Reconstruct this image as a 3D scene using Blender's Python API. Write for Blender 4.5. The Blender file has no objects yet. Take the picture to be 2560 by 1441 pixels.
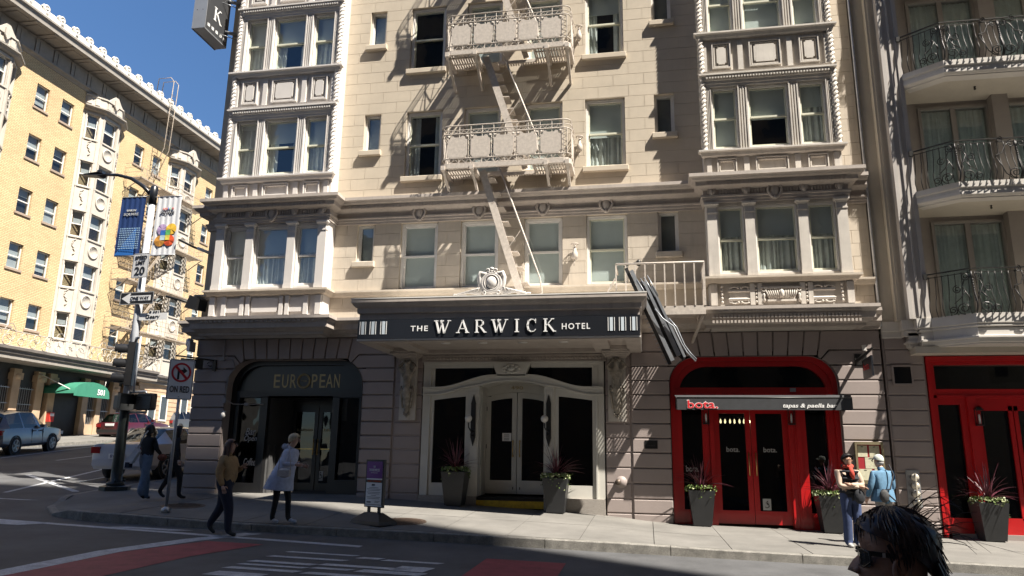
import bpy, math, random
from mathutils import Vector, Matrix
random.seed(7)
R = math.radians
sc = bpy.context.scene
C = sc.collection
# ---------------------------------------------------------------- camera, sky, sun, exposure
CAMR = Matrix(((0.98389583, 0.17812176, 0.01488748), (-0.02576984, 0.22377784, -0.97429944), (-0.17687542, 0.9582255, 0.22476425)))
FPX = 1834.16
cam = bpy.data.objects.new('camera', bpy.data.cameras.new('camera'))
C.objects.link(cam)
cam.data.sensor_width = 36; cam.data.lens = FPX / 2560 * 36
cam.data.clip_start = .05; cam.data.clip_end = 1500
m4 = Matrix((CAMR[0], -CAMR[1], -CAMR[2])).transposed().to_4x4()
cam.matrix_world = m4
sc.camera = cam
SUN = Vector((.61, -.315, 1)).normalized()
w = bpy.data.worlds.new('World'); sc.world = w; w.use_nodes = True
nt = w.node_tree; bg = nt.nodes['Background']
sky = nt.nodes.new('ShaderNodeTexSky'); sky.sky_type = 'NISHITA'; sky.sun_disc = False
sky.sun_elevation = math.asin(SUN.z); sky.sun_rotation = math.atan2(-SUN.x, SUN.y)
sky.altitude = 300; sky.air_density = 1.0; sky.dust_density = 0.0; sky.ozone_density = 6.0
hs_ = nt.nodes.new('ShaderNodeHueSaturation'); hs_.inputs['Saturation'].default_value = 1.07; nt.links.new(sky.outputs[0], hs_.inputs['Color']); nt.links.new(hs_.outputs[0], bg.inputs[0]); bg.inputs[1].default_value = .05
sl = bpy.data.lights.new('sun', 'SUN'); sl.energy = 5.0; sl.angle = R(.53); sl.color = (1, .93, .82)
so = bpy.data.objects.new('sun', sl); C.objects.link(so); so.rotation_euler = SUN.to_track_quat('Z', 'Y').to_euler(); so.location = (20, -10, 40)
sc.view_settings.view_transform = 'Standard'; sc.view_settings.look = 'None'
sc.view_settings.exposure = 1.42; sc.view_settings.gamma = 1; sc.view_settings.use_curve_mapping = False
sc.cycles.max_bounces = 8; sc.cycles.transparent_max_bounces = 12; sc.cycles.diffuse_bounces = 4
sc.cycles.caustics_reflective = False; sc.cycles.caustics_refractive = False

# ---------------------------------------------------------------- measuring: a photo pixel on a known plane
def ray(px, py): return CAMR.transposed() @ Vector(((px - 1280) / FPX, (py - 720.5) / FPX, 1))
def at(px, py, Y): r = ray(px, py); return r * (Y / r.y)
def atx(px, py, X): r = ray(px, py); return r * (X / r.x)

# ---------------------------------------------------------------- objects
def tag(o, label=None, cat=None, group=None, kind=None):
    if label: o['label'] = label
    if cat: o['category'] = cat
    if group: o['group'] = group
    if kind: o['kind'] = kind
    return o
def thing(name, label, cat, loc=(0, 0, 0), rz=0, group=None):
    o = bpy.data.objects.new(name, None); C.objects.link(o); o.empty_display_size = .2
    o.location = loc; o.rotation_euler = (0, 0, rz)
    return tag(o, label, cat, group)
def link(name, me, parent=None, loc=None, rot=None, kind=None):
    o = bpy.data.objects.new(name, me); C.objects.link(o)
    if parent: o.parent = parent
    if loc is not None: o.location = loc
    if rot is not None: o.rotation_euler = rot
    if kind: o['kind'] = kind
    return o
def copy_tree(o, parent=None):
    c = o.copy(); C.objects.link(c); c.parent = parent
    for ch in list(o.children): copy_tree(ch, c)
    return c

class MB:
    def __init__(s): s.v = []; s.f = []; s.m = []; s.s = []; s.cm = 0
    def add(s, vs, fs, smooth=False):
        b = len(s.v); s.v += [tuple(v) for v in vs]
        for f in fs: s.f.append([i + b for i in f]); s.m.append(s.cm); s.s.append(smooth)
        return s
    def box(s, x0, x1, y0, y1, z0, z1):
        if x0 > x1: x0, x1 = x1, x0
        if y0 > y1: y0, y1 = y1, y0
        if z0 > z1: z0, z1 = z1, z0
        return s.add([(x0, y0, z0), (x1, y0, z0), (x1, y1, z0), (x0, y1, z0), (x0, y0, z1), (x1, y0, z1), (x1, y1, z1), (x0, y1, z1)],
            [(0, 3, 2, 1), (4, 5, 6, 7), (0, 1, 5, 4), (1, 2, 6, 5), (2, 3, 7, 6), (3, 0, 4, 7)])
    def bevbox(s, x0, x1, y0, y1, z0, z1, b=.01):   # front (-y) edges chamfered
        vs = [(x0, y1, z0), (x1, y1, z0), (x1, y1, z1), (x0, y1, z1), (x0, y0 + b, z0), (x1, y0 + b, z0), (x1, y0 + b, z1), (x0, y0 + b, z1),
              (x0 + b, y0, z0 + b), (x1 - b, y0, z0 + b), (x1 - b, y0, z1 - b), (x0 + b, y0, z1 - b)]
        return s.add(vs, [(8, 9, 10, 11), (4, 5, 9, 8), (5, 6, 10, 9), (6, 7, 11, 10), (7, 4, 8, 11), (0, 1, 5, 4), (1, 2, 6, 5), (2, 3, 7, 6), (3, 0, 4, 7)])
    def bar(s, a, b, w, h, up=(0, 0, 1)):           # rectangular bar from a to b
        a = Vector(a); b = Vector(b); d = (b - a).normalized(); u = Vector(up)
        if abs(d.dot(u)) > .98: u = Vector((0, 1, 0))
        x = d.cross(u).normalized() * (w / 2); u = x.cross(d).normalized() * (h / 2)
        return s.add([a - x - u, a + x - u, a + x + u, a - x + u, b - x - u, b + x - u, b + x + u, b - x + u],
            [(0, 1, 2, 3), (7, 6, 5, 4), (0, 4, 5, 1), (1, 5, 6, 2), (2, 6, 7, 3), (3, 7, 4, 0)])
    def tube(s, pts, r, n=6, closed=False, cap=True):
        pts = [Vector(p) for p in pts]; k = len(pts); rs = r if isinstance(r, (list, tuple)) else [r] * k
        vs = []; u = None
        for i, p in enumerate(pts):
            if closed: d = pts[(i + 1) % k] - pts[i - 1]
            else: d = pts[min(i + 1, k - 1)] - pts[max(i - 1, 0)]
            d.normalize()
            if u is None: u = d.cross(Vector((.13, .31, .94)) if abs(d.z) < .9 else Vector((1, .1, 0))).normalized()
            else: u = (u - d * u.dot(d)).normalized()
            v = d.cross(u)
            for j in range(n):
                t = 2 * math.pi * j / n; vs.append(p + (u * math.cos(t) + v * math.sin(t)) * rs[i])
        fs = []
        for i in range(k if closed else k - 1):
            a = i * n; b = ((i + 1) % k) * n
            for j in range(n): fs.append((a + j, a + (j + 1) % n, b + (j + 1) % n, b + j))
        if cap and not closed: fs += [tuple(range(n))[::-1], tuple(range((k - 1) * n, k * n))]
        return s.add(vs, fs, n > 4)
    def lathe(s, prof, cx=0, cy=0, n=12, axis='z', sx=1, sy=1, smooth=True):
        vs = []; fs = []
        for r, z in prof:
            for j in range(n):
                t = 2 * math.pi * j / n; a = cx + r * sx * math.cos(t); b = cy + r * sy * math.sin(t)
                vs.append((a, b, z) if axis == 'z' else ((a, z, b) if axis == 'y' else (z, a, b)))
        for i in range(len(prof) - 1):
            for j in range(n): fs.append((i * n + j, i * n + (j + 1) % n, (i + 1) * n + (j + 1) % n, (i + 1) * n + j))
        fs.append(tuple(range(n))[::-1]); k = (len(prof) - 1) * n; fs.append(tuple(range(k, k + n)))
        return s.add(vs, fs, smooth)
    def ball(s, c, rx, ry, rz, n=10, k=6):
        prof = [(math.sin(math.pi * i / k), -math.cos(math.pi * i / k)) for i in range(k + 1)]
        vs = []; fs = []
        for r, z in prof:
            for j in range(n):
                t = 2 * math.pi * j / n; vs.append((c[0] + rx * r * math.cos(t), c[1] + ry * r * math.sin(t), c[2] + rz * z))
        for i in range(k):
            for j in range(n): fs.append((i * n + j, i * n + (j + 1) % n, (i + 1) * n + (j + 1) % n, (i + 1) * n + j))
        return s.add(vs, fs, True)
    def prism(s, pts, y0, y1):                      # polygon (x,z) extruded in y
        n = len(pts); vs = [(x, y0, z) for x, z in pts] + [(x, y1, z) for x, z in pts]
        return s.add(vs, [tuple(range(n)), tuple(range(n, 2 * n))[::-1]] + [(i, i + n, (i + 1) % n + n, (i + 1) % n) for i in range(n)])
    def prismx(s, pts, x0, x1):                     # polygon (y,z) extruded in x
        n = len(pts); vs = [(x0, y, z) for y, z in pts] + [(x1, y, z) for y, z in pts]
        return s.add(vs, [tuple(range(n)), tuple(range(n, 2 * n))[::-1]] + [(i, i + n, (i + 1) % n + n, (i + 1) % n) for i in range(n)])
    def ribbon(s, xs, lo, hi, y0, y1):              # band between two curves z=lo(x), z=hi(x)
        for a, b in zip(xs[:-1], xs[1:]):
            s.add([(a, y0, lo(a)), (b, y0, lo(b)), (b, y0, hi(b)), (a, y0, hi(a)), (a, y1, lo(a)), (b, y1, lo(b)), (b, y1, hi(b)), (a, y1, hi(a))],
                [(0, 1, 2, 3), (7, 6, 5, 4), (0, 4, 5, 1), (3, 2, 6, 7)])
        a = xs[0]; b = xs[-1]
        return s.add([(a, y0, lo(a)), (a, y1, lo(a)), (a, y1, hi(a)), (a, y0, hi(a)), (b, y0, lo(b)), (b, y1, lo(b)), (b, y1, hi(b)), (b, y0, hi(b))], [(0, 3, 2, 1), (4, 5, 6, 7)])
    def mould(s, path, prof, side=1):               # profile (offset,z) swept along a plan path, mitred
        n = len(path); P = [Vector((p[0], p[1])) for p in path]; rows = []
        for i in range(n):
            dirs = []
            if i > 0: dirs.append((P[i] - P[i - 1]).normalized())
            if i < n - 1: dirs.append((P[i + 1] - P[i]).normalized())
            ns = [Vector((d.y, -d.x)) * side for d in dirs]
            if len(ns) == 1: off = ns[0]
            else:
                off = ns[0] + ns[1]; off = off / max(.2, (1 + ns[0].dot(ns[1])))
            rows.append([(P[i].x + off.x * o, P[i].y + off.y * o, z) for o, z in prof])
        k = len(prof); vs = [v for r in rows for v in r]; fs = []
        for i in range(n - 1):
            for j in range(k - 1): fs.append((i * k + j, i * k + j + 1, (i + 1) * k + j + 1, (i + 1) * k + j))
        fs += [tuple(range(k)), tuple(range((n - 1) * k, n * k))[::-1]]
        return s.add(vs, fs)
    def xf(s, mat):
        s.v = [tuple(mat @ Vector(v)) for v in s.v]; return s
    def mesh(s, name, mats):
        me = bpy.data.meshes.new(name); me.from_pydata(s.v, [], s.f)
        if not isinstance(mats, (list, tuple)): mats = [mats]
        for m in mats: me.materials.append(m)
        me.polygons.foreach_set('material_index', s.m); me.polygons.foreach_set('use_smooth', s.s)
        me.update()
        fix_normals(me)
        return me
    def build(s, name, mats, parent=None, **k): return link(name, s.mesh(name, mats), parent, **k)
import bmesh
def fix_normals(me):
    bm = bmesh.new(); bm.from_mesh(me); bmesh.ops.recalc_face_normals(bm, faces=bm.faces); bm.to_mesh(me); bm.free()

# ---------------------------------------------------------------- materials
def mat(name, col, rough=.7, metal=0, var=.12, vscale=3.0, bump=0, bscale=40, streak=0, spec=.5, col2=None, coat=0, grain=0):
    m = bpy.data.materials.new(name); m.use_nodes = True; t = m.node_tree; N = t.nodes; L = t.links
    b = N['Principled BSDF']; b.inputs['Roughness'].default_value = rough; b.inputs['Metallic'].default_value = metal
    b.inputs['Specular IOR Level'].default_value = spec
    if coat: b.inputs['Coat Weight'].default_value = coat; b.inputs['Coat Roughness'].default_value = .03
    c4 = (*col, 1)
    if not var and not streak and not col2 and not grain:
        b.inputs['Base Color'].default_value = c4
    tc = None
    if var or streak or bump or col2 or grain:
        tc = N.new('ShaderNodeNewGeometry').outputs['Position']
    if var or streak or col2 or grain:
        n = N.new('ShaderNodeTexNoise'); n.inputs['Scale'].default_value = vscale; n.inputs['Detail'].default_value = 6; n.inputs['Roughness'].default_value = .65
        L.new(tc, n.inputs['Vector'])
        r = N.new('ShaderNodeValToRGB'); L.new(n.outputs['Fac'], r.inputs[0])
        d = col2 if col2 else tuple(x * (1 - var * 1.6) for x in col); u = tuple(min(1, x * (1 + var)) for x in col)
        r.color_ramp.elements[0].position = .32; r.color_ramp.elements[0].color = (*d, 1)
        r.color_ramp.elements[1].position = .68; r.color_ramp.elements[1].color = (*u, 1)
        out = r.outputs[0]
        if grain:
            g = N.new('ShaderNodeTexNoise'); g.inputs['Scale'].default_value = bscale; g.inputs['Detail'].default_value = 3; L.new(tc, g.inputs['Vector'])
            mr = N.new('ShaderNodeMapRange'); mr.inputs[1].default_value = .3; mr.inputs[2].default_value = .7; mr.inputs[3].default_value = 1 - grain; mr.inputs[4].default_value = 1 + grain; L.new(g.outputs['Fac'], mr.inputs[0])
            mx = N.new('ShaderNodeMix'); mx.data_type = 'RGBA'; mx.blend_type = 'MULTIPLY'; mx.inputs[0].default_value = 1
            L.new(out, mx.inputs[6]); L.new(mr.outputs[0], mx.inputs[7]); out = mx.outputs[2]
        if streak:
            mp = N.new('ShaderNodeMapping'); mp.inputs['Scale'].default_value = (9, 9, .55); L.new(tc, mp.inputs[0])
            n2 = N.new('ShaderNodeTexNoise'); n2.inputs['Scale'].default_value = 1; n2.inputs['Detail'].default_value = 7; n2.inputs['Roughness'].default_value = .7; L.new(mp.outputs[0], n2.inputs['Vector'])
            mr = N.new('ShaderNodeMapRange'); mr.inputs[1].default_value = .52; mr.inputs[2].default_value = .8; mr.inputs[3].default_value = 0; mr.inputs[4].default_value = streak; L.new(n2.outputs['Fac'], mr.inputs[0])
            mx = N.new('ShaderNodeMix'); mx.data_type = 'RGBA'; L.new(mr.outputs[0], mx.inputs[0]); L.new(out, mx.inputs[6]); mx.inputs[7].default_value = tuple(x * .35 for x in col) + (1,)
            out = mx.outputs[2]
        L.new(out, b.inputs['Base Color'])
    if bump:
        n3 = N.new('ShaderNodeTexNoise'); n3.inputs['Scale'].default_value = bscale; n3.inputs['Detail'].default_value = 5; L.new(tc, n3.inputs['Vector'])
        bp = N.new('ShaderNodeBump'); bp.inputs['Strength'].default_value = bump; bp.inputs['Distance'].default_value = .01
        L.new(n3.outputs['Fac'], bp.inputs['Height']); L.new(bp.outputs[0], b.inputs['Normal'])
    return m
def glass(name, tint=(.86, .92, .92), refl=1.0, tr=.97, r0=.09):
    m = bpy.data.materials.new(name); m.use_nodes = True; t = m.node_tree; N = t.nodes; L = t.links
    N.remove(N['Principled BSDF']); out = N['Material Output']
    g = N.new('ShaderNodeBsdfGlossy'); g.inputs['Roughness'].default_value = .015; g.inputs['Color'].default_value = (refl, refl, refl, 1)
    a = N.new('ShaderNodeBsdfTransparent'); a.inputs['Color'].default_value = (tint[0] * tr, tint[1] * tr, tint[2] * tr, 1)
    p = N.new('ShaderNodeNewGeometry'); dt = N.new('ShaderNodeVectorMath'); dt.operation = 'DOT_PRODUCT'; L.new(p.outputs['Incoming'], dt.inputs[0]); L.new(p.outputs['True Normal'], dt.inputs[1])
    def mth(op, x, v=None):
        q = N.new('ShaderNodeMath'); q.operation = op; L.new(x, q.inputs[0])
        if v is not None: q.inputs[1].default_value = v
        return q.outputs[0]
    u = mth('ABSOLUTE', dt.outputs['Value']); q = N.new('ShaderNodeMath'); q.operation = 'SUBTRACT'; q.inputs[0].default_value = 1; L.new(u, q.inputs[1])
    fac = mth('ADD', mth('MULTIPLY', mth('POWER', q.outputs[0], 5), .85), r0)
    n = N.new('ShaderNodeTexNoise'); n.inputs['Scale'].default_value = 1.3; n.inputs['Detail'].default_value = 2
    L.new(p.outputs['Position'], n.inputs['Vector'])
    bp = N.new('ShaderNodeBump'); bp.inputs['Strength'].default_value = .12; bp.inputs['Distance'].default_value = .05
    L.new(n.outputs['Fac'], bp.inputs['Height']); L.new(bp.outputs[0], g.inputs['Normal'])
    x = N.new('ShaderNodeMixShader'); L.new(fac, x.inputs[0]); L.new(a.outputs[0], x.inputs[1]); L.new(g.outputs[0], x.inputs[2]); L.new(x.outputs[0], out.inputs[0])
    return m
def emit(name, col, st):
    m = bpy.data.materials.new(name); m.use_nodes = True; b = m.node_tree.nodes['Principled BSDF']
    b.inputs['Base Color'].default_value = (*col, 1); b.inputs['Emission Color'].default_value = (*col, 1); b.inputs['Emission Strength'].default_value = st
    return m
CREAM = mat('cream_stucco', (.53, .462, .37), .85, var=.05, vscale=1.6, bump=.35, bscale=70, streak=.10)
CREAM2 = mat('cream_stucco_lower', (.51, .45, .375), .85, var=.07, vscale=2, bump=.35, bscale=70, streak=.3)
BAYP = mat('bay_paint', (.60, .57, .545), .6, var=.04, vscale=2.5, bump=.1, bscale=60, streak=.08)
BAYP2 = mat('worn_stone_paint', (.55, .51, .46), .7, var=.08, vscale=3, bump=.2, bscale=60, streak=.5)
CORN = mat('cornice_paint', (.44, .39, .35), .7, var=.08, vscale=3, bump=.2, bscale=60, streak=.35)
TAUPE = mat('taupe_paint', (.315, .265, .25), .6, var=.04, vscale=2, bump=.15, bscale=50, streak=.06)
WHITE = mat('white_trim', (.70, .68, .65), .45, var=.05, vscale=4)
SASH = mat('pale_green_sash', (.62, .62, .50), .45, var=.04, vscale=4)
ENTW = mat('entrance_white', (.56, .545, .50), .4, var=.04, vscale=3)
FEP = mat('fire_escape_paint', (.52, .465, .41), .6, var=.12, vscale=14, bump=.3, bscale=60)
GLASS = glass('window_glass', refl=.95)
DGLASS = glass('dark_shop_glass', tint=(.5, .52, .52), refl=.6, tr=.6, r0=.06)
CURT = mat('curtain_cloth', (.70, .71, .69), .9, var=.1, vscale=6)
BLIND = mat('roller_blind', (.62, .64, .63), .9, var=.02)
ROOM = mat('dark_interior', (.035, .034, .033), .9, var=.2)
BLACK = mat('black_paint', (.012, .012, .013), .35, var=.1)
NAVY = mat('sign_navy', (.012, .014, .019), .35, var=.05)
LETW = mat('letter_white', (.80, .80, .80), .5, var=0)
STEEL = mat('sign_steel', (.50, .51, .54), .35, metal=.6, var=.04)
GALV = mat('galvanised', (.42, .43, .45), .45, metal=.7, var=.12, vscale=9)
RED = mat('red_paint', (.46, .010, .012), .35, var=.06, vscale=3, coat=.2)
GOLD = mat('brass', (.60, .42, .16), .3, metal=.9, var=.1)
IRON = mat('wrought_iron', (.03, .029, .028), .4, var=.1, metal=.4)
STONE = mat('statue_stone', (.30, .265, .22), .8, var=.35, vscale=9, bump=.5, bscale=40)
GRAN = mat('speckled_granite', (.34, .31, .28), .6, var=.35, vscale=70, grain=.3, bscale=120)

# ---------------------------------------------------------------- text
def text_mesh(txt, size, mats, depth=.004, shear=0, bold=0, spacing=1.0, align='LEFT', name='lettering'):
    cu = bpy.data.curves.new(name, 'FONT'); cu.body = txt; cu.size = size; cu.extrude = depth; cu.shear = shear; cu.offset = bold; cu.space_character = spacing; cu.align_x = align
    cu.resolution_u = 3
    ob = bpy.data.objects.new('tmp', cu); C.objects.link(ob)
    me = bpy.data.meshes.new_from_object(ob.evaluated_get(bpy.context.evaluated_depsgraph_get()))
    bpy.data.objects.remove(ob); bpy.data.curves.remove(cu); me.name = name
    me.materials.clear(); me.materials.append(mats)
    return me
def fit_text(txt, x0, x1, z0, z1, Y, m, parent, name='lettering', rz=0, **k):
    """text facing -Y, its letters filling x0..x1 by z0..z1"""
    me = text_mesh(txt, 1, m, depth=.006 / max(.01, (z1 - z0)) * .7, name=name, **k)
    xs = [v.co.x for v in me.vertices]; ys = [v.co.y for v in me.vertices]
    ax, bx, ay, by = min(xs), max(xs), min(ys), max(ys)
    for v in me.vertices:
        v.co = (x0 + (v.co.x - ax) / (bx - ax) * (x1 - x0), Y - v.co.z * (z1 - z0), z0 + (v.co.y - ay) / (by - ay) * (z1 - z0))
    return link(name, me, parent)
SERIF = {  # strokes (x0,y0,x1,y1,width) and serifs (x,y,halfwidth) on a unit-height letter
 'W': (1.25, [(.1, 1, .36, 0, .13), (.36, 0, .62, .95, .06), (.5, .98, .76, 0, .13), (.76, 0, 1.12, 1, .06)], [(.1, .97, .15), (.56, .97, .14), (1.12, .97, .13)]),
 'A': (.95, [(.12, 0, .48, 1, .06), (.46, 1, .84, 0, .13), (.25, .33, .7, .33, .05)], [(.12, .03, .14), (.84, .03, .15)]),
 'R': (.85, [(.17, 0, .17, 1, .13), (.2, .97, .48, .97, .05), (.48, .97, .63, .86, .09), (.63, .86, .63, .66, .12), (.63, .66, .48, .52, .09), (.2, .5, .48, .5, .05), (.42, .5, .8, 0, .13)], [(.17, .03, .15), (.17, .97, .12), (.82, .03, .09)]),
 'I': (.42, [(.21, 0, .21, 1, .13)], [(.21, .03, .16), (.21, .97, .16)]),
 'C': (.85, [(.74, .8, .62, .94, .06), (.62, .94, .42, .97, .06), (.42, .97, .22, .84, .1), (.22, .84, .13, .5, .13), (.13, .5, .22, .16, .13), (.22, .16, .42, .03, .1), (.42, .03, .62, .05, .06), (.62, .05, .76, .2, .05), (.74, .99, .74, .7, .04)], []),
 'K': (.92, [(.17, 0, .17, 1, .13), (.2, .44, .68, .98, .06), (.36, .6, .82, 0, .13)], [(.17, .03, .15), (.17, .97, .15), (.7, .97, .12), (.84, .03, .12)]),
}
def serif_word(mb, word, x, z, h, y0, y1, gap=.3, squeeze=1):
    for ch in word:
        adv, st, sf = SERIF[ch]
        for a, b, c, d, wd in st:
            A = Vector((a * squeeze, b)); B = Vector((c * squeeze, d)); t = (B - A).normalized(); n = Vector((-t.y, t.x)) * wd * .5
            e = t * (wd * .25 if b not in (0, 1) else 0); e2 = t * (wd * .25 if d not in (0, 1) else 0)
            P = [A - e - n, B + e2 - n, B + e2 + n, A - e + n]

            mb.prism([(x + p.x * h, z + p.y * h) for p in P], y0, y1)
        for a, b, hw in sf: mb.box(x + (a * squeeze - hw) * h, x + (a * squeeze + hw) * h, y0 - .001, y1, z + (b - .03) * h, z + (b + .03) * h)
        x += (adv * squeeze + gap) * h
    return x
def rects(x0, x1, z0, z1, holes):
    """rectangle minus rectangular holes, as rectangles"""
    zs = sorted({z0, z1, *[h[2] for h in holes if z0 < h[2] < z1], *[h[3] for h in holes if z0 < h[3] < z1]}); out = []
    for a, b in zip(zs[:-1], zs[1:]):
        m = (a + b) / 2; iv = sorted([(max(x0, h[0]), min(x1, h[1])) for h in holes if h[2] < m < h[3] and h[1] > x0 and h[0] < x1]); x = x0
        for p, q in iv:
            if p - x > 1e-4: out.append((x, p, a, b))
            x = max(x, q)
        if x1 - x > 1e-4: out.append((x, x1, a, b))
    return out
# ---------------------------------------------------------------- ground: roads, kerbs, pavements, markings
def lerp_tab(x, xs, zs):
    if x <= xs[0]: return zs[0]
    for i in range(len(xs) - 1):
        if x <= xs[i + 1]: return zs[i] + (zs[i + 1] - zs[i]) * (x - xs[i]) / (xs[i + 1] - xs[i])
    return zs[-1]
def road_z(X, Y):
    X = min(max(X, -26), 34)
    z = -1.45 - .02 * (X + 3) + .028 * (max(-6, min(Y, 13.5)) - 12.8)
    if Y > 13.5:
        t = min(1, max(0, (-10 - X) / 2)); z += (.066 * t + .02 * (1 - t)) * (Y - 13.5)
    return z
KX = [-40, -9.9, -7.6, -4.3, -.4, 1.05, 5.3, 30]; KZ = [-.95, -1.14, -1.24, -1.28, -1.35, -1.40, -1.48, -1.97]
FX = [-30, -11.3, -6.8, -3.9, -1, .5, 5.85, 30]; FZ = [-.8, -.97, -.95, -1.07, -1.21, -1.36, -1.46, -1.95]
def walk_z(X, Y):
    t = (Y - 12.8) / 4.2; k = lerp_tab(X, KX, KZ); f = lerp_tab(X, FX, FZ)
    return k + (f - k) * t
def corner_z(X, Y):
    a = walk_z(X, min(Y, 17)) + (.066 * (Y - 17) if Y > 17 else 0)
    return a
def hit(px, py, fn):
    r = ray(px, py); lo, hi = 3.0, 60.0
    for i in range(40):
        m = (lo + hi) / 2; p = r * m
        if p.z < fn(p.x, p.y): hi = m
        else: lo = m
    return r * hi

ASPH = mat('asphalt', (.082, .083, .087), .8, var=.22, vscale=.9, bump=.5, bscale=160, grain=.35)
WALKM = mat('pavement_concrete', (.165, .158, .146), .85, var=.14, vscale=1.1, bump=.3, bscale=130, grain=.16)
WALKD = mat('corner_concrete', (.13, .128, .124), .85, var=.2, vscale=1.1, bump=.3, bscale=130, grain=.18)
KERBM = mat('granite_kerb', (.21, .20, .18), .8, var=.25, vscale=6, bump=.5, bscale=70, grain=.3)
PAINT = mat('road_paint_white', (.46, .47, .49), .7, var=.2, vscale=7, grain=.3, bscale=60)
REDP = mat('road_paint_red', (.27, .052, .062), .75, var=.16, vscale=4, grain=.25, bscale=90)
MHM = mat('manhole_iron', (.12, .085, .065), .6, metal=.4, var=.25, vscale=20, bump=.8, bscale=60)

def sheet(name, xs, ys, fn, m, parent=None, kind='structure', off=0):
    b = MB(); n = len(ys); vs = [(x, y, fn(x, y) + off) for x in xs for y in ys]
    fs = [(i * n + j, (i + 1) * n + j, (i + 1) * n + j + 1, i * n + j + 1) for i in range(len(xs) - 1) for j in range(n - 1)]
    b.add(vs, fs, True); return b.build(name, m, parent, kind=kind)
fr = lambda a, b, n: [a + (b - a) * i / n for i in range(n + 1)]
road = sheet('road', fr(-300, -40, 13) + fr(-36, 40, 76) + fr(50, 300, 12), fr(-200, -8, 12) + fr(-6, 14, 40) + fr(15, 60, 30) + fr(70, 300, 20), road_z, ASPH)

def patch(name, pts, m, parent=road, off=.005, seg=.35):
    """painted marking: plan polygon (4 corners, a-b-c-d) draped on the road"""
    a, b, c, d = [Vector((p[0], p[1])) for p in pts]
    nu = max(1, int(max((b - a).length, (c - d).length) / seg)); nv = max(1, int(max((d - a).length, (c - b).length) / seg)); mb = MB(); vs = []
    for i in range(nu + 1):
        for j in range(nv + 1):
            p = (a.lerp(b, i / nu)).lerp(d.lerp(c, i / nu), j / nv); vs.append((p.x, p.y, road_z(p.x, p.y) + off))
    mb.add(vs, [(i * (nv + 1) + j, (i + 1) * (nv + 1) + j, (i + 1) * (nv + 1) + j + 1, i * (nv + 1) + j + 1) for i in range(nu) for j in range(nv)])
    return mb.build(name, m, parent)
# stop line and transit lane blocks
STOP = [(-8.35, 6.4), (-8.02, 8.3), (-7.96, 10.1), (-7.56, 11.5), (-7.06, 12.55)]
for i in range(4):
    (x0, y0), (x1, y1) = STOP[i], STOP[i + 1]
    patch('stop_line', [(x0, y0), (x1, y1), (x1 + .34, y1), (x0 + .34, y0)], PAINT)
patch('red_lane_block', [(-7.75, 6.8), (-7.60, 10.1), (-6.5, 10.1), (-6.75, 6.8)], REDP)
patch('red_lane_block', [(-7.60, 10.102), (-7.1, 11.48), (-6.1, 11.48), (-6.5, 10.102)], REDP)
patch('red_lane_block', [(-2.5, 7.5), (-2.44, 11.46), (-1.24, 11.46), (-1.25, 7.5)], REDP)
patch('crosswalk_line', [(-16.0, 12.6), (-16.0, 12.78), (-4.6, 11.93), (-4.6, 11.76)], PAINT)
for x0, x1, y0, y1 in ((-9.6, -8.0, 12.28, 12.47), (-13.4, -10.8, 11.9, 12.3), (-17, -14, 14.1, 14.5), (-15.5, -13.6, 15.0, 15.1), (-21, -17.5, 14.2, 14.7)):
    patch('crosswalk_bar', [(x0, y0), (x0 + .3, y1), (x1, y1), (x1 - .3, y0)], PAINT, off=.007)
# stencilled lane letters, read from the lane (long strokes along the street)
for k, (x0, x1, y0, y1) in enumerate([(-5.46, -4.36, 10.93, 11.03), (-5.53, -4.35, 10.48, 10.6), (-4.27, -3.92, 10.78, 10.92), (-3.86, -3.0, 10.72, 10.84),
        (-5.58, -4.62, 10.02, 10.16), (-5.6, -4.62, 9.78, 9.88), (-5.62, -4.6, 9.48, 9.62), (-4.55, -3.35, 10.1, 10.24), (-3.5, -3.02, 10.05, 10.42), (-4.55, -4.0, 9.83, 9.95),
        (-3.9, -3.0, 9.8, 10.0), (-4.5, -3.0, 9.45, 9.6), (-5.6, -4.9, 9.0, 9.28), (-4.8, -3.4, 8.9, 9.05), (-5.5, -4.0, 8.5, 8.65), (-3.6, -3.0, 8.4, 8.9), (-5.3, -3.1, 7.9, 8.05)]):
    patch('lane_letter_stroke', [(x0, y0), (x0 + .08, y1), (x1 + .08, y1), (x1, y0)], PAINT, off=.006)
# cross street lane lines
def line_px(name, a, b, wd):
    A = hit(*a, road_z); B = hit(*b, road_z); d = Vector((B.x - A.x, B.y - A.y)).normalized(); n = Vector((-d.y, d.x)) * wd / 2
    patch(name, [(A.x - n.x, A.y - n.y), (B.x - n.x, B.y - n.y), (B.x + n.x, B.y + n.y), (A.x + n.x, A.y + n.y)], PAINT, off=.006, seg=.8)
line_px('lane_line', (0, 1146), (320, 1107), .12); line_px('lane_line', (140, 1152), (253, 1138), .12)
line_px('lane_line', (12, 1232), (300, 1164), .13); line_px('lane_line', (195, 1206), (300, 1187), .1)
line_px('lane_line', (70, 1188), (190, 1230), .16); line_px('lane_line', (262, 1112), (420, 1092), .12)

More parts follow.
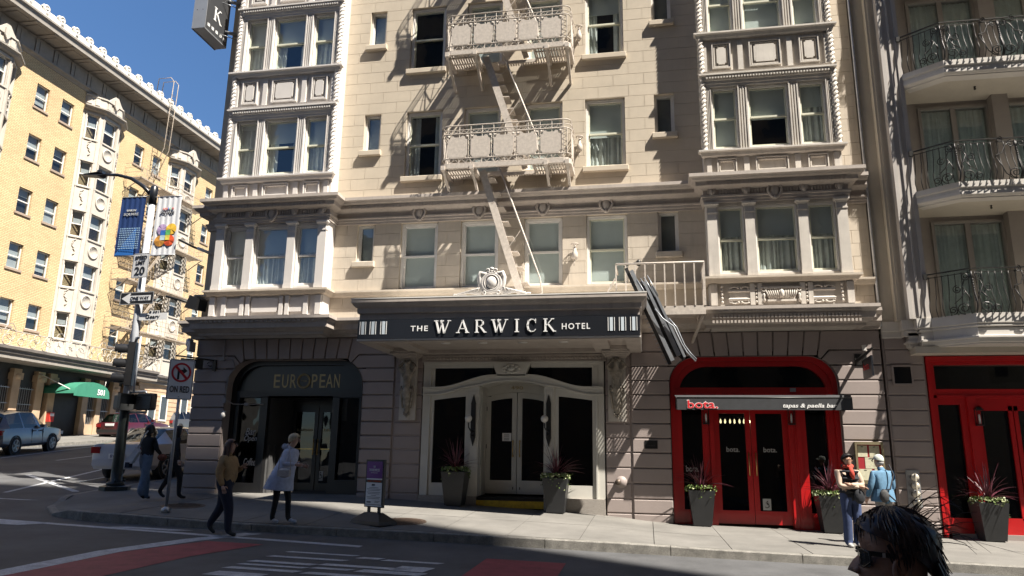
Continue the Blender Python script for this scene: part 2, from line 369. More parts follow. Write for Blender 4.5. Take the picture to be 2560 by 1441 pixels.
# hotel side pavement: kerb line with its rounded corner
KERB = [(-13.8, 58), (-13.8, 40), (-13.8, 25), (-13.8, 19), (-13.72, 17.2), (-13.35, 15.6), (-12.6, 14.2), (-11.6, 13.25), (-10.6, 12.88), (-9.9, 12.8)] + [(x, 12.8) for x in (-7.6, -6, -4.3, -2.4, -.4, 1.05, 3, 5.3, 10, 20, 34)]
side = MB(); vs = []
pavement = thing('pavement', None, None); pavement['kind'] = 'structure'; del_keys = None
kerb_joint = 0
def kerb_piece(pts):
    b = MB(); vs = []
    for i, (x, y) in enumerate(pts):
        d = Vector((pts[min(i + 1, len(pts) - 1)][0] - pts[max(0, i - 1)][0], pts[min(i + 1, len(pts) - 1)][1] - pts[max(0, i - 1)][1])).normalized(); n = Vector((-d.y, d.x))
        z = corner_z(x, max(12.8, y)); drop = 0
        if -12.9 < x < -11.2 and y < 15: drop = .10          # ramp
        zr = road_z(x, y) - .05
        vs += [(x, y, zr), (x + n.x * .0, y + n.y * .0, z - drop - .012), (x + n.x * .012, y + n.y * .012, z - drop + .002), (x + n.x * .16, y + n.y * .16, z - drop + .002), (x + n.x * .16, y + n.y * .16, zr)]
    k = len(pts)
    fs = [(i * 5 + j, i * 5 + j + 1, (i + 1) * 5 + j + 1, (i + 1) * 5 + j) for i in range(k - 1) for j in range(4)] + [(0, 1, 2, 3, 4), tuple(range((k - 1) * 5, k * 5))]
    b.add(vs, fs); return b.build('kerb_stone', KERBM, pavement)
# cut the kerb into stones about 1.8 m long
dense = []
for (a, b_) in zip(KERB[:-1], KERB[1:]):
    L_ = math.hypot(b_[0] - a[0], b_[1] - a[1]); n = max(1, round(L_ / .6))
    dense += [(a[0] + (b_[0] - a[0]) * i / n, a[1] + (b_[1] - a[1]) * i / n) for i in range(n)]
dense.append(KERB[-1])
for i in range(0, len(dense) - 1, 3):
    p = dense[i:i + 4]
    if len(p) > 1:
        q = list(p); e = Vector(q[-1]) - Vector(q[-2]); e = e * (1 - .012 / max(.02, e.length)); q[-1] = (q[-2][0] + e.x, q[-2][1] + e.y); kerb_piece(q)
# slabs in front of the hotel
xs = [-9.86 + 1.24 * i for i in range(0, 24)]; ys = [12.97, 14.95, 17.3]
for i in range(len(xs) - 1):
    for j in range(2):
        b = MB(); g = .006; x0, x1, y0, y1 = xs[i] + g, xs[i + 1] - g, ys[j] + g, ys[j + 1] - g; nx = 2; vs = []
        dz = random.uniform(-.003, .003)
        for a in range(nx + 1):
            for c in range(3): X = x0 + (x1 - x0) * a / nx; Y = y0 + (y1 - y0) * c / 2; vs.append((X, Y, walk_z(X, Y) + dz))
        base = len(vs); vs += [(v[0], v[1], v[2] - .12) for v in vs]
        fs = [(a * 3 + c, (a + 1) * 3 + c, (a + 1) * 3 + c + 1, a * 3 + c + 1) for a in range(nx) for c in range(2)]
        ring = [0, 3, 6, 7, 8, 5, 2, 1]
        fs += [(ring[k], ring[(k + 1) % 8], ring[(k + 1) % 8] + base, ring[k] + base) for k in range(8)]
        b.add(vs, fs); b.build('paving_slab', WALKM, pavement)
sheet('slab_bed', fr(-9.86, 18, 28), [12.96, 15, 17.2, 18.6], walk_z, mat('joint_dirt', (.07, .065, .06), .9), pavement, None, -.02)
# corner pavement (sloped slabs) in strips between the kerb curve and the hotel
b = MB(); rows = []
inner = [(-11.3, 58), (-11.3, 40), (-11.3, 25), (-11.3, 19), (-11.3, 17.6), (-11.3, 17.2), (-11.1, 16.9), (-10.6, 16.95), (-10.1, 17.1), (-9.87, 17.3)]
for (kx, ky), (ix, iy) in zip(KERB[:10], inner):
    for t in (0, .25, .5, .75, 1):
        u = Vector((kx, ky)); v = Vector((ix, iy)); d = (v - u); u2 = u + d.normalized() * .165; p = u2.lerp(v, t)
        drop = .10 * (1 - t) if (-12.9 < kx < -11.2 and ky < 15) else 0
        rows.append((p.x, p.y, corner_z(p.x, max(12.8, p.y)) - drop))
b.add(rows, [(i * 5 + j, (i + 1) * 5 + j, (i + 1) * 5 + j + 1, i * 5 + j + 1) for i in range(9) for j in range(4)])
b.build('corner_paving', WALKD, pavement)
# far pavement of the cross street, and the pavement on the camera side
far = lambda X, Y: road_z(-27, Y) + .15 + .02 * (-27.5 - X)
fp = sheet('far_pavement', fr(-33, -27.66, 4), fr(14, 90, 40), far, WALKM)
b = MB(); ys2 = fr(14, 90, 60)
b.add([v for y in ys2 for v in ((-27.5, y, road_z(-27, y) - .05), (-27.5, y, far(-27.5, y)), (-27.66, y, far(-27.6, y)))], [(i * 3 + j, i * 3 + j + 1, i * 3 + j + 4, i * 3 + j + 3) for i in range(60) for j in range(2)])
b.build('far_kerb', KERBM, fp)
near = lambda X, Y: road_z(X, .6) + .14
npv = sheet('near_pavement', fr(-12, 60, 36), fr(-6, .55, 5), near, WALKM)
b = MB(); xs2 = fr(-12, 60, 36)
b.add([v for x in xs2 for v in ((x, .7, road_z(x, .7) - .05), (x, .7, near(x, .7)), (x, .55, near(x, .6)))], [(i * 3 + j, i * 3 + j + 1, i * 3 + j + 4, i * 3 + j + 3) for i in range(36) for j in range(2)])
b.build('near_kerb', KERBM, npv)

def manhole(px, py, r, label):
    p = hit(px, py, walk_z); t = thing('manhole_cover', label, 'manhole cover', (p.x, p.y, walk_z(p.x, p.y)))
    sx = (walk_z(p.x + .3, p.y) - walk_z(p.x - .3, p.y)) / .6; sy = (walk_z(p.x, p.y + .3) - walk_z(p.x, p.y - .3)) / .6
    def tilt(mb): mb.v = [(x, y, z + sx * x + sy * y) for x, y, z in mb.v]; return mb
    q = MB().lathe([(r + .04, -.02), (r + .04, .006), (r + .005, .008), (r + .004, -.01)], n=28, smooth=False); tilt(q).build('rim', MHM, t)
    q = MB().lathe([(r, -.02), (r, .008), (0.001, .009)], n=28, smooth=False)
    for i in range(-7, 8):
        for j in range(-7, 8):
            x, y = i * .055 * r / .45, j * .055 * r / .45
            if x * x + y * y < (r * .88) ** 2: q.box(x - .013, x + .013, y - .013, y + .013, .008, .014)
    tilt(q).build('cover', MHM, t)
manhole(1008, 1304, .40, 'brown cast iron manhole cover in the sunlit pavement beside the valet sign')
manhole(457, 1265, .40, 'dark manhole cover in the shaded pavement beside the no right turn sign post')
# ---------------------------------------------------------------- the hotel
hotel = thing('hotel_building', 'cream hotel with white bay windows and dark rusticated ground floor', 'building', (-3.1, 17, -1))
def H(mb, name, mats, parent=None, **k):
    o = mb.build(name, mats); o.parent = parent or hotel
    o.matrix_parent_inverse = Matrix.Translation((3.1, -17, 1)) if parent is None else Matrix.Identity(4)
    for kk, v in k.items(): o[kk] = v
    return o
XC = -3.18
COLS = [(-7.19, -6.73, 'n'), (-6.02, -5.05, 'w'), (-4.46, -3.50, 'w'), (-2.86, -1.91, 'w'), (-1.34, -.35, 'w'), (.365, .845, 'n')]
ROWS = {'A': (10.03, 11.89, 10.84), 'B': (6.985, 8.82, 7.77), 'C': (4.02, 5.755, 4.76)}
BAYS = (-9.325, 2.97)
holesAB = [(a, b, (ROWS[r][2] if t == 'n' else ROWS[r][0]), ROWS[r][1]) for r in 'AB' for a, b, t in COLS]
holesC = [(a, b, (ROWS['C'][2] if t == 'n' else ROWS['C'][0]), ROWS['C'][1]) for a, b, t in COLS]
# backing wall
b = MB()
for r in rects(-7.85, 1.5, 2.9, 6.42, holesC) + rects(-7.85, 1.5, 6.42, 13.2, holesAB): b.box(r[0], r[1], 17.012, 17.3, r[2], r[3])
b.box(4.4, 5.02, 17.012, 17.3, 2.9, 13.2); b.box(-11.35, -10.8, 17.012, 17.3, 2.9, 13.2)
b.box(-11.35, 5.02, 17.0, 17.3, 13.2, 25.2); b.box(-11.35, -11.1, 17.3, 36, -2, 25.2); b.box(4.9, 5.02, 17.3, 36, -2, 25.2)
b.box(-11.35, 5.02, 17.31, 36, 24.9, 25.2); b.box(-11.5, 5.02, 16.6, 17.0, 24.9, 25.3)
H(b, 'wall', CREAM)
b = MB(); b.box(-11.05, 4.85, 18.6, 18.7, 2.95, 24.5); H(b, 'room_back_wall', ROOM)
# scored stucco blocks
blocks = []
def ashlar(x0, x1, z0, z1, holes, m, pitch=.304, ln=.76, seed=0):
    n = round((z1 - z0) / pitch); ph = (z1 - z0) / n; rng = random.Random(seed); g = .0035
    for i in range(n):
        a, c = z0 + i * ph, z0 + (i + 1) * ph; x = x0 - (ln / 2 if i % 2 else 0)
        while x < x1 - .01:
            p, q = max(x, x0), min(x + ln, x1)
            if x1 - q < .12: q = x1
            rs = rects(p, q, a, c, holes)
            if rs: blocks.append((rs, p, q, a, c, m, rng.uniform(-.0012, .0012)))
            x = x + ln if q < x1 else x1
ashlar(-7.85, 1.5, 4.02, 5.78, holesC, CREAM2, seed=1)
ashlar(-7.85, 1.5, 6.4, 12.48, holesAB, CREAM, seed=2)
ashlar(4.5, 5.02, 3.3, 12.4, [], CREAM2, ln=.3, seed=3)
ashlar(-7.85, -6.25, 3.3, 3.86, [], CREAM2, seed=4)
rest = MB(); cnt = 0
for rs, p, q, a, c, m, d in sorted(blocks, key=lambda k: k[3]):
    mb = MB() if cnt < 290 else rest; g = .004
    for r in rs:
        l = r[0] + (g if abs(r[0] - p) < 1e-5 else 0); rr = r[1] - (g if abs(r[1] - q) < 1e-5 else 0); lo = r[2] + (g if abs(r[2] - a) < 1e-5 else 0); hi = r[3] - (g if abs(r[3] - c) < 1e-5 else 0)
        mb.cm = 0
        mb.box(l, rr, 16.9995 + d, 17.011, lo, hi)
    if mb is not rest: H(mb, 'stone_block', m); cnt += 1
H(rest, 'stone_block', CREAM, kind='stuff')

# ---- windows
def curtain_mesh(x0, x1, z0, z1, Y, seed, parted):
    rng = random.Random(seed); b = MB()
    segs = [(x0, x1)] if not parted else [(x0, x0 + (x1 - x0) * .28), (x1 - (x1 - x0) * .22, x1)]
    for a, c in segs:
        n = max(6, int((c - a) / .022)); ph = rng.uniform(0, 6); xs = [a + (c - a) * i / n for i in range(n + 1)]
        f = lambda x: Y + .022 * math.sin(x * 62 + ph + 1.7 * math.sin(x * 17 + ph)) + .012 * math.sin(x * 131 + ph)
        b.add([(x, f(x), z) for x in xs for z in (z0, z1)], [(i * 2, i * 2 + 2, i * 2 + 3, i * 2 + 1) for i in range(n)], True)
    return b
wcount = 0
def sash_window(x0, x1, z0, z1, Y, blind=.5, parted=False, casing=.075, sash=WHITE, case=WHITE, low=True, open_=0, dark=False, zsill=None):
    """double hung window; frame with sash, panes, blind and curtain as sub-parts. Y: outer face of the frame"""
    global wcount; wcount += 1
    zm = (z0 + z1) / 2; f = MB(); d = .16
    f.box(x0, x0 + casing, Y, Y + d, z0, z1); f.box(x1 - casing, x1, Y, Y + d, z0, z1); f.box(x0 + casing, x1 - casing, Y, Y + d, z1 - casing * 1.1, z1); f.box(x0 + casing, x1 - casing, Y - .02, Y + d, z0, z0 + .035)
    f.box(x0 + .012, x0 + casing * .5, Y - .014, Y, z0 + .035, z1 - .012); f.box(x1 - casing * .5, x1 - .012, Y - .014, Y, z0 + .035, z1 - .012); f.box(x0 + .012, x1 - .012, Y - .014, Y - .001, z1 - casing * .55, z1 - .012)
    fo = H(f, 'window', case)
    a, c = x0 + casing, x1 - casing; t = .035
    def sash_part(name, lo, hi, yy, bot):
        s = MB(); s.box(a, a + t, yy, yy + .035, lo, hi); s.box(c - t, c, yy, yy + .035, lo, hi); s.box(a + t, c - t, yy, yy + .035, hi - t, hi); s.box(a + t, c - t, yy - .008, yy + .035, lo, lo + bot)
        H(s, name, sash, fo); p = MB(); p.add([(a + t, yy + .02, lo + bot), (c - t, yy + .02, lo + bot), (c - t, yy + .02, hi - t), (a + t, yy + .02, hi - t)], [(0, 1, 2, 3)]); H(p, 'pane', GLASS, fo)
    sash_part('upper_sash', zm - .02, z1 - casing * 1.1, Y + .035, .045)
    sash_part('lower_sash', z0 + .035 + open_, zm + .02 + open_, Y + .075, .07)
    if blind > 0:
        zb = z1 - (z1 - z0) * blind; s = MB(); s.add([(a, Y + .16, zb), (c, Y + .16, zb), (c, Y + .16, z1), (a, Y + .16, z1)], [(0, 1, 2, 3)]); s.box(a, c, Y + .15, Y + .165, zb - .015, zb); H(s, 'blind', BLIND, fo)
    if low: H(curtain_mesh(a, c, z0, z1 - casing, Y + .21, wcount, parted), 'curtain', CURT, fo)
    return fo
def narrow_window(x0, x1, z0, z1, Y, frosted):
    f = MB(); cs = .05; d = .16
    f.box(x0, x0 + cs, Y, Y + d, z0, z1); f.box(x1 - cs, x1, Y, Y + d, z0, z1); f.box(x0 + cs, x1 - cs, Y, Y + d, z1 - cs, z1); f.box(x0 + cs, x1 - cs, Y - .01, Y + d, z0, z0 + .05)
    f.box(x0 + cs, x0 + cs + .03, Y + .04, Y + .08, z0 + .05, z1 - cs); f.box(x1 - cs - .03, x1 - cs, Y + .04, Y + .08, z0 + .05, z1 - cs)
    fo = H(f, 'narrow_window', WHITE); a, c = x0 + cs + .03, x1 - cs - .03
    p = MB(); p.add([(a, Y + .07, z0 + .05), (c, Y + .07, z0 + .05), (c, Y + .07, z1 - cs), (a, Y + .07, z1 - cs)], [(0, 1, 2, 3)]); H(p, 'pane', GLASS, fo)
    s = MB(); s.add([(a, Y + .13, z0 + .05), (c, Y + .13, z0 + .05), (c, Y + .13, z1 - cs), (a, Y + .13, z1 - cs)], [(0, 1, 2, 3)]); H(s, 'blind', frosted, fo)
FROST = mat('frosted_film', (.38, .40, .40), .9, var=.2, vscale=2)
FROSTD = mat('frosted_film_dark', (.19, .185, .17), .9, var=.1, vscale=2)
bl = {('A', 1): (0, 0, 0), ('A', 2): (1, 0, 1), ('A', 3): (1, 0, 1), ('A', 4): (.3, 1, 1), ('B', 1): (.0, 1, 1), ('B', 2): (1, 0, 0), ('B', 3): (1, 0, 0), ('B', 4): (.52, 0, 1),
      ('C', 1): (1, 0, 0), ('C', 2): (1, 0, 0), ('C', 3): (1, 0, 0), ('C', 4): (1, 0, 0)}
for r in 'ABC':
    z0, z1, zn = ROWS[r]
    for i, (a, c, t) in enumerate(COLS):
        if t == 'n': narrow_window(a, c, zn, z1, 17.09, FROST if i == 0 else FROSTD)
        else:
            k = bl[(r, i)]
            sash_window(a, c, z0, z1, 17.085, k[0], bool(k[1]), low=bool(k[2]), sash=WHITE if r == 'C' and i < 4 else SASH, open_=.0)
        if r != 'C':
            s = MB(); zz = zn if t == 'n' else z0; s.bevbox(a - .07, c + .06, 16.9, 17.1, zz - .14, zz - .002, .012); H(s, 'window_sill', CREAM)
        elif t == 'n':
            s = MB(); s.bevbox(a - .07, c + .06, 16.9, 17.1, zn - .14, zn - .002, .012); H(s, 'window_sill', CREAM2)
# black opening behind the half open window (room shadow)
# ---- cornices sweep round the bays
def bay_path(p=0):
    return [(-11.37, 34), (-11.37, 17), (-10.86, 17), (-10.86, 16.55), (-7.79, 16.55), (-7.79, 17), (1.435, 17), (1.435, 16.55), (4.505, 16.55), (4.505, 17), (5.03, 17)]
BELT = [(0, 6.43), (.355, 6.38), (.355, 6.30), (.31, 6.285), (.28, 6.24), (.22, 6.22), (.21, 6.20), (.21, 6.12), (.14, 6.10), (.06, 6.065), (.035, 6.06), (.035, 5.945), (.085, 5.93), (.085, 5.89), (.06, 5.875), (.06, 5.82), (.04, 5.81), (.04, 5.755), (0, 5.755)]
SILLB = [(0, 4.02), (.15, 3.995), (.15, 3.95), (.115, 3.935), (.075, 3.875), (.02, 3.85), (0, 3.85)]
BASE = [(0, 3.335), (.37, 3.27), (.37, 3.20), (.32, 3.16), (.285, 3.12), (.285, 2.99), (.22, 2.975), (.18, 2.93), (.12, 2.90), (.12, 2.84), (0, 2.84)]
H(MB().mould(bay_path(), BELT), 'belt_cornice', CORN); H(MB().mould(bay_path(), SILLB), 'sill_course', CREAM2); H(MB().mould(bay_path(), BASE), 'base_cornice', CORN)
def along(path, off, step):
    for (x0, y0), (x1, y1) in zip(path[1:-1], path[2:]):
        if abs(y1 - y0) < .01:
            a, c = min(x0, x1), max(x0, x1); n = int((c - a) / step)
            for i in range(n): yield a + (i + .5) * (c - a) / n, y0 - off
b = MB()
for x, y in along(bay_path(), .21, .085): b.box(x - .028, x + .028, y - .022, y, 6.125, 6.195)
H(b, 'egg_and_dart', CORN, kind='stuff')
b = MB()
for x, y in along(bay_path()[6:], .285, .075):
    if 1.4 < x < 4.55: b.box(x - .025, x + .025, y - .03, y, 3.02, 3.10); b.box(x - .022, x + .022, y - .03, y + .02, 2.905, 2.965); b.box(x - .03, x + .03, y - .068, y - .035, 3.15, 3.19)
H(b, 'dentil', CORN, kind='stuff')
b = MB()
for x, y in along(bay_path()[:7], .285, .12):
    if x < -7.7: b.box(x - .04, x + .04, y - .05, y - .01, 3.13, 3.185)
H(b, 'dentil', CORN, kind='stuff')
def cartouche(x, z, Y, big=True, m=CORN):
    b = MB(); h = .31 if big else .19; wd = .15 if big else .10
    ring = []
    for i in range(20):
        t = 2 * math.pi * i / 20; y = math.sin(t); xx = math.cos(t) * wd * (1 - .22 * (y < 0) * -y) ; ring.append((x + xx * (1 - .35 * max(0, -y) ** 2), Y - .03, z + y * h * .62 - .02))
    if big: b.tube(ring, .035, 6, closed=True); b.ball((x, Y - .015, z - .02), wd * .72, .05, h * .5, 10, 6); b.ball((x, Y - .05, z - h * .62), .04, .04, .045, 8, 5)
    else: b.prism([(x - wd, z + h * .5), (x - wd * .5, z + h * .42), (x, z + h * .55), (x + wd * .5, z + h * .42), (x + wd, z + h * .5), (x + wd * .85, z - h * .1), (x, z - h * .62), (x - wd * .85, z - h * .1)], Y - .055, Y); b.ball((x, Y - .05, z), wd * .5, .03, h * .4, 8, 5)
    return H(b, 'cartouche' if big else 'shield', m)
for i in (1, 2, 3, 4): cartouche((COLS[i][0] + COLS[i][1]) / 2, 6.0, 16.95)
# ---- bays
def bay(cx, left):
    Y = 16.55; m = BAYP if left else BAYP2
    w1, w2, w3, wo = .47, .675, 1.29, 1.51
    hl = []
    for zl, zh in ((4.08, 5.69), (7.09, 8.66), (10.13, 11.70)):
        hl += [(cx - w1, cx + w1, zl, zh), (cx - w3, cx - w2, zl, zh), (cx + w2, cx + w3, zl, zh)]
    b = MB()
    for r in rects(cx - 1.515, cx + 1.515, 2.84, 13.2, hl): b.box(r[0], r[1], Y + .03, Y + .2, r[2], r[3])
    b.box(cx - 1.515, cx - 1.36, Y + .2, 17.02, 2.84, 13.2); b.box(cx + 1.36, cx + 1.515, Y + .2, 17.02, 2.84, 13.2); b.box(cx - 1.52, cx + 1.52, Y + .02, 17.02, 13.2, 24); b.box(cx - 1.36, cx + 1.36, Y + .2, 17, 2.84, 2.9)
    H(b, 'bay_wall', m)
    for k, (zl, zh) in enumerate(((4.08, 5.69), (7.09, 8.66), (10.13, 11.70))):
        for j, (a, c) in enumerate(((cx - w3, cx - w2), (cx - w1, cx + w1), (cx + w2, cx + w3))):
            bld = .42 if k == 0 else (.5 if left else (.55 if k == 1 else .95)); par = (k > 0 and j == 1)
            if not left and k == 1: bld = (1, .5, .35)[j]
            if left and k == 1: bld = (.1, .38, .45)[j]
            sash_window(a + .003, c - .003, zl, zh, Y + .07, bld, par and left, casing=.045, sash=WHITE if k == 0 and left else SASH, low=not (not left and k == 1 and j == 1))
    # storey C pilasters, frieze
    for x0, x1 in ((-wo, -w3), (-w2, -w1), (w1, w2), (w3, wo)):
        b = MB(); b.box(cx + x0, cx + x1, Y - .05, Y + .03, 4.025, 5.5); b.box(cx + x0 - .012, cx + x1 + .012, Y - .065, Y + .03, 5.5, 5.53)
        b.box(cx + x0, cx + x1, Y - .05, Y + .03, 5.53, 5.62); b.mould([(cx + x0, Y + .03), (cx + x0, Y - .05), (cx + x1, Y - .05), (cx + x1, Y + .03)], [(0, 5.75), (.05, 5.745), (.05, 5.70), (.02, 5.68), (0, 5.63)]); b.box(cx + x0 - .01, cx + x1 + .01, Y - .06, Y + .03, 4.022, 4.12)
        H(b, 'pilaster', m)
    b = MB()
    n = 44
    for i in range(n):
        x = cx - 1.42 + 2.84 * (i + .5) / n
        if min(abs(x - cx - s) for s in (-1.38, -.62, 0, .62, 1.38)) > .13: b.box(x - .018, x + .018, Y - .065, Y - .03, 5.95, 6.06)
    H(b, 'fluting', CORN, kind='stuff')
    cartouche(cx, 6.0, Y - .05)
    for s in (-1.38, -.62, .62, 1.38): cartouche(cx + s, 6.0, Y - .035, False)
    # fluted mullions, head mouldings and ropes of the upper storeys
    for zb, zt in ((7.06, 8.80), (10.1, 11.84)):
        for x0, x1 in ((-1.42, -w3), (-w2, -w1), (w1, w2), (w3, 1.42)):
            b = MB(); b.box(cx + x0, cx + x1, Y, Y + .03, zb, zt - .1); k = 4; wd = (x1 - x0) / (2 * k - 1)
            for q in range(k): b.box(cx + x0 + 2 * q * wd, cx + x0 + (2 * q + 1) * wd, Y - .03 - .012 * (q in (0, k - 1)), Y, zb, zt - .12 - .03 * q)
            H(b, 'mullion', m)
        b = MB(); b.mould([(cx - 1.42, Y + .03), (cx - 1.42, Y), (cx + 1.42, Y), (cx + 1.42, Y + .03)], [(0, zt + .19), (.13, zt + .17), (.13, zt + .13), (.085, zt + .115), (.07, zt + .02), (.04, zt + .01), (.04, zt - .06), (.02, zt - .07), (.02, zt - .13), (0, zt - .14)])
        H(b, 'head_moulding', m); b = MB()
        for i in range(42): x = cx - 1.40 + 2.8 * (i + .5) / 42; b.box(x - .019, x + .019, Y - .115, Y - .07, zt + .045, zt + .105)
        H(b, 'dentil', m, kind='stuff')
        b = MB(); b.mould([(cx - 1.5, Y + .03), (cx - 1.5, Y), (cx + 1.5, Y), (cx + 1.5, Y + .03)], [(0, zb - .02), (.13, zb - .03), (.13, zb - .07), (.08, zb - .09), (.06, zb - .16), (.02, zb - .19), (0, zb - .19)]); H(b, 'sill_ledge', m)
    for s in (-1, 1):
        b = MB(); X = cx + s * 1.475; z0 = 6.98
        b.lathe([(.085, z0), (.085, z0 + .08), (.07, z0 + .1), (.062, z0 + .14), (.062, 13.1)], X, Y - .005, 10)
        pts = []
        for st in range(3):
            p = []
            for i in range(int((13 - z0) / .03)):
                t = i * .03 / .33 * 2 * math.pi + st * 2 * math.pi / 3; p.append((X + .058 * math.cos(t), Y - .005 + .058 * math.sin(t), z0 + .15 + i * .03))
            b.tube(p, .03, 4)
        H(b, 'rope_column', m)
    # spandrel panels
    def panel(x0, x1, z0, z1, plaque):
        b = MB(); t = .045; yy = Y - .012
        for q, o in ((0, .035), (1, .012)):
            e = q * t; b.box(x0 + e, x0 + e + t * .6, yy - o, Y + .03, z0 + e, z1 - e); b.box(x1 - e - t * .6, x1 - e, yy - o, Y + .03, z0 + e, z1 - e); b.box(x0 + e + t * .6, x1 - e - t * .6, yy - o, Y + .03, z1 - e - t * .6, z1 - e); b.box(x0 + e + t * .6, x1 - e - t * .6, yy - o, Y + .03, z0 + e, z0 + e + t * .6)
        if plaque:
            e = .11; n = .035; a, c, p, q = x0 + e, x1 - e, z0 + e, z1 - e
            b.prism([(a + n, p), (c - n, p), (c - n, p + n), (c, p + n), (c, q - n), (c - n, q - n), (c - n, q), (a + n, q), (a + n, q - n), (a, q - n), (a, p + n), (a + n, p + n)], Y - .03, Y + .03)
        H(b, 'spandrel_panel', m)
    for zl, zh, pq in ((9.13, 9.80, True), (6.47, 6.83, False), (12.17, 12.8, True)):
        for a, c in ((-1.22, -.78), (-.36, .36), (.78, 1.22)): panel(cx + a, cx + c, zl, zh, pq)
        b = MB()
        for a, c in ((-1.45, -1.34), (-.62, -.5), (.5, .62), (1.34, 1.45)):
            b.box(cx + a, cx + c, Y - .03, Y + .03, zl - .06, zh + .02); b.box(cx + a - .015, cx + c + .015, Y - .045, Y + .03, zl - .1, zl - .06)
        H(b, 'panel_strip', m)
    b = MB(); b.mould([(cx - 1.5, Y + .03), (cx - 1.5, Y), (cx + 1.5, Y), (cx + 1.5, Y + .03)], [(0, 9.06), (.07, 9.05), (.05, 8.99), (0, 8.98)]); H(b, 'sill_ledge', m)
    # pedestal zone under storey C
    for a, c in ((-1.5, -1.36), (-1.16, -1.05), (-.66, -.56), (-.50, -.40), (.40, .5), (.56, .66), (1.05, 1.16), (1.36, 1.5)):
        if left or abs(a) not in (1.16, 1.05): b = MB(); b.box(cx + a, cx + c, Y - .05, Y + .03, 3.35, 3.83); H(b, 'panel_strip', m)
    if left:
        for a, c in ((-1.14, -.62), (-.38, .38), (.62, 1.14)):
            b = MB(); n = .03; p, q = 3.43, 3.78; a += cx + .02; c += cx - .02
            b.prism([(a + n, p), (c - n, p), (c - n, p + n), (c, p + n), (c, q), (a, q), (a, p + n), (a + n, p + n)], Y - .02, Y + .03); H(b, 'spandrel_panel', m)
    else:
        for s in (-1, 1):
            b = MB(); x = cx + s * .88; b.mould([(x - .2, Y + .03), (x - .2, Y - .0), (x + .2, Y - .0), (x + .2, Y + .03)], [(0, 3.72), (.04, 3.7), (.05, 3.66), (.015, 3.64), (.015, 3.52), (.05, 3.49), (.04, 3.45), (0, 3.44)])
            for sx in (-1, 1):
                for zz, sg in ((3.74, 1), (3.41, -1)):
                    pts = [(x + sx * (.03 + .17 * t), Y - .03, zz + sg * .025 * math.sin(3.14 * t)) for t in (0, .25, .5, .75, 1)]; b.tube(pts, .016, 5)
                    b.tube([(x + sx * .2 + .028 * math.cos(a), Y - .03, zz - sg * .02 + .028 * math.sin(a)) for a in [k * .9 for k in range(7)]], .014, 5); b.ball((x + sx * .035, Y - .035, zz), .03, .025, .028, 8, 5)
            H(b, 'relief_panel', m)
        b = MB(); x = cx
        b.prism([(x - .36, 3.70), (x + .36, 3.70), (x + .27, 3.47), (x - .27, 3.47)], Y - .03, Y + .03); b.box(x - .38, x + .38, Y - .07, Y + .03, 3.70, 3.745); b.box(x - .3, x + .3, Y - .05, Y + .03, 3.42, 3.465)
        for i in range(-7, 8):
            if i: b.tube([(x + i * .047, Y - .04, 3.69), (x + i * .043, Y - .075, 3.58), (x + i * .034, Y - .04, 3.48)], .014, 5)
        b.ball((x, Y - .06, 3.59), .05, .05, .1, 10, 6)
        for s in (-1, 1): b.tube([(x + s * (.37 + .05 * math.cos(a)), Y - .05, 3.69 + .05 * math.sin(a)) for a in [k * .8 for k in range(8)]], .018, 5); b.lathe([(.02, 3.40), (.04, 3.45), (.02, 3.5), (.035, 3.56), (.02, 3.6)], x + s * .37, Y - .04, 8)
        H(b, 'relief_urn', m)
        for s in (-1.26, -.53, .53, 1.26):
            b = MB()
            for k in range(5): b.ball((cx + s * (1 if abs(s) > 1 else 1), Y - .02, 3.42 + k * .09), .03, .035, .038, 8, 5)
            H(b, 'bead_drop', m)
bay(BAYS[0], True); bay(BAYS[1], False)
# quoin wall strip at the corner gets its blocks from the cornice down; dark downpipe between the two buildings
b = MB(); b.tube([(5.06, 16.96, 2.9), (5.06, 16.96, 13)], .035, 8); H(b, 'downpipe', GALV)
# ---------------------------------------------------------------- ground floor of the hotel
ZC = [-1.7, -1.165, -.855, -.525, -.19, .14, .46, .785, 1.10, 1.42, 1.74, 2.07, 2.40, 2.84]
b = MB()
for x0, x1 in ((-11.33, -10.5), (-6.75, -5.29), (-.93, .48), (4.14, 5.02)): b.box(x0, x1, 17.035, 17.45, -1.9, 2.84)
b.box(-11.33, 5.02, 17.035, 17.45, 2.45, 2.84)
H(b, 'ground_floor_wall', TAUPE)
def rustic(pts, m=TAUPE, parent=None, Y=16.985, g=.013):
    """one rusticated block from its outline in x,z: shrunk for the joint, edges chamfered"""
    n = len(pts); cx = sum(p[0] for p in pts) / n; cz = sum(p[1] for p in pts) / n
    area = sum(pts[i][0] * pts[(i + 1) % n][1] - pts[(i + 1) % n][0] * pts[i][1] for i in range(n)); sgn = 1 if area > 0 else -1
    def inset(d):
        out = []
        for i in range(n):
            p, q, r = Vector(pts[i - 1]), Vector(pts[i]), Vector(pts[(i + 1) % n]); a = (q - p).normalized(); c = (r - q).normalized()
            n1 = Vector((-a.y, a.x)) * sgn; n2 = Vector((-c.y, c.x)) * sgn; v = n1 + n2; v = v / max(.35, 1 + n1.dot(n2)); out.append(q + v * d)
        return out
    A, B = inset(g), inset(g + .014); b = MB()
    vs = [(p.x, 17.04, p.y) for p in A] + [(p.x, Y + .014, p.y) for p in A] + [(p.x, Y, p.y) for p in B]
    fs = [tuple(range(2 * n, 3 * n))] + [(i + o, (i + 1) % n + o, (i + 1) % n + n + o, i + n + o) for o in (0, n) for i in range(n)]
    b.add(vs, fs); return H(b, 'rusticated_block', m, parent)
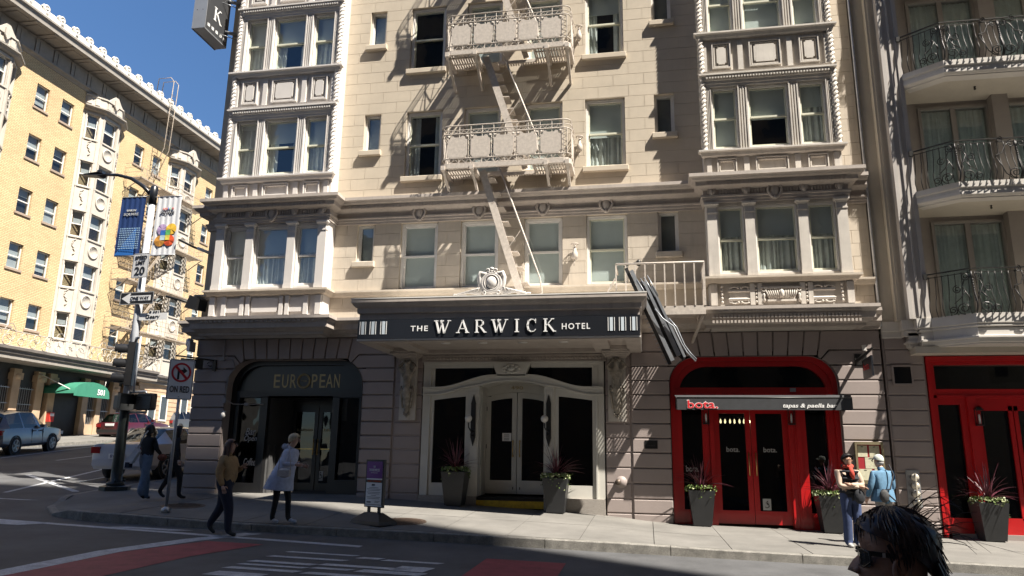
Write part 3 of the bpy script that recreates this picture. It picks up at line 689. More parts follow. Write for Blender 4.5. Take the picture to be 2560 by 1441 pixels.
for x0, x1, s in ((-11.36, -10.42, 0), (-6.8, -5.99, 0), (-5.975, -5.28, .03), (-.94, -.365, .03), (-.35, .52, 0), (4.1, 5.03, 0)):
    for i in range(len(ZC) - 1):
        lo, hi = ZC[i], ZC[i + 1]
        if i >= 9 and (x0 < -10 or x0 == -6.8 or x0 == -.35 or x0 > 4): continue
        rustic([(x0, lo), (x1, lo), (x1, hi), (x0, hi)], Y=16.985 + s)
def arch(xa, xb, zt, r, xl, xr):
    """blocks round a flat arch with rounded shoulders; xl, xr the outer edges of the piers beside it"""
    def arc(side, z):  # x of the opening edge at height z
        if z <= zt - r: dx = 0
        else: dx = r - math.sqrt(max(0, r * r - (z - zt + r) ** 2))
        return xa + dx if side < 0 else xb - dx
    for side, xo in ((-1, xl), (1, xr)):
        for lo, hi in ((1.42, 1.74), (1.74, 2.07)):
            zs = [lo + (hi - lo) * k / 4 for k in range(5)]
            rustic([(xo, lo)] + [(arc(side, z), z) for z in zs] + [(xo, hi)])
        x2 = arc(side, 2.2); zs = [2.07, 2.14, 2.2]
        rustic([(xo, 2.07)] + [(arc(side, z), z) for z in zs] + [(x2 + side * .18, 2.40), (xo, 2.40)])
        x3 = (xa + r * .62) if side < 0 else (xb - r * .62)
        zz = [2.2 + (zt - 2.2) * k / 3 for k in range(4)]
        rustic([(xo, 2.40), (x2 + side * .18, 2.40)] + [(arc(side, z), z) for z in zz if (arc(side, z) - x3) * side > 0] + [(x3, zt), (x3 + side * .1, 2.84), (xo, 2.84)])
    n = 9; a, c = xa + r * .62, xb - r * .62; mid = (a + c) / 2
    for i in range(n):
        p, q = a + (c - a) * i / n, a + (c - a) * (i + 1) / n; f = lambda x: x + (x - mid) / (c - mid) * .1
        rustic([(p, zt), (q, zt), (f(q), 2.84), (f(p), 2.84)])
    # rounded reveal
    pts = [(xa, -1.8)] + [(arc(-1, zt - r + r * math.sin(t)), zt - r + r * math.sin(t)) for t in [k * math.pi / 16 for k in range(9)]]
    pts += [(xb + xa - x, z) for x, z in pts[::-1]]
    b = MB(); n = len(pts)
    b.add([(x, 17.0, z) for x, z in pts] + [(x, 17.5, z) for x, z in pts], [(i, i + 1, i + 1 + n, i + n) for i in range(n - 1)]); H(b, 'arch_reveal', TAUPE)
    return pts
ARC1 = arch(-10.42, -6.8, 2.30, .68, -11.36, -5.99); ARC2 = arch(.52, 4.1, 2.28, .62, -.35, 5.03)
b = MB(); b.box(-11, 5, 20.9, 21, -2, 2.9); b.box(-11, 5, 17.5, 21, -1.5, -1.45); b.box(-11, 5, 17.5, 21, 2.83, 2.9); H(b, 'lobby_interior', ROOM)

# ---- bar with the gold sign (left arch): black frames, recessed double door
b = MB()
inner = [(x + (.11 if x < -8.6 else -.11), z - (.11 if z > 1.5 else 0)) for x, z in ARC1]
n = len(ARC1)
b.add([(x, 17.28, z) for x, z in ARC1] + [(x, 17.28, z) for x, z in inner] + [(x, 17.42, z) for x, z in inner], [(i, i + 1, n + i + 1, n + i) for i in range(n - 1)] + [(n + i, n + i + 1, 2 * n + i + 1, 2 * n + i) for i in range(n - 1)])
H(b, 'shopfront_frame', BLACK)
b = MB(); P = [p for p in inner if p[1] > 1.3]; b.prism([(P[0][0], 1.55)] + P[1:-1] + [(P[-1][0], 1.55)], 17.38, 17.42); H(b, 'sign_fascia', mat('black_sign_glass', (.006, .006, .007), .3, var=0))
b = MB(); b.prism([(P[0][0], 1.55)] + P[1:-1] + [(P[-1][0], 1.55)], 17.44, 17.5); b.box(-10.4, -6.85, 17.3, 17.5, 1.38, 1.55); b.box(-10.35, -10.2, 17.3, 17.5, -1.2, 1.4); b.box(-9.62, -9.42, 17.3, 17.5, -1.2, 1.4); b.box(-7.68, -7.5, 17.3, 17.5, -1.2, 1.4); b.box(-6.98, -6.85, 17.3, 17.5, -1.2, 1.4)
b.box(-10.2, -9.62, 17.3, 17.5, -1.2, -.72); b.box(-7.5, -6.98, 17.3, 17.5, -1.2, -.6); b.box(-9.42, -7.68, 18.26, 18.34, 1.2, 1.4); b.box(-9.42, -7.68, 17.3, 18.3, 1.38, 1.42)
H(b, 'shopfront_frame', BLACK)
SMOKE = mat('grey_wood_panel', (.07, .07, .072), .4, var=.15)
b = MB()
b.add([(-9.42, 17.45, -1.2), (-9.2, 18.3, -1.2), (-9.2, 18.3, 1.4), (-9.42, 17.45, 1.4)], [(0, 1, 2, 3)]); b.add([(-7.68, 17.45, -1.2), (-7.72, 18.3, -1.2), (-7.72, 18.3, 1.4), (-7.68, 17.45, 1.4)], [(3, 2, 1, 0)])
for t in (.1, .35, .6, .85): X = -9.42 + .22 * t; Yy = 17.45 + .85 * t; b.box(X - .015, X + .035, Yy - .03, Yy + .03, -1.1, .2)
H(b, 'entrance_reveal', SMOKE)
for x0, x1, z0 in ((-10.2, -9.62, -.72), (-7.5, -6.98, -.6)):
    b = MB(); b.box(x0, x1, 17.4, 17.41, z0, 1.38); H(b, 'shop_pane', DGLASS)
for x0, x1, hx in ((-9.19, -8.47, -8.52), (-8.45, -7.73, -8.40)):
    b = MB(); b.box(x0, x0 + .1, 18.26, 18.32, -.97, 1.2); b.box(x1 - .1, x1, 18.26, 18.32, -.97, 1.2); b.box(x0 + .1, x1 - .1, 18.26, 18.32, -.97, -.72); b.box(x0 + .1, x1 - .1, 18.26, 18.32, 1.08, 1.2)
    d = H(b, 'bar_door', BLACK); b = MB(); b.box(x0 + .1, x1 - .1, 18.29, 18.30, -.72, 1.08); H(b, 'door_pane', DGLASS, d)
    b = MB(); b.box(x0 + .1, x1 - .1, 18.25, 18.26, .12, .145); b.box(x0, x1, 18.24, 18.26, -.99, -.965); H(b, 'push_bar', GOLD, d)
    b = MB(); b.tube([(hx, 18.18, .0), (hx, 18.18, .36)], .016, 8); b.tube([(hx, 18.18, .06), (hx, 18.26, .06)], .012, 6); b.tube([(hx, 18.18, .3), (hx, 18.26, .3)], .012, 6); b.ball((hx, 18.18, .37), .022, .022, .022, 8, 5); b.ball((hx, 18.18, 0), .022, .022, .022, 8, 5); H(b, 'door_handle', GOLD, d)
GOLDP = mat('gold_leaf', (.42, .33, .17), .45, metal=.35, var=.1)
for ch, x in zip('EUR', (-9.34, -9.115, -8.89)): fit_text(ch, x, x + .17, 1.63, 1.97, 17.375, GOLDP, hotel, 'sign_letter', bold=.004).matrix_parent_inverse = Matrix.Translation((3.1, -17, 1))
for ch, x in zip('PEAN', (-8.31, -8.1, -7.93, -7.71)): fit_text(ch, x, x + (.15 if ch != 'A' else .19), 1.63, 1.97, 17.375, GOLDP, hotel, 'sign_letter', bold=.004).matrix_parent_inverse = Matrix.Translation((3.1, -17, 1))
b = MB(); b.tube([(-8.52 + .165 * math.cos(t), 17.36, 1.80 + .175 * math.sin(t)) for t in [k * math.pi / 12 for k in range(24)]], .018, 6, closed=True); b.tube([(-8.52 + .135 * math.cos(t), 17.36, 1.80 + .145 * math.sin(t)) for t in [k * math.pi / 12 for k in range(24)]], .006, 4, closed=True); H(b, 'sign_letter', GOLDP)
fit_text('THE', -8.60, -8.44, 1.78, 1.82, 17.37, GOLDP, hotel, 'sign_letter').matrix_parent_inverse = Matrix.Translation((3.1, -17, 1))
PALE = mat('window_lettering', (.5, .5, .5), .6, var=0)
def wtext(t, *a, **k): o = fit_text(t, *a, hotel, **k); o.matrix_parent_inverse = Matrix.Translation((3.1, -17, 1)); return o
wtext('Bar', -10.0, -9.72, .45, .62, 17.39, PALE, name='window_lettering', shear=.3); wtext('Open', -10.02, -9.68, .26, .44, 17.39, PALE, name='window_lettering', shear=.3)
wtext('Coffee', -9.98, -9.66, -.3, -.12, 17.39, PALE, name='window_lettering', shear=.3); wtext('EUROPEAN', -9.05, -8.62, .58, .65, 18.28, GOLDP, name='window_lettering'); wtext('EUROPEAN', -8.3, -7.87, .58, .65, 18.28, GOLDP, name='window_lettering')
LAB = mat('sticker_white', (.45, .46, .45), .6, var=0)
b = MB(); b.box(-8.38, -8.24, 18.275, 18.28, -.66, -.42); H(b, 'access_sticker', LAB)
def wheelchair(x, z, s, Y, m, parent):
    b = MB(); b.tube([(x + s * .3 * math.cos(t), Y, z + s * (-.15 + .3 * math.sin(t))) for t in [k * .5 - 2.6 for k in range(9)]], s * .05, 4); b.ball((x + s * .08, Y, z + s * .42), s * .09, .004, s * .09, 8, 5)
    b.bar((x + s * .02, Y, z + s * .28), (x + s * .05, Y, z - s * .02), s * .1, .008); b.bar((x, Y, z), (x + s * .26, Y, z), s * .08, .008); b.bar((x + s * .26, Y, z), (x + s * .34, Y, z - s * .34), s * .08, .008); b.bar((x + .02 * s, Y, z + s * .2), (x + s * .25, Y, z + s * .12), s * .06, .008); b.bar((x - s * .18, Y, z + s * .22), (x + s * .02, Y, z + s * .24), s * .06, .008)
    return H(b, 'access_symbol', m, parent)
wheelchair(-8.32, -.53, .17, 18.27, BLACK, None)
# conduit and camera on the left pier
b = MB(); CW = mat('grey_conduit', (.30, .29, .29), .6, var=.1)
b.tube([(-10.55, 16.95, 2.8), (-10.56, 16.95, 2.35), (-10.56, 16.95, 2.32), (-10.3, 16.96, 2.3), (-10.2, 16.96, 2.1)], .012, 6); b.tube([(-10.2, 16.96, 2.1), (-10.36, 16.96, 1.9), (-10.4, 16.97, 1.5), (-10.4, 16.97, 1.2)], .016, 6)
b.box(-10.65, -10.52, 16.93, 16.99, 2.28, 2.36); b.box(-10.44, -10.36, 16.92, 16.99, 1.22, 1.34); b.tube([(-10.38, 16.96, 1.3), (-10.25, 17.1, 1.2), (-9.95, 17.25, 1.2), (-9.5, 17.26, 1.21)], .014, 6); b.box(-10.02, -9.9, 17.22, 17.27, 1.17, 1.24)
H(b, 'conduit', CW)
b = MB(); b.lathe([(.03, .98), (.055, .95), (.06, .90), (.045, .86), (.01, .84)], -10.37, 16.9, 10); b.box(-10.4, -10.35, 16.92, 16.99, .98, 1.02); H(b, 'security_camera', WHITE)

# ---- main entrance: white frame, serpentine band, recessed doors
Xe = -3.11
def top(d): d = abs(d); return 1.575 + .285 * .5 * (1 + math.cos(min(1, max(0, (d - .42) / 1.35)) * math.pi))     # top of the band
def bot(d):
    d = abs(d)
    return 1.765 - .12 * (d / .8) ** 2 if d < .8 else 1.44 + .205 * .5 * (1 + math.cos(min(1, (d - .8) / 1.1) * math.pi))
b = MB(); dx = [(-2.14 + 4.28 * i / 40) for i in range(41)]; xs = [Xe + d for d in dx]
b.ribbon(xs, lambda x: bot(x - Xe), lambda x: top(x - Xe), 16.95, 17.1); b.ribbon(xs, lambda x: top(x - Xe), lambda x: top(x - Xe) + .03, 16.9, 17.1); b.ribbon(xs, lambda x: bot(x - Xe) - .025, lambda x: bot(x - Xe), 16.92, 17.1)
H(b, 'serpentine_band', ENTW)
b = MB()
for s in (-1, 1):
    b.box(Xe + s * 1.96, Xe + s * 2.15, 17.0, 17.2, -.88, 2.17); b.box(Xe + s * 1.96, Xe + s * 2.0, 16.97, 17.0, -.88, 2.06)
    b.box(Xe + s * 1.0, Xe + s * 1.96, 17.02, 17.12, -.88, -.60); b.box(Xe + s * 1.0, Xe + s * 1.1, 17.02, 17.12, -.60, 1.6); b.box(Xe + s * 1.88, Xe + s * 1.96, 17.02, 17.12, -.6, 1.5)
    b.box(Xe + s * .77, Xe + s * 1.0, 16.97, 17.25, -.88, 1.62); b.box(Xe + s * .80, Xe + s * .97, 16.95, 16.97, -.7, 1.5)
    xs = [Xe + s * d for d in fr(1.1, 1.88, 10)]; xs.sort(); b.ribbon(xs, lambda x: 1.39 - .09 * ((abs(x - Xe) - 1.1) / .78) ** 1.2, lambda x: bot(x - Xe) - .01, 17.02, 17.12)
    b.box(Xe + s * .45, Xe + s * 1.96, 17.0, 17.12, 2.06, 2.17); b.box(Xe + s * 1.88, Xe + s * 1.96, 17.02, 17.12, 1.5, 2.06)
    b.box(Xe + s * .77, Xe + s * .80, 17.25, 17.85, -.88, 1.66)
    for z0, z1 in ((1.3, 1.48), (-.6, -.5), (-.86, -.62)): b.box(Xe + s * .755, Xe + s * .77, 17.3, 17.78, z0, z1)
    for yy in (17.25, 17.7): b.box(Xe + s * .755, Xe + s * .77, yy, yy + .1, -.5, 1.3)
b.box(Xe - 2.15, Xe + 2.15, 16.96, 17.02, 2.14, 2.2)
H(b, 'entrance_frame', ENTW)
b = MB(); b.prism([(Xe - .33, 1.85), (Xe + .33, 1.85), (Xe + .46, 2.18), (Xe - .46, 2.18)], 16.9, 17.08); k1 = H(b, 'keystone', ENTW)
b = MB()
for i in range(9): t = 2 * math.pi * i / 9; b.ball((Xe + .17 * math.cos(t), 16.89, 2.02 + .085 * math.sin(t)), .05, .03, .035, 8, 5)
b.ball((Xe, 16.885, 2.02), .09, .04, .055, 10, 6)
for s in (-1, 1): b.tube([(Xe + s * (.1 + .12 * math.cos(t)), 16.89, 2.0 + .07 * math.sin(t)) for t in [k * .7 for k in range(8)]], .016, 5)
H(b, 'carved_shell', ENTW, k1)
for s in (-1, 1):
    b = MB(); xs = sorted([Xe + s * d for d in fr(.46, 1.88, 14)]); b.ribbon(xs, lambda x: top(x - Xe), lambda x: 2.06, 17.07, 17.08); H(b, 'transom_pane', DGLASS)
    b = MB(); b.box(Xe + s * 1.1, Xe + s * 1.88, 17.07, 17.08, -.6, 1.42); H(b, 'side_pane', DGLASS)
    x0, x1 = (Xe - .765, Xe - .008) if s < 0 else (Xe + .008, Xe + .765); zt = lambda x: 1.545 - .105 * ((x - Xe) / .77) ** 2
    b = MB(); xs = fr(x0, x1, 8); gx0, gx1 = x0 + .115, x1 - .115; Y = 17.8
    b.box(x0, gx0, Y, Y + .05, -.85, zt(x0 if s < 0 else gx0) - .0); b.box(gx1, x1, Y, Y + .05, -.85, zt(x1 if s > 0 else gx1)); b.box(gx0, gx1, Y, Y + .05, -.85, -.54); b.ribbon(fr(gx0, gx1, 8), lambda x: zt(x) - .135 - .04 * abs((x - (gx0 + gx1) / 2) / .27) ** 2 * 0, zt, Y, Y + .05)
    d = H(b, 'entrance_door', ENTW); b = MB(); b.box(gx0, gx1, Y + .02, Y + .03, -.54, 1.42); H(b, 'door_pane', DGLASS, d)
    hx = Xe + s * .085; b = MB(); b.tube([(hx, Y - .07, .0), (hx, Y - .085, .2), (hx, Y - .07, .40)], .014, 8)
    for z in (.03, .37): b.tube([(hx, Y - .07, z), (hx, Y, z)], .012, 6); b.ball((hx, Y - .07, z), .022, .022, .03, 8, 5)
    H(b, 'door_handle', GOLD, d); b = MB()
    for z in (-.75,): b.box(hx - s * 0 - .01, hx + .01, Y - .015, Y, z, z + .06)
    b.box(Xe + s * .755 - .015, Xe + s * .755 + .015, Y - .02, Y, 1.1, 1.2); b.box(Xe + s * .755 - .015, Xe + s * .755 + .015, Y - .02, Y, .2, .3); H(b, 'hinge', IRON, d)
b = MB(); b.ribbon([Xe + d for d in fr(-.77, .77, 14)], lambda x: 1.55 - .105 * ((x - Xe) / .77) ** 2, lambda x: 1.83, 17.8, 17.86); b.ribbon([Xe + d for d in fr(-.77, .77, 14)], lambda x: bot(x - Xe), lambda x: bot(x - Xe) + .03, 17.1, 17.8); H(b, 'arched_panel', ENTW)
wtext('490', Xe - .16, Xe + .14, 1.615, 1.70, 17.79, GOLDP, name='house_number')
b = MB(); b.box(Xe - .36, Xe - .14, 17.805, 17.812, .38, .57); H(b, 'door_notice', LETW)
b = MB()
for z in (.53, .5, .475, .44, .42, .40): b.box(Xe - .32, Xe - .19, 17.803, 17.8045, z, z + .008)
H(b, 'notice_print', BLACK)
YEL = mat('yellow_step_paint', (.55, .36, .02), .6, var=.2, vscale=12)
b = MB(); b.box(Xe - .78, Xe + .78, 17.0, 17.9, -1.6, -.90); H(b, 'entrance_step', mat('dark_mat', (.015, .015, .016), .9)); b = MB(); b.box(Xe - .78, Xe + .78, 16.96, 17.0, -1.12, -.965); H(b, 'step_riser', YEL)
for x0, x1 in ((-5.27, -3.89), (-2.33, -.955)): b = MB(); b.box(x0, x1, 16.93, 17.2, -1.7, -.88); H(b, 'granite_plinth', GRAN)
b = MB(); b.box(Xe - 2.16, Xe + 2.16, 16.98, 17.2, 2.2, 2.37); b.mould([(Xe - 2.2, 17.0), (Xe + 2.2, 17.0)], [(0, 2.37), (.04, 2.36), (.04, 2.33), (.015, 2.32), (.015, 2.24), (.03, 2.23), (.03, 2.2), (0, 2.2)]); H(b, 'entrance_frieze', CORN)
b = MB()
for i in range(52): x = Xe - 2.12 + 4.24 * (i + .5) / 52; b.ball((x, 16.97, 2.28), .032, .02, .036, 6, 4)
H(b, 'egg_and_dart', CORN, kind='stuff')
# things seen in the lobby windows
# ---- canopy over the entrance
CAN = (-6.11, -.10); YF = 14.85
b = MB(); b.box(CAN[0], CAN[1], YF + .02, 17.0, 2.47, 3.25); H(b, 'canopy_body', CORN)
path = [(CAN[0], 17.0), (CAN[0], YF), (CAN[1], YF), (CAN[1], 17.0)]
H(MB().mould(path, [(0, 3.285), (.15, 3.265), (.15, 3.215), (.13, 3.20), (.09, 3.135), (.05, 3.12), (.04, 3.10), (.04, 3.0), (.01, 2.985), (-.04, 2.97), (-.05, 2.9), (-.06, 2.86), (-.06, 2.8)]), 'canopy_cornice', CORN)
b = MB(); b.box(CAN[0] - .155, CAN[1] + .155, YF - .155, 17, 3.286, 3.31); H(b, 'canopy_flashing', WHITE)
b = MB()
for i in range(46): x = CAN[0] + .06 + (CAN[1] - CAN[0] - .12) * (i + .5) / 46; b.tube([(x + .035 * math.cos(t), YF + .03, 2.925 + .035 * math.sin(t)) for t in [k * .9 for k in range(7)]], .011, 4)
H(b, 'scroll_band', CORN, kind='stuff')
H(MB().mould(path, [(0, 2.435), (.02, 2.435), (.02, 2.40), (0, 2.40)]), 'canopy_edge_strip', WHITE)
b = MB()
for x0, x1, y0, y1 in ((CAN[0], CAN[1], YF, YF + .28), (CAN[0], CAN[1], 16.75, 17), (CAN[0], CAN[0] + .3, YF + .28, 16.75), (CAN[1] - .3, CAN[1], YF + .28, 16.75), (-5.45, -5.1, YF + .28, 16.75), (-1.12, -.77, YF + .28, 16.75)): b.box(x0, x1, y0, y1, 2.38, 2.47)
H(b, 'soffit_beam', CORN)
for x in (-4.4, -3.55, -2.65, -1.75): b = MB(); b.lathe([(.11, 2.455), (.11, 2.47), (.07, 2.472), (.065, 2.46)], x, 15.75, 16); H(b, 'downlight', WHITE)
# consoles and caryatids
def skin(name, pts, edges, mats, labels=None, root=None, sub=2, parent=None):
    """continuous body grown round a skeleton. pts: name -> (x,y,z,rx,ry,material slot)"""
    names = list(pts); me = bpy.data.meshes.new(name)
    me.from_pydata([pts[n][:3] for n in names], [(names.index(a), names.index(c)) for a, c in edges], [])
    ob = bpy.data.objects.new(name, me); C.objects.link(ob)
    md = ob.modifiers.new('s', 'SKIN'); md.use_smooth_shade = True
    sv = me.skin_vertices[0].data
    for i, n in enumerate(names): sv[i].radius = pts[n][3:5]; sv[i].use_root = (n == (root or names[0]))
    m2 = ob.modifiers.new('u', 'SUBSURF'); m2.levels = sub; m2.render_levels = sub
    new = bpy.data.meshes.new_from_object(ob.evaluated_get(bpy.context.evaluated_depsgraph_get()))
    bpy.data.objects.remove(ob); bpy.data.meshes.remove(me); new.name = name
    new.materials.clear()
    for m in mats: new.materials.append(m)
    if len(mats) > 1:
        seg = [(Vector(pts[a][:3]), Vector(pts[c][:3]), pts[a][5], pts[c][5], pts[a][3], pts[c][3]) for a, c in edges]
        for p in new.polygons:
            c = p.center; best = (1e9, 0)
            for A, B, la, lb, ra, rb in seg:
                d = B - A; t = max(0, min(1, (c - A).dot(d) / max(1e-9, d.length_squared))); q = (c - (A + d * t)).length - (ra + (rb - ra) * t)
                if q < best[0]: best = (q, la if t < .5 else lb)
            p.material_index = best[1]
    new.polygons.foreach_set('use_smooth', [True] * len(new.polygons)); new.update()
    return new
car = skin('caryatid', {'pelvis': (0, -.12, 1.62, .10, .09, 0), 'waist': (0, -.13, 1.74, .085, .075, 0), 'chest': (0, -.14, 1.92, .125, .085, 0), 'neck': (0, -.15, 2.04, .045, .045, 0), 'head': (0, -.18, 2.13, .075, .08, 0), 'crown': (0, -.16, 2.21, .06, .06, 0),
    'shl': (-.14, -.12, 1.98, .055, .055, 0), 'ell': (-.215, -.14, 2.06, .042, .042, 0), 'hal': (-.10, -.1, 2.19, .034, .034, 0), 'shr': (.14, -.12, 1.98, .055, .055, 0), 'elr': (.215, -.14, 2.06, .042, .042, 0), 'har': (.10, -.1, 2.19, .034, .034, 0),
    's1': (0, -.11, 1.5, .13, .10, 0), 's2': (0, -.08, 1.32, .105, .09, 0), 's3': (0, -.06, 1.14, .085, .075, 0), 's4': (0, -.05, .98, .06, .055, 0)},
    [('pelvis', 'waist'), ('waist', 'chest'), ('chest', 'neck'), ('neck', 'head'), ('head', 'crown'), ('chest', 'shl'), ('shl', 'ell'), ('ell', 'hal'), ('chest', 'shr'), ('shr', 'elr'), ('elr', 'har'), ('pelvis', 's1'), ('s1', 's2'), ('s2', 's3'), ('s3', 's4')], [STONE])
for x in (-5.62, -.665):
    b = MB(); b.box(x - .2, x + .2, 16.93, 17.0, .82, 2.26); H(b, 'caryatid_backplate', BAYP2)
    b = MB()
    for i in range(4): b.box(x - .21 - .035 * i, x + .21 + .035 * i, 16.8 - .12 * i, 17.0, 2.24 + .035 * i, 2.275 + .035 * i)
    b.box(x - .3, x + .3, 16.35, 17, 2.38, 2.47); H(b, 'console', CORN)
    o = link('caryatid', car); o.parent = hotel; o.matrix_parent_inverse = Matrix.Translation((3.1, -17, 1)); o.location = (x, 16.95, 0)
    b = MB()
    for s in (-1, 1):
        b.tube([(x + s * .13, 16.82, 1.62), (x + s * .155, 16.83, 1.48), (x + s * .12, 16.86, 1.3), (x + s * .09, 16.88, 1.1)], .028, 6); b.ball((x + s * .1, 16.80, 1.52), .05, .035, .05, 8, 5)
        b.ball((x + s * .06, 16.77, 2.14 + .05), .05, .05, .045, 8, 5)
    for k, z in enumerate((1.55, 1.45, 1.36, 1.27, 1.18, 1.09, 1.01)): b.ball((x, 16.80 + .015 * k, z), .09 - .008 * k, .05, .035, 10, 5)
    for k in range(5): b.ball((x - .06 + .03 * k, 16.88, .98 - .03 * (2 - abs(2 - k))), .02, .03, .05, 6, 4)
    H(b, 'caryatid_carving', STONE)
# cartouche on the canopy
b = MB(); x, Y, z = -3.18, 14.86, 3.31
oval = lambda a, c, o, k=24: [(x + a * math.cos(2 * math.pi * i / k), Y - o, z + .30 + c * math.sin(2 * math.pi * i / k)) for i in range(k)]
b.tube(oval(.205, .20, .02), .05, 6, closed=True); b.tube(oval(.155, .165, .05), .022, 5, closed=True); b.ball((x, Y - .02, z + .30), .13, .09, .145, 14, 8); b.box(x - .18, x + .18, Y - .01, Y + .05, z, z + .42)
for s in (-1, 1):
    b.tube([(x + s * .08, Y, z + .53), (x + s * .16, Y - .03, z + .49), (x + s * .24, Y - .05, z + .52), (x + s * .27, Y - .03, z + .42), (x + s * .25, Y, z + .28), (x + s * .2, Y, z + .12), (x + s * .12, Y, z + .05)], [.03, .045, .04, .05, .055, .05, .03], 7)
    b.tube([(x + s * (.08 + .04 * math.cos(t)), Y - .05, z + .555 + .04 * math.sin(t)) for t in [k * .8 for k in range(7)]], .02, 5); b.tube([(x + s * (.15 + .035 * math.cos(t)), Y - .05, z + .08 + .035 * math.sin(t)) for t in [k * .8 for k in range(7)]], .018, 5)
    for k in range(6):
        a = .28 + .09 * k; b.tube([(x + s * .22, Y, z + .04), (x + s * (.22 + (a - .22) * .6), Y - .03, z + .2 - .022 * k), (x + s * a, Y - .04, z + .17 - .022 * k), (x + s * (a + .03), Y - .02, z + .10 - .012 * k)], [.015, .022, .022, .012], 5)
    b.tube([(x + s * d, Y - .01, z + .03 + .03 * abs(math.sin(d * 14))) for d in fr(.55, .84, 10)], .018, 5)
b.ball((x, Y - .03, z + .60), .05, .05, .04, 8, 5); b.ball((x, Y - .04, z + .54), .03, .03, .05, 8, 5)
H(b, 'cartouche', BAYP)
# ---- hotel name sign
sgn = thing('hotel_name_sign', 'long black sign reading THE WARWICK HOTEL on the entrance canopy', 'sign', (-3.1, YF - .03, 2.43))
def inv(o, root): o.parent = root; o.matrix_parent_inverse = Matrix.Translation(root.location).inverted(); return o
def T(mb, name, m, root, parent=None):
    o = mb.build(name, m)
    if parent: o.parent = parent
    else: inv(o, root)
    return o
b = MB(); b.box(CAN[0] - .005, CAN[1] + .005, YF - .035, YF + .02, 2.437, 2.855); T(b, 'sign_panel', NAVY, sgn)
b = MB(); serif_word(b, 'WARWICK', -4.40, 2.53, .275, YF - .06, YF - .035, gap=.46, squeeze=1.0)
xs_ = [v[0] for v in b.v]; x0_, x1_ = min(xs_), max(xs_); b.v = [(-4.40 + (v[0] - x0_) / (x1_ - x0_) * 2.6, v[1], v[2]) for v in b.v]; T(b, 'letters', LETW, sgn)
for t, a, c, d, e in (('THE', -4.92, -4.54, 2.585, 2.70), ('HOTEL', -1.68, -1.10, 2.575, 2.70)): o = fit_text(t, a, c, d, e, YF - .04, LETW, None, 'letters', spacing=1.25, bold=.012); inv(o, sgn)
PBL = mat('pale_blue_bar', (.55, .62, .68), .5, var=0)
for x in (-6.0, -5.77, -5.53, -.67, -.445, -.22):
    b = MB(); b.box(x - .03, x + .03, YF - .045, YF - .035, 2.53, 2.81); T(b, 'sign_bar', PBL, sgn); b = MB(); b.box(x - .07, x - .058, YF - .045, YF - .035, 2.53, 2.81); b.box(x + .058, x + .07, YF - .045, YF - .035, 2.53, 2.81); T(b, 'sign_bar', LETW, sgn)
# ---- wall sconces beside the doors
for s, nm in ((-1, 'left'), (1, 'right')):
    X = Xe + s * .885; t = thing('wall_sconce', 'ornate iron wall sconce with white globe %s of the entrance doors' % nm, 'wall lamp', (X, 16.95, .9), 0, 'sconces beside the entrance doors')
    b = MB(); b.box(X - .055, X + .055, 16.91, 16.95, .45, 1.2); b.prism([(X - .06, 1.2), (X + .06, 1.2), (X + .02, 1.36), (X, 1.42), (X - .02, 1.36)], 16.91, 16.95); b.prism([(X - .06, .45), (X, .24), (X + .06, .45)], 16.91, 16.95); T(b, 'backplate', IRON, t)
    b = MB(); b.tube([(X, 16.93, .6), (X, 16.78, .55), (X - .06, 16.72, .66), (X - .07, 16.74, .76)], .016, 6); b.tube([(X, 16.9, .5), (X - .02, 16.82, .44), (X - .03, 16.8, .52)], .014, 6); T(b, 'arm', IRON, t)
    b = MB(); b.ball((X - .07, 16.74, .86), .085, .085, .085, 14, 8); T(b, 'globe', mat('opal_globe', (.62, .60, .57), .3, var=0), t)

# ---- red restaurant front (right arch)
def red_front(x0, x1, zt, ARC, root, Y=17.2, arched=True):
    put = (lambda mb, n, m: H(mb, n, m)) if root is hotel else (lambda mb, n, m: T(mb, n, m, root))
    b = MB()
    if arched:
        mid = (x0 + x1) / 2; inn = [(x + (.1 if x < mid else -.1), z - (.1 if z > 1.5 else 0)) for x, z in ARC]; inn2 = [(x + (.2 if x < mid else -.2), z - (.21 if z > 1.5 else 0)) for x, z in ARC]; n = len(ARC)
        b.add([(x, 17.1, z) for x, z in ARC] + [(x, 17.1, z) for x, z in inn] + [(x, 17.16, z) for x, z in inn] + [(x, 17.16, z) for x, z in inn2] + [(x, 17.3, z) for x, z in inn2], [(n * k + i, n * k + i + 1, n * (k + 1) + i + 1, n * (k + 1) + i) for k in range(4) for i in range(n - 1)])
    else:
        for q, y in ((0, 17.0), (.08, 17.05)): b.box(x0 + q, x0 + q + .08, y, 17.3, -1.6, zt - q); b.box(x0 + q + .08, x1, y, 17.3, zt - q - .1, zt - q)
    put(b, 'red_frame', RED)
    return put
ps = red_front(.52, 4.1, 2.28, ARC2, hotel)
b = MB(); b.box(.68, 3.94, 17.18, 17.34, 1.40, 1.60); b.box(.7, 3.92, 17.14, 17.2, 1.36, 1.44); H(b, 'red_frame', RED)
b = MB(); P = [p for p in [(x + (.19 if x < 2.3 else -.19), z - .2) for x, z in ARC2] if p[1] > 1.2]; b.prism([(P[0][0], 1.58)] + P[1:-1] + [(P[-1][0], 1.58)], 17.25, 17.26); H(b, 'transom_pane', DGLASS)
b = MB()
for a, c in ((.62, .76), (1.2, 1.34), (1.34, 1.47), (3.04, 3.16), (3.16, 3.4), (3.84, 3.98)): b.box(a, c, 17.17 if c - a > .13 else 17.2, 17.4, -1.6, 1.4)
for x in (1.36, 3.2): b.box(x, x + .09, 17.14, 17.17, -1.2, 1.3)
b.box(.76, 1.2, 17.22, 17.3, -1.6, -1.06); b.box(3.4, 3.84, 17.22, 17.3, -1.6, -1.08); b.box(1.47, 3.04, 17.3, 17.4, 1.1, 1.4)
H(b, 'red_frame', RED)
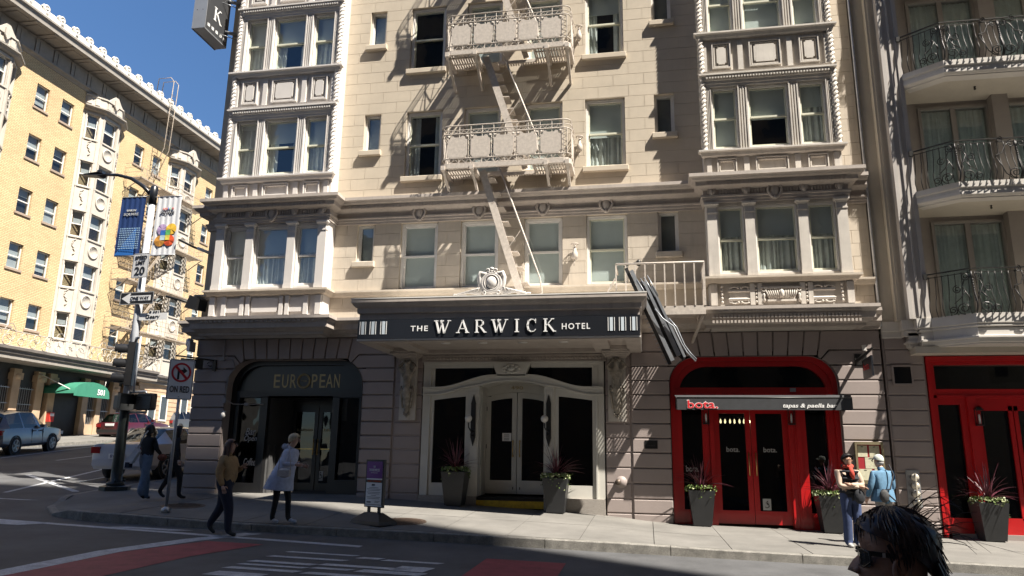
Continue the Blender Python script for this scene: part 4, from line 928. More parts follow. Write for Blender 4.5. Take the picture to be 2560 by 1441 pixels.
for a, c in ((.76, 1.2), (3.4, 3.84)): b = MB(); b.box(a, c, 17.25, 17.26, -1.07, 1.4); H(b, 'side_pane', DGLASS)
for s, a, c in ((-1, 1.47, 2.25), (1, 2.26, 3.04)):
    b = MB(); Y = 17.32; b.box(a, a + .11, Y, Y + .05, -1.34, 1.1); b.box(c - .11, c, Y, Y + .05, -1.34, 1.1); b.box(a + .11, c - .11, Y, Y + .05, -1.34, -1.06); b.box(a + .11, c - .11, Y, Y + .05, 1.03, 1.1)
    d = H(b, 'restaurant_door', RED); b = MB(); b.box(a + .11, c - .11, Y + .02, Y + .03, -1.06, 1.03); H(b, 'door_pane', DGLASS, d)
    hx = 2.255 + s * .075; b = MB(); b.tube([(hx, Y - .07, -.32), (hx, Y - .085, -.07), (hx, Y - .07, .18)], .013, 8)
    for z in (-.28, .14): b.tube([(hx, Y - .07, z), (hx, Y, z)], .011, 6)
    H(b, 'door_handle', GOLD, d)
    wtext('bota.', (a + c) / 2 - .14, (a + c) / 2 + .14, .19, .30, Y + .01, PALE, name='window_lettering')
b = MB(); b.box(2.43, 2.60, 17.33, 17.335, -1.04, -.80); H(b, 'access_sticker', LAB); wheelchair(2.51, -.92, .15, 17.325, BLACK, None)
b = MB(); b.box(1.2, 1.34, 17.155, 17.165, -1.33, -1.18); H(b, 'door_opener_plate', LAB); b = MB(); b.box(.99, 1.14, 17.2, 17.22, -.55, -.34); b.box(3.12, 3.24, 17.12, 17.16, 1.5, 1.58); H(b, 'wall_box', GALV)
wtext('bota.', .82, 1.1, -.25, -.12, 17.24, PALE, name='window_lettering')
for x, nm in ((1.29, 'left'), (3.10, 'right')):
    t = thing('wall_lantern', 'black box lantern on the red frame %s of the restaurant doors' % nm, 'wall lamp', (x, 17.16, .95), 0, 'lanterns beside the restaurant doors')
    b = MB(); b.box(x - .07, x + .07, 17.04, 17.16, .78, .81); b.box(x - .07, x + .07, 17.04, 17.16, 1.1, 1.13); b.box(x - .05, x + .05, 17.06, 17.14, 1.13, 1.16)
    for sx in (-.065, .055): b.box(x + sx, x + sx + .01, 17.04, 17.05, .81, 1.1); b.box(x + sx, x + sx + .01, 17.15, 17.16, .81, 1.1)
    T(b, 'cage', IRON, t); b = MB(); b.lathe([(.02, .82), (.02, .98), (.012, 1.02)], x, 17.1, 8); T(b, 'candle_tube', LETW, t)
ch = thing('chandelier', 'row of small lit bulbs hanging inside the restaurant door', 'chandelier', (1.9, 18.6, 1.0))
b = MB(); b.tube([(1.5, 18.6, 1.02), (2.5, 18.6, 1.02)], .012, 6); b.tube([(2.0, 18.6, 1.02), (2.0, 18.6, 2.8)], .008, 5); T(b, 'bar', IRON, ch)
EM = emit('bulb_glow', (1, .80, .45), 6)
for i in range(9): b = MB(); b.lathe([(.006, .98), (.02, .94), (.024, .90), (.008, .87)], 1.52 + i * .11, 18.6 + .06 * (i % 2), 8); T(b, 'bulb', EM, ch)
# awning with lettering
aw = thing('shop_awning', 'black fabric awning lettered bota over the red restaurant doors', 'awning', (2.42, 16.75, 1.2))
AWM = mat('awning_cloth', (.035, .037, .042), .75, var=.15, vscale=6, bump=.2, bscale=90)
b = MB(); b.add([(.64, 16.4, 1.055), (4.2, 16.4, 1.055), (4.2, 16.4, 1.30), (.64, 16.4, 1.30), (.60, 16.55, 1.375), (4.22, 16.55, 1.375), (4.22, 17.12, 1.43), (.60, 17.12, 1.43), (.64, 16.42, 1.055), (4.2, 16.42, 1.055)], [(0, 1, 2, 3), (3, 2, 5, 4), (4, 5, 6, 7)])
b.prismx([(16.4, 1.055), (16.4, 1.30), (16.55, 1.375), (17.12, 1.43), (17.12, 1.1)], .635, .645); b.prismx([(16.4, 1.055), (16.4, 1.30), (16.55, 1.375), (17.12, 1.43), (17.12, 1.1)], 4.195, 4.205); T(b, 'awning_cover', AWM, aw)
b = MB(); b.tube([(.64, 16.41, 1.31), (4.2, 16.41, 1.31)], .018, 6); b.bar((.7, 16.45, 1.1), (.7, 17.15, 1.1), .02, .02); b.bar((4.14, 16.45, 1.1), (4.14, 17.15, 1.1), .02, .02); T(b, 'awning_frame', IRON, aw)
RLET = mat('red_letter', (.62, .02, .03), .5, var=0)
inv(fit_text('bota.', .85, 1.50, 1.075, 1.265, 16.397, LETW, None, 'lettering', bold=.035), aw); inv(fit_text('bota.', .865, 1.49, 1.085, 1.255, 16.39, RLET, None, 'lettering', bold=.008), aw)
inv(fit_text('tapas & paella bar', 2.82, 3.90, 1.08, 1.19, 16.397, LETW, None, 'lettering', shear=.25, bold=.018), aw)
# ---------------------------------------------------------------- the camera side of the street: unseen buildings that cast the long shade, hold back sky light and show in the panes
SB1 = mat('south_wall_tan', (.22, .18, .15), .85, var=.08); SB2 = mat('south_wall_grey', (.17, .165, .16), .8, var=.08); SWIN = mat('south_windows', (.05, .06, .07), .15, var=.2)
def block(name, label, x0, x1, y0, y1, z1, m, dw=3.0, dh=3.2):
    t = thing(name, label, 'building', ((x0 + x1) / 2, y0, -1.5)); b = MB(); b.box(x0, x1, y1, y0, -2.5, z1); b.box(x0 - .1, x1 + .1, y1 - .3, y0 + .3, z1, z1 + .5); T(b, 'wall', m, t)
    b = MB(); n = int((x1 - x0) / dw); k = int((z1 - 3) / dh)
    for i in range(n):
        for j in range(k):
            x = x0 + (i + .5) * (x1 - x0) / n; z = 3.6 + j * dh; b.box(x - .7, x + .7, y0 - .05, y0 + .04, z, z + 1.9)
    T(b, 'window', SWIN, t); return t
block('shade_tower', 'tall grey tower behind the camera whose shade falls on the road', 9, 30.5, -4, -24, 66, SB2)
block('tan_building', 'unseen tan block facing the hotel, made taller to block low sky', -13.5, 8.8, -4, -20, 48, SB1)  # height raised and wall darkened to block low sky light on the facade
block('corner_building', 'unseen grey block across the cross street, made taller to block low sky', -60, -33, -4, -24, 38, SB2)  # unseen; height raised to cut the sky light
block('far_tan_building', 'unseen tan block to the right, made taller to block low sky', 30.8, 60, -4, -20, 36, SB1)  # unseen; raised to hide more sky, still clear of the sunlit road
block('added_gap_filler', 'added dark block filling the street gap to keep sky out of panes', -50, 0, -75, -90, 34, SB1)  # added block; the street runs on, this stops panes mirroring bright sky
# ---------------------------------------------------------------- the neighbour with wrought iron balconies
nb = thing('balcony_building', 'cream building with curved wrought iron balconies right of the hotel', 'building', (8, 17, -1.4))
N_ = lambda mb, n, m, par=None, kind=None: (lambda o: (tag(o, kind=kind), o)[1])(T(mb, n, m, nb, par))
NCR = mat('neighbour_cream', (.52, .475, .40), .85, var=.05, vscale=1.5, bump=.3, bscale=60, streak=.12)
NGR = mat('neighbour_grey', (.44, .41, .385), .75, var=.05, vscale=2, bump=.15, bscale=60, streak=.08)
NWH = mat('neighbour_band', (.60, .57, .53), .7, var=.05, vscale=3, bump=.15, bscale=60, streak=.1)
FRM = mat('aluminium_frame', (.36, .335, .31), .45, metal=.3, var=.04)
b = MB(); b.box(5.075, 5.5, 17.0, 17.4, 3.0, 13.5); N_(b, 'wall', NCR)
b = MB(); b.box(5.36, 5.56, 16.82, 17.0, 3.0, 13.5); b.box(5.41, 5.47, 16.8, 16.82, 3.0, 13.5); N_(b, 'pilaster', NCR)
b = MB(); b.box(5.55, 5.92, 16.64, 17.6, 3.0, 13.5); b.box(5.55, 5.63, 16.62, 16.64, 3, 13.5); b.box(5.74, 5.78, 16.61, 16.64, 3, 13.5); b.box(5.88, 5.97, 16.62, 17.7, 3, 13.5); N_(b, 'pilaster', NGR)
b = MB()
for z in (2.98, 5.81, 8.65, 11.49):
    b.box(5.97, 6.50, 17.5, 17.75, z, z + 2.84); b.box(6.5, 8.02, 17.5, 17.75, z + 2.42, z + 2.84); b.box(8.02, 8.36, 17.25, 17.75, z, z + 2.84); b.box(8.36, 9.9, 17.5, 17.75, z + 2.42, z + 2.84); b.box(9.9, 30, 17.25, 17.75, z, z + 2.84)
N_(b, 'loggia_wall', mat('loggia_paint', (.36, .325, .295), .85, var=.05, bump=.2, bscale=60))
b = MB(); b.box(5.075, 40, 17.75, 30, 13.4, 25); b.box(5.075, 40, 16.6, 17.75, 14.3, 25); b.box(5.05, 5.1, 17.3, 30, -2, 25); b.box(5.1, 40, 19.6, 19.7, -2, 14); N_(b, 'upper_wall', NCR)
for zi, z in enumerate((2.98, 5.81, 8.65, 11.49)):
    for a, c in ((6.5, 8.02), (8.36, 9.9)):
        b = MB(); b.box(a, a + .05, 17.46, 17.6, z, z + 2.42); b.box(c - .05, c, 17.46, 17.6, z, z + 2.42); b.box(a + .05, c - .05, 17.46, 17.6, z + 2.36, z + 2.42); m_ = (a + c) / 2; b.box(m_ - .04, m_ + .04, 17.5, 17.57, z, z + 2.36)
        for x in (a + .05, m_ + .04): b.box(x, x + .04, 17.52, 17.56, z, z + 2.36)
        b.box(a + .05, c - .05, 17.5, 17.57, z, z + .08)
        o = N_(b, 'balcony_door', FRM); p = MB(); p.box(a + .05, c - .05, 17.54, 17.545, z + .08, z + 2.36); T(p, 'pane', GLASS, nb, o)
        T(curtain_mesh(a + .05, c - .05, z, z + 2.36, 17.64, zi * 7 + int(a), False), 'curtain', CURT, nb, o)
# balconies: slab, soffit, iron railing of bellied bars with scrolls
bal = [(5.96, 16.62), (6.63, 16.1), (14, 16.1)]
def bpt(s, off=0):
    """point at distance s along the balcony edge, pushed out by off"""
    L1 = math.hypot(.67, .52); n1 = Vector((-.52, -.67)).normalized()
    n1 = Vector((-.613, -.79)) if True else n1
    if s < L1: t = s / L1; return Vector((5.96 + .67 * t, 16.62 - .52 * t)) + n1 * off
    return Vector((6.63 + s - L1, 16.1 - off))
def scroll(b, s, z, r, hand=1, turns=1.6, off=.06, rr=.011, a0=0):
    pts = []
    for i in range(int(turns * 10) + 1):
        a = a0 + hand * i / 10 * 2 * math.pi; q = r * (1 - .75 * i / (turns * 10)); p = bpt(s + q * math.cos(a), off + .015); pts.append((p.x, p.y, z + q * math.sin(a)))
    b.tube(pts, rr, 4)
prof = [(0, .90), (.005, .80), (.02, .62), (.07, .42), (.13, .26), (.14, .16), (.09, .06), (.05, .01)]
for zi, z in enumerate((2.98, 5.81, 8.65, 11.49)):
    if zi: b = MB(); b.mould(bal, [(-.6, z + .02), (.03, z + .02), (.03, z - .10), (0, z - .12), (0, z - .18), (.015, z - .19), (.015, z - .26), (-.03, z - .30), (-.06, z - .31), (-.06, z - .33), (-.3, z - .33)]); N_(b, 'balcony_edge', NWH)
    b = MB(); b.add([(5.97, 16.65, z - .30), (6.65, 16.13, z - .30), (14, 16.13, z - .30), (14, 17.6, z - .30), (5.97, 17.6, z - .30)] + [(5.97, 16.65, z), (6.65, 16.13, z), (14, 16.13, z), (14, 17.6, z), (5.97, 17.6, z)], [(0, 1, 2, 3, 4), (9, 8, 7, 6, 5), (0, 5, 6, 1), (1, 6, 7, 2)]); sl_ = N_(b, 'balcony_slab', NCR)
    b = MB(); b.lathe([(.01, z - .38), (.03, z - .36), (.015, z - .33), (.03, z - .3)], 7.5, 16.8, 6); T(b, 'sprinkler', IRON, nb, sl_)
    b = MB()
    for hz, w_ in ((.96, .022), (.88, .012)):
        for i in range(2): p, q = (bpt(0), bpt(.8479)) if i == 0 else (bpt(.8481), bpt(8)); b.bar((p.x, p.y, z + hz), (q.x, q.y, z + hz), .035 if hz > .9 else .02, w_)
    b.box(5.90, 5.98, 16.58, 16.66, z + .86, z + .98); rail = N_(b, 'balcony_rail', IRON)
    s = .05; k = 0
    while s < 3.6:
        if not any(abs(s - c) < wd for c, wd in ((.85, .0), (2.02, .0))):
            b = MB(); b.tube([(*bpt(s, o), z + h) for o, h in prof], .0095, 5); T(b, 'baluster', IRON, nb, rail)
        s += .125
    b = MB(); p0 = .85
    for c in (.85, 2.02):
        pts = [(*bpt(c, o + .01), z + h) for o, h in prof]; b.tube(pts, .016, 6)
        for i in range(9): t = .12 + .55 * i / 9; p = bpt(c, .03 + .1 * t); b.ball((p.x, p.y, z + .82 - t * .9), .022, .022, .026, 6, 4)
    for hd in (-1, 1):
        scroll(b, .85 + hd * .1, z + .80, .09, hd, a0=0 if hd < 0 else math.pi, off=.03); scroll(b, .85 + hd * .26, z + .54, .09, -hd, a0=math.pi / 2, off=.06); scroll(b, .85 + hd * .15, z + .12, .13, hd, off=.13, a0=-1.5); scroll(b, .85 + hd * .36, z + .1, .09, -hd, off=.12, a0=-1.5)
        for c in (2.02,):
            scroll(b, c + hd * .09, z + .82, .085, -hd, a0=math.pi / 2, off=.03); scroll(b, c + hd * .12, z + .13, .12, hd, a0=-1.5, off=.13); scroll(b, c + hd * .3, z + .93, .07, hd, a0=1.5, off=.01)
            b.tube([(*bpt(c + hd * d, .03 + .1 * t), z + h) for d, h, t in ((.1, .86, 0), (.22, .78, .2), (.3, .6, .4), (.42, .56, .5), (.44, .5, .6))], .012, 5)
            b.tube([(*bpt(c + hd * d, .14 - .09 * t), z + h) for d, h, t in ((.44, .5, .4), (.36, .3, .1), (.3, .12, 0), (.18, .03, .4), (.05, .02, .8))], .011, 5)
        b.tube([(*bpt(.85 + hd * d, .03 + .1 * t), z + h) for d, h, t in ((.13, .72, 0), (.17, .6, .3), (.08, .42, .8), (.02, .28, 1))], .012, 5)
        b.tube([(*bpt(.85 + hd * d, .1 + .03 * t), z + h) for d, h, t in ((.1, .48, 0), (.2, .34, .5), (.32, .24, 1))], .011, 5)
    T(b, 'scrollwork', IRON, nb, rail)
low = [(5.07, 17.0), (5.48, 17.0), (5.48, 16.82), (5.72, 16.82), (5.72, 16.64), (5.97, 16.62), (6.63, 16.1), (14, 16.1)]
b = MB(); b.mould(low, [(-.3, 3.0), (.045, 3.0), (.045, 2.80), (.03, 2.785), (.0, 2.76), (0, 2.70)]); N_(b, 'band_course', NWH)
b = MB(); b.mould(low[:3] + [(5.75, 16.82)], [(0, 2.77), (.02, 2.77), (.02, 2.66), (0, 2.64)]); N_(b, 'band_moulding', NWH)
b = MB(); b.mould([(5.55, 17.0), (5.55, 16.8), (5.75, 16.8), (5.75, 16.64), (5.98, 16.62), (6.63, 16.1), (14, 16.1)], [(-.02, 2.78), (.03, 2.77), (.03, 2.74), (.0, 2.72), (0, 2.55), (.05, 2.535), (.05, 2.50), (.02, 2.49), (.0, 2.42), (-.03, 2.40), (-.03, 2.38), (-.6, 2.38)]); N_(b, 'balcony_edge', NWH)
b = MB(); b.box(5.6, 14, 16.6, 17.3, 2.26, 2.40); N_(b, 'soffit', NCR)
# rusticated pier with vent and fire pipes
for i in range(len(ZC) - 2):
    lo, hi = ZC[i], ZC[i + 1]
    if i == 0: hi = -1.165
    o = rustic([(5.09, lo), (5.86, lo), (5.86, hi), (5.09, hi)], Y=17.0); o.parent = nb; o.matrix_parent_inverse = Matrix.Translation(nb.location).inverted()
o = rustic([(5.09, 2.40), (5.86, 2.40), (5.86, 2.70), (5.09, 2.70)], Y=17.0); o.parent = nb; o.matrix_parent_inverse = Matrix.Translation(nb.location).inverted()
b = MB(); b.box(5.07, 5.88, 17.03, 17.5, -1.8, 2.75); N_(b, 'wall', TAUPE)
b = MB(); b.box(5.2, 5.62, 16.97, 17.0, 1.62, 1.66); b.box(5.2, 5.62, 16.97, 17.0, 2.02, 2.06); b.box(5.2, 5.24, 16.97, 17, 1.66, 2.02); b.box(5.58, 5.62, 16.97, 17, 1.66, 2.02); b.box(5.24, 5.58, 16.995, 17.0, 1.66, 2.02); vt = N_(b, 'vent_frame', TAUPE)
b = MB(); b.box(5.24, 5.58, 16.985, 16.994, 1.66, 2.02)
for i in range(12): z = 1.67 + i * .029; b.prismx([(16.972, z), (16.985, z + .02), (16.985, z + .012)], 5.24, 5.58)
T(b, 'vent_louvre', BLACK, nb, vt)
# second red restaurant front
red_front(5.9, 14, 2.24, None, nb, arched=False)
b = MB(); b.box(6.05, 14, 17.08, 17.3, 1.40, 1.55); b.box(6.0, 14, 17.05, 17.1, 1.36, 1.42); b.box(6.5, 6.62, 17.08, 17.3, -1.2, 1.4); b.box(6.62, 6.8, 17.02, 17.3, -1.3, 1.4); b.box(6.0, 6.5, 17.08, 17.3, 1.22, 1.4); b.box(6.03, 6.5, 17.1, 17.3, -1.38, -1.08); b.box(6.8, 9, 17.1, 17.3, -1.38, -1.06); b.box(6.8, 6.9, 17.1, 17.3, -1.1, 1.2); b.box(7.42, 7.5, 17.1, 17.3, -1.1, 1.2); b.box(7.52, 7.6, 17.1, 17.3, -1.1, 1.2); b.box(6.8, 9, 17.1, 17.3, 1.1, 1.36); b.box(8.3, 8.45, 17.1, 17.3, -1.1, 1.2); N_(b, 'red_frame', RED)
b = MB(); b.box(5.9, 14, 17.05, 17.3, -1.9, -1.38); N_(b, 'plinth', TAUPE)
for x0, x1, z0, z1 in ((6.06, 14, 1.55, 2.04), (6.06, 6.5, -1.08, 1.22), (6.9, 7.42, -1.06, 1.1), (7.6, 8.3, -1.06, 1.1)): b = MB(); b.box(x0, x1, 17.14, 17.15, z0, z1); N_(b, 'shop_pane', DGLASS)
b = MB(); b.box(7.3, 7.55, 17.16, 17.17, 1.82, 2.03); N_(b, 'window_card', mat('grey_card', (.2, .2, .19), .8))
t = thing('wall_lantern', 'black box lantern on the red frame of the far right storefront', 'wall lamp', (6.78, 17.0, .95))
b = MB(); X = 6.80; b.box(X - .07, X + .07, 16.9, 17.02, .78, .81); b.box(X - .07, X + .07, 16.9, 17.02, 1.1, 1.13); b.box(X - .05, X + .05, 16.92, 17.0, 1.13, 1.16)
for sx in (-.065, .055): b.box(X + sx, X + sx + .01, 16.9, 16.91, .81, 1.1); b.box(X + sx, X + sx + .01, 17.01, 17.02, .81, 1.1)
T(b, 'cage', IRON, t); b = MB(); b.lathe([(.02, .82), (.02, .98), (.012, 1.02)], X, 16.96, 8); T(b, 'candle_tube', LETW, t)
# ---------------------------------------------------------------- brick apartment block across the side street (local x runs along its front, -y is outward)
BX = -32.3
apt = thing('brick_apartment_block', 'yellow brick apartment block with carved stone bays across the side street', 'building', (BX, 0, 0), R(90))
A_ = lambda mb, n, m, par=None, **k: mb.build(n, m, par or apt, **k)
def brick_mat():
    m = bpy.data.materials.new('yellow_brick'); m.use_nodes = True; N = m.node_tree.nodes; L = m.node_tree.links; b = N['Principled BSDF']; b.inputs['Roughness'].default_value = .85
    tc = N.new('ShaderNodeTexCoord'); sp = N.new('ShaderNodeSeparateXYZ'); cb = N.new('ShaderNodeCombineXYZ'); L.new(tc.outputs['Object'], sp.inputs[0]); L.new(sp.outputs[0], cb.inputs[0]); L.new(sp.outputs[2], cb.inputs[1])
    br = N.new('ShaderNodeTexBrick'); L.new(cb.outputs[0], br.inputs[0]); br.inputs['Scale'].default_value = 1; br.inputs['Brick Width'].default_value = .3; br.inputs['Row Height'].default_value = .088; br.inputs['Mortar Size'].default_value = .011; br.inputs['Mortar Smooth'].default_value = .3
    br.inputs['Color1'].default_value = (.62, .50, .32, 1); br.inputs['Color2'].default_value = (.54, .41, .25, 1); br.inputs['Mortar'].default_value = (.24, .19, .135, 1); br.inputs['Bias'].default_value = -.3
    n = N.new('ShaderNodeTexNoise'); n.inputs['Scale'].default_value = .45; n.inputs['Detail'].default_value = 4; L.new(tc.outputs['Object'], n.inputs[0])
    r = N.new('ShaderNodeValToRGB'); L.new(n.outputs[0], r.inputs[0]); r.color_ramp.elements[0].position = .35; r.color_ramp.elements[0].color = (1.05, 1.02, .9, 1); r.color_ramp.elements[1].position = .7; r.color_ramp.elements[1].color = (1, .88, .78, 1)
    mx = N.new('ShaderNodeMix'); mx.data_type = 'RGBA'; mx.blend_type = 'MULTIPLY'; mx.inputs[0].default_value = 1; L.new(br.outputs[0], mx.inputs[6]); L.new(r.outputs[0], mx.inputs[7]); L.new(mx.outputs[2], b.inputs['Base Color'])
    bp = N.new('ShaderNodeBump'); bp.inputs['Strength'].default_value = .6; bp.inputs['Distance'].default_value = .012; L.new(br.outputs['Fac'], bp.inputs['Height']); bp.invert = True; L.new(bp.outputs[0], b.inputs['Normal'])
    return m
BRICK = brick_mat()
TERRA = mat('bay_terracotta', (.50, .46, .405), .75, var=.07, vscale=2, bump=.25, bscale=40, streak=.25)
SILLM = mat('brown_stone_sill', (.33, .255, .20), .8, var=.1)
TANST = mat('tan_base_stone', (.50, .36, .24), .8, var=.1, vscale=1.5, bump=.2, bscale=40, streak=.15)
DKCOR = mat('grey_cornice', (.30, .275, .245), .75, var=.08, vscale=3, streak=.2)
ROWZ = [6.25, 9.2, 12.2, 15.25, 18.2]; PAIRS = [23.3, 25.1, 31.3, 33.1, 39.3, 41.1, 47.25, 49.05]; BAYY = [18.7, 26.7, 34.7, 42.7]
holes = [(y, y + .88, z, z + 1.36) for y in PAIRS for z in ROWZ]
b = MB()
for r in rects(16, 75, 4.6, 21.0, holes): b.box(r[0], r[1], 0, .3, r[2], r[3])
b.box(16, 75, .3, 18, -.5, 22.0); A_(b, 'wall', BRICK)
GL2 = glass('apartment_glass', (.7, .74, .76), .95, .9)
def make_win(w_, h):
    f = MB(); t = .055
    f.box(0, t, .12, .2, 0, h); f.box(w_ - t, w_, .12, .2, 0, h); f.box(t, w_ - t, .12, .2, h - t, h); f.box(t, w_ - t, .1, .2, 0, t); f.box(t, w_ - t, .13, .19, h * .5 - .03, h * .5 + .03)
    p = MB(); p.add([(t, .17, t), (w_ - t, .17, t), (w_ - t, .17, h - t), (t, .17, h - t)], [(0, 1, 2, 3)])
    return f.mesh('window', WHITE), p.mesh('pane', GL2)
def blind_mesh(w_, h, fr_):
    b = MB(); b.add([(.05, .24, h * (1 - fr_)), (w_ - .05, .24, h * (1 - fr_)), (w_ - .05, .24, h), (.05, .24, h)], [(0, 1, 2, 3)]); return b.mesh('blind', BLIND)
WM, PM = make_win(.88, 1.36); BMS = [blind_mesh(.88, 1.36, f) for f in (.3, .55, .8, 1)]
bs = MB(); bs.bevbox(-.08, .96, -.06, .14, -.13, 0, .01); SM = bs.mesh('window_sill', SILLM)
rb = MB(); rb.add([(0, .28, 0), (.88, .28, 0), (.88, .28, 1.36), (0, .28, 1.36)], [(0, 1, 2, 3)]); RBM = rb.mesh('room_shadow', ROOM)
for i, y in enumerate(PAIRS):
    for j, z in enumerate(ROWZ):
        o = link('window', WM, apt, (y, 0, z)); link('pane', PM, o); link('blind', BMS[(i * 3 + j * 5) % 4], o); link('window_sill', SM, apt, (y, 0, z)); link('room_shadow', RBM, o)
# carved stone bays
def bay_plan(y0, o=0): return [(y0 - o * .3, .02), (y0 + .95, -.6), (y0 + 2.3, -.6), (y0 + 3.2, .02)]
WB, PB = make_win(.62, 1.5); WC, PC = make_win(1.02, 1.5); BB = blind_mesh(.62, 1.5, .45); BC = blind_mesh(1.02, 1.5, .5)
med = MB(); med.lathe([(.40, -.02), (.40, .03), (.33, .05), (.32, .02), (.001, .02)], 0, 0, 18, axis='y'); 
for k in range(3): med.tube([(.2 * math.cos(k * 2.1) + .09 * math.cos(t), -.0, .2 * math.sin(k * 2.1) + .09 * math.sin(t)) for t in [q * .8 for q in range(7)]], .03, 5)
med.v = [(x, -abs(y) if False else -y, z) for x, y, z in med.v]; MEDM = med.mesh('medallion', TERRA)
pan = MB()
for k in range(5): pan.tube([(.09 * math.sin(k * 1.3 + t) , -.02, -.4 + k * .19 + .08 * t) for t in (0, .5, 1, 1.5, 2)], .03, 5)
PANM = pan.mesh('carved_panel', TERRA)
for y0 in BAYY:
    pl = bay_plan(y0); b = MB(); faces = []
    for k in range(3):
        (xa, ya), (xb, yb) = pl[k], pl[k + 1]; d = Vector((xb - xa, yb - ya)); L_ = d.length; ang = math.atan2(d.y, d.x); faces.append((xa, ya, L_, ang))
        w_ = 1.02 if k == 1 else .62; hl = [((L_ - w_) / 2, (L_ + w_) / 2, z - .2, z + 1.3) for z in ROWZ]; M_ = Matrix.Translation((xa, ya, 0)) @ Matrix.Rotation(ang, 4, 'Z'); q = MB()
        for r in rects(0, L_, 4.6, 20.0, hl): q.box(r[0], r[1], 0, .25, r[2], r[3])
        for x in (.0, (L_ - w_) / 2 - .1, (L_ + w_) / 2 + .04): q.box(x, x + .06, -.04, 0, 4.6, 19.8)
        for z in ROWZ: q.box((L_ - w_) / 2 - .12, (L_ + w_) / 2 + .12, -.06, 0, z - .3, z - .21); q.box((L_ - w_) / 2 - .12, (L_ + w_) / 2 + .12, -.05, 0, z + 1.31, z + 1.4)
        b.add(q.xf(M_).v, q.f)
        for z in ROWZ:
            o = link('bay_window', WC if k == 1 else WB, apt, M_ @ Vector(((L_ - w_) / 2, 0, z - .2)), (0, 0, ang)); link('pane', PC if k == 1 else PB, o); link('blind', BC if k == 1 else BB, o)
            if k == 1: link('medallion', MEDM, apt, M_ @ Vector((L_ / 2, -.02, z + 2.1)), (0, 0, ang))
            else: link('carved_panel', PANM, apt, M_ @ Vector((L_ / 2, -.01, z + 2.1)), (0, 0, ang))
    A_(b, 'stone_bay', TERRA)
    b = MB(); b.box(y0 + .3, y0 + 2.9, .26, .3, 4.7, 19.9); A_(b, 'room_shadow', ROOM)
    # crown: cornice and shaped parapet with a shield
    A_(MB().mould(pl, [(0, 20.05), (.10, 20.02), (.34, 19.98), (.34, 19.9), (.26, 19.86), (.2, 19.76), (.08, 19.7), (0, 19.68)]), 'bay_cornice', DKCOR)
    b = MB(); b.mould(pl, [(-.1, 20.72), (.12, 20.7), (.12, 20.62), (.05, 20.6), (.05, 20.05), (0, 20.0)])
    for k in (0, 1): xa, ya, L_, ang = faces[k]; q = MB(); [q.box(x, x + .26, -.1, 0, 20.15, 20.55) for x in ((.1, .55, 1.0)[:3 if k else 2])]; b.add(q.xf(Matrix.Translation((xa, ya, 0)) @ Matrix.Rotation(ang, 4, 'Z')).v, q.f)
    b.prism([(y0 + 1.0, 20.6), (y0 + 2.25, 20.6), (y0 + 2.0, 20.85), (y0 + 1.75, 21.15), (y0 + 1.5, 21.15), (y0 + 1.25, 20.85)], -.75, -.55); A_(b, 'bay_parapet', TERRA)
    b = MB(); b.prism([(y0 + 1.45, 20.9), (y0 + 1.8, 20.9), (y0 + 1.78, 20.5), (y0 + 1.62, 20.3), (y0 + 1.47, 20.5)], -.82, -.74); A_(b, 'shield', TERRA)
# top cornice, frieze, parapet with rosettes
b = MB(); b.box(16, 75, -.05, .3, 21.0, 22.0); b.mould([(16, 0), (75, 0)], [(0, 21.05), (.22, 21.03), (.22, 20.95), (.1, 20.9), (.05, 20.8), (0, 20.78)]); A_(b, 'frieze', DKCOR)
for i in range(45):
    b = MB(); y = 16.6 + i * 1.28; b.box(y, y + .22, -.1, -.05, 21.06, 21.9); b.box(y + .3, y + 1.2, -.075, -.05, 21.1, 21.85); A_(b, 'frieze_pier', DKCOR)
b = MB(); b.box(16, 75, -1.25, .3, 22.05, 22.12); b.mould([(16, -1.0), (75, -1.0)], [(0, 22.5), (.38, 22.5), (.38, 22.42), (.30, 22.36), (.26, 22.2), (.26, 22.06), (0, 22.05)]); A_(b, 'top_cornice', DKCOR)
b = MB()
for i in range(45): y = 16.6 + i * 1.28; b.box(y, y + .2, -1.2, -.06, 22.0, 22.06); b.box(y + .35, y + 1.1, -.95, -.2, 22.02, 22.05)
A_(b, 'soffit_panel', DKCOR, kind='stuff')
PARA = mat('white_parapet', (.68, .655, .60), .6, var=.06)
b = MB(); b.mould([(16, -1.1), (75, -1.1)], [(-.3, 22.78), (.22, 22.78), (.24, 22.74), (.24, 22.55), (.2, 22.5), (-.3, 22.5)]); b.mould([(16, -1.1), (75, -1.1)], [(-.4, 23.05), (.02, 23.05), (.05, 22.78), (-.3, 22.78)]); A_(b, 'parapet', PARA)
ro = MB(); ro.lathe([(.20, .0), (.22, .09), (.15, .12), (.13, .06), (.001, .06)], 0, 0, 14, axis='y'); ro.lathe([(.1, .06), (.08, .14), (.001, .15)], 0, -.04, 8, axis='y')
for k in range(5): t = .3 + k * .6; ro.ball((.22 * math.cos(t), -.05, .22 * math.sin(t)), .06, .06, .06, 6, 4)
ro.v = [(x, -y, z) for x, y, z in ro.v]; ROM = ro.mesh('rosette', PARA); ft = MB(); ft.box(-.09, .09, -.14, 0, -.42, -.2); FTM = ft.mesh('rosette_bracket', PARA)
for i in range(45): o = link('rosette', ROM, apt, (17.0 + i * 1.07, -1.2, 23.0)); link('rosette_bracket', FTM, o)
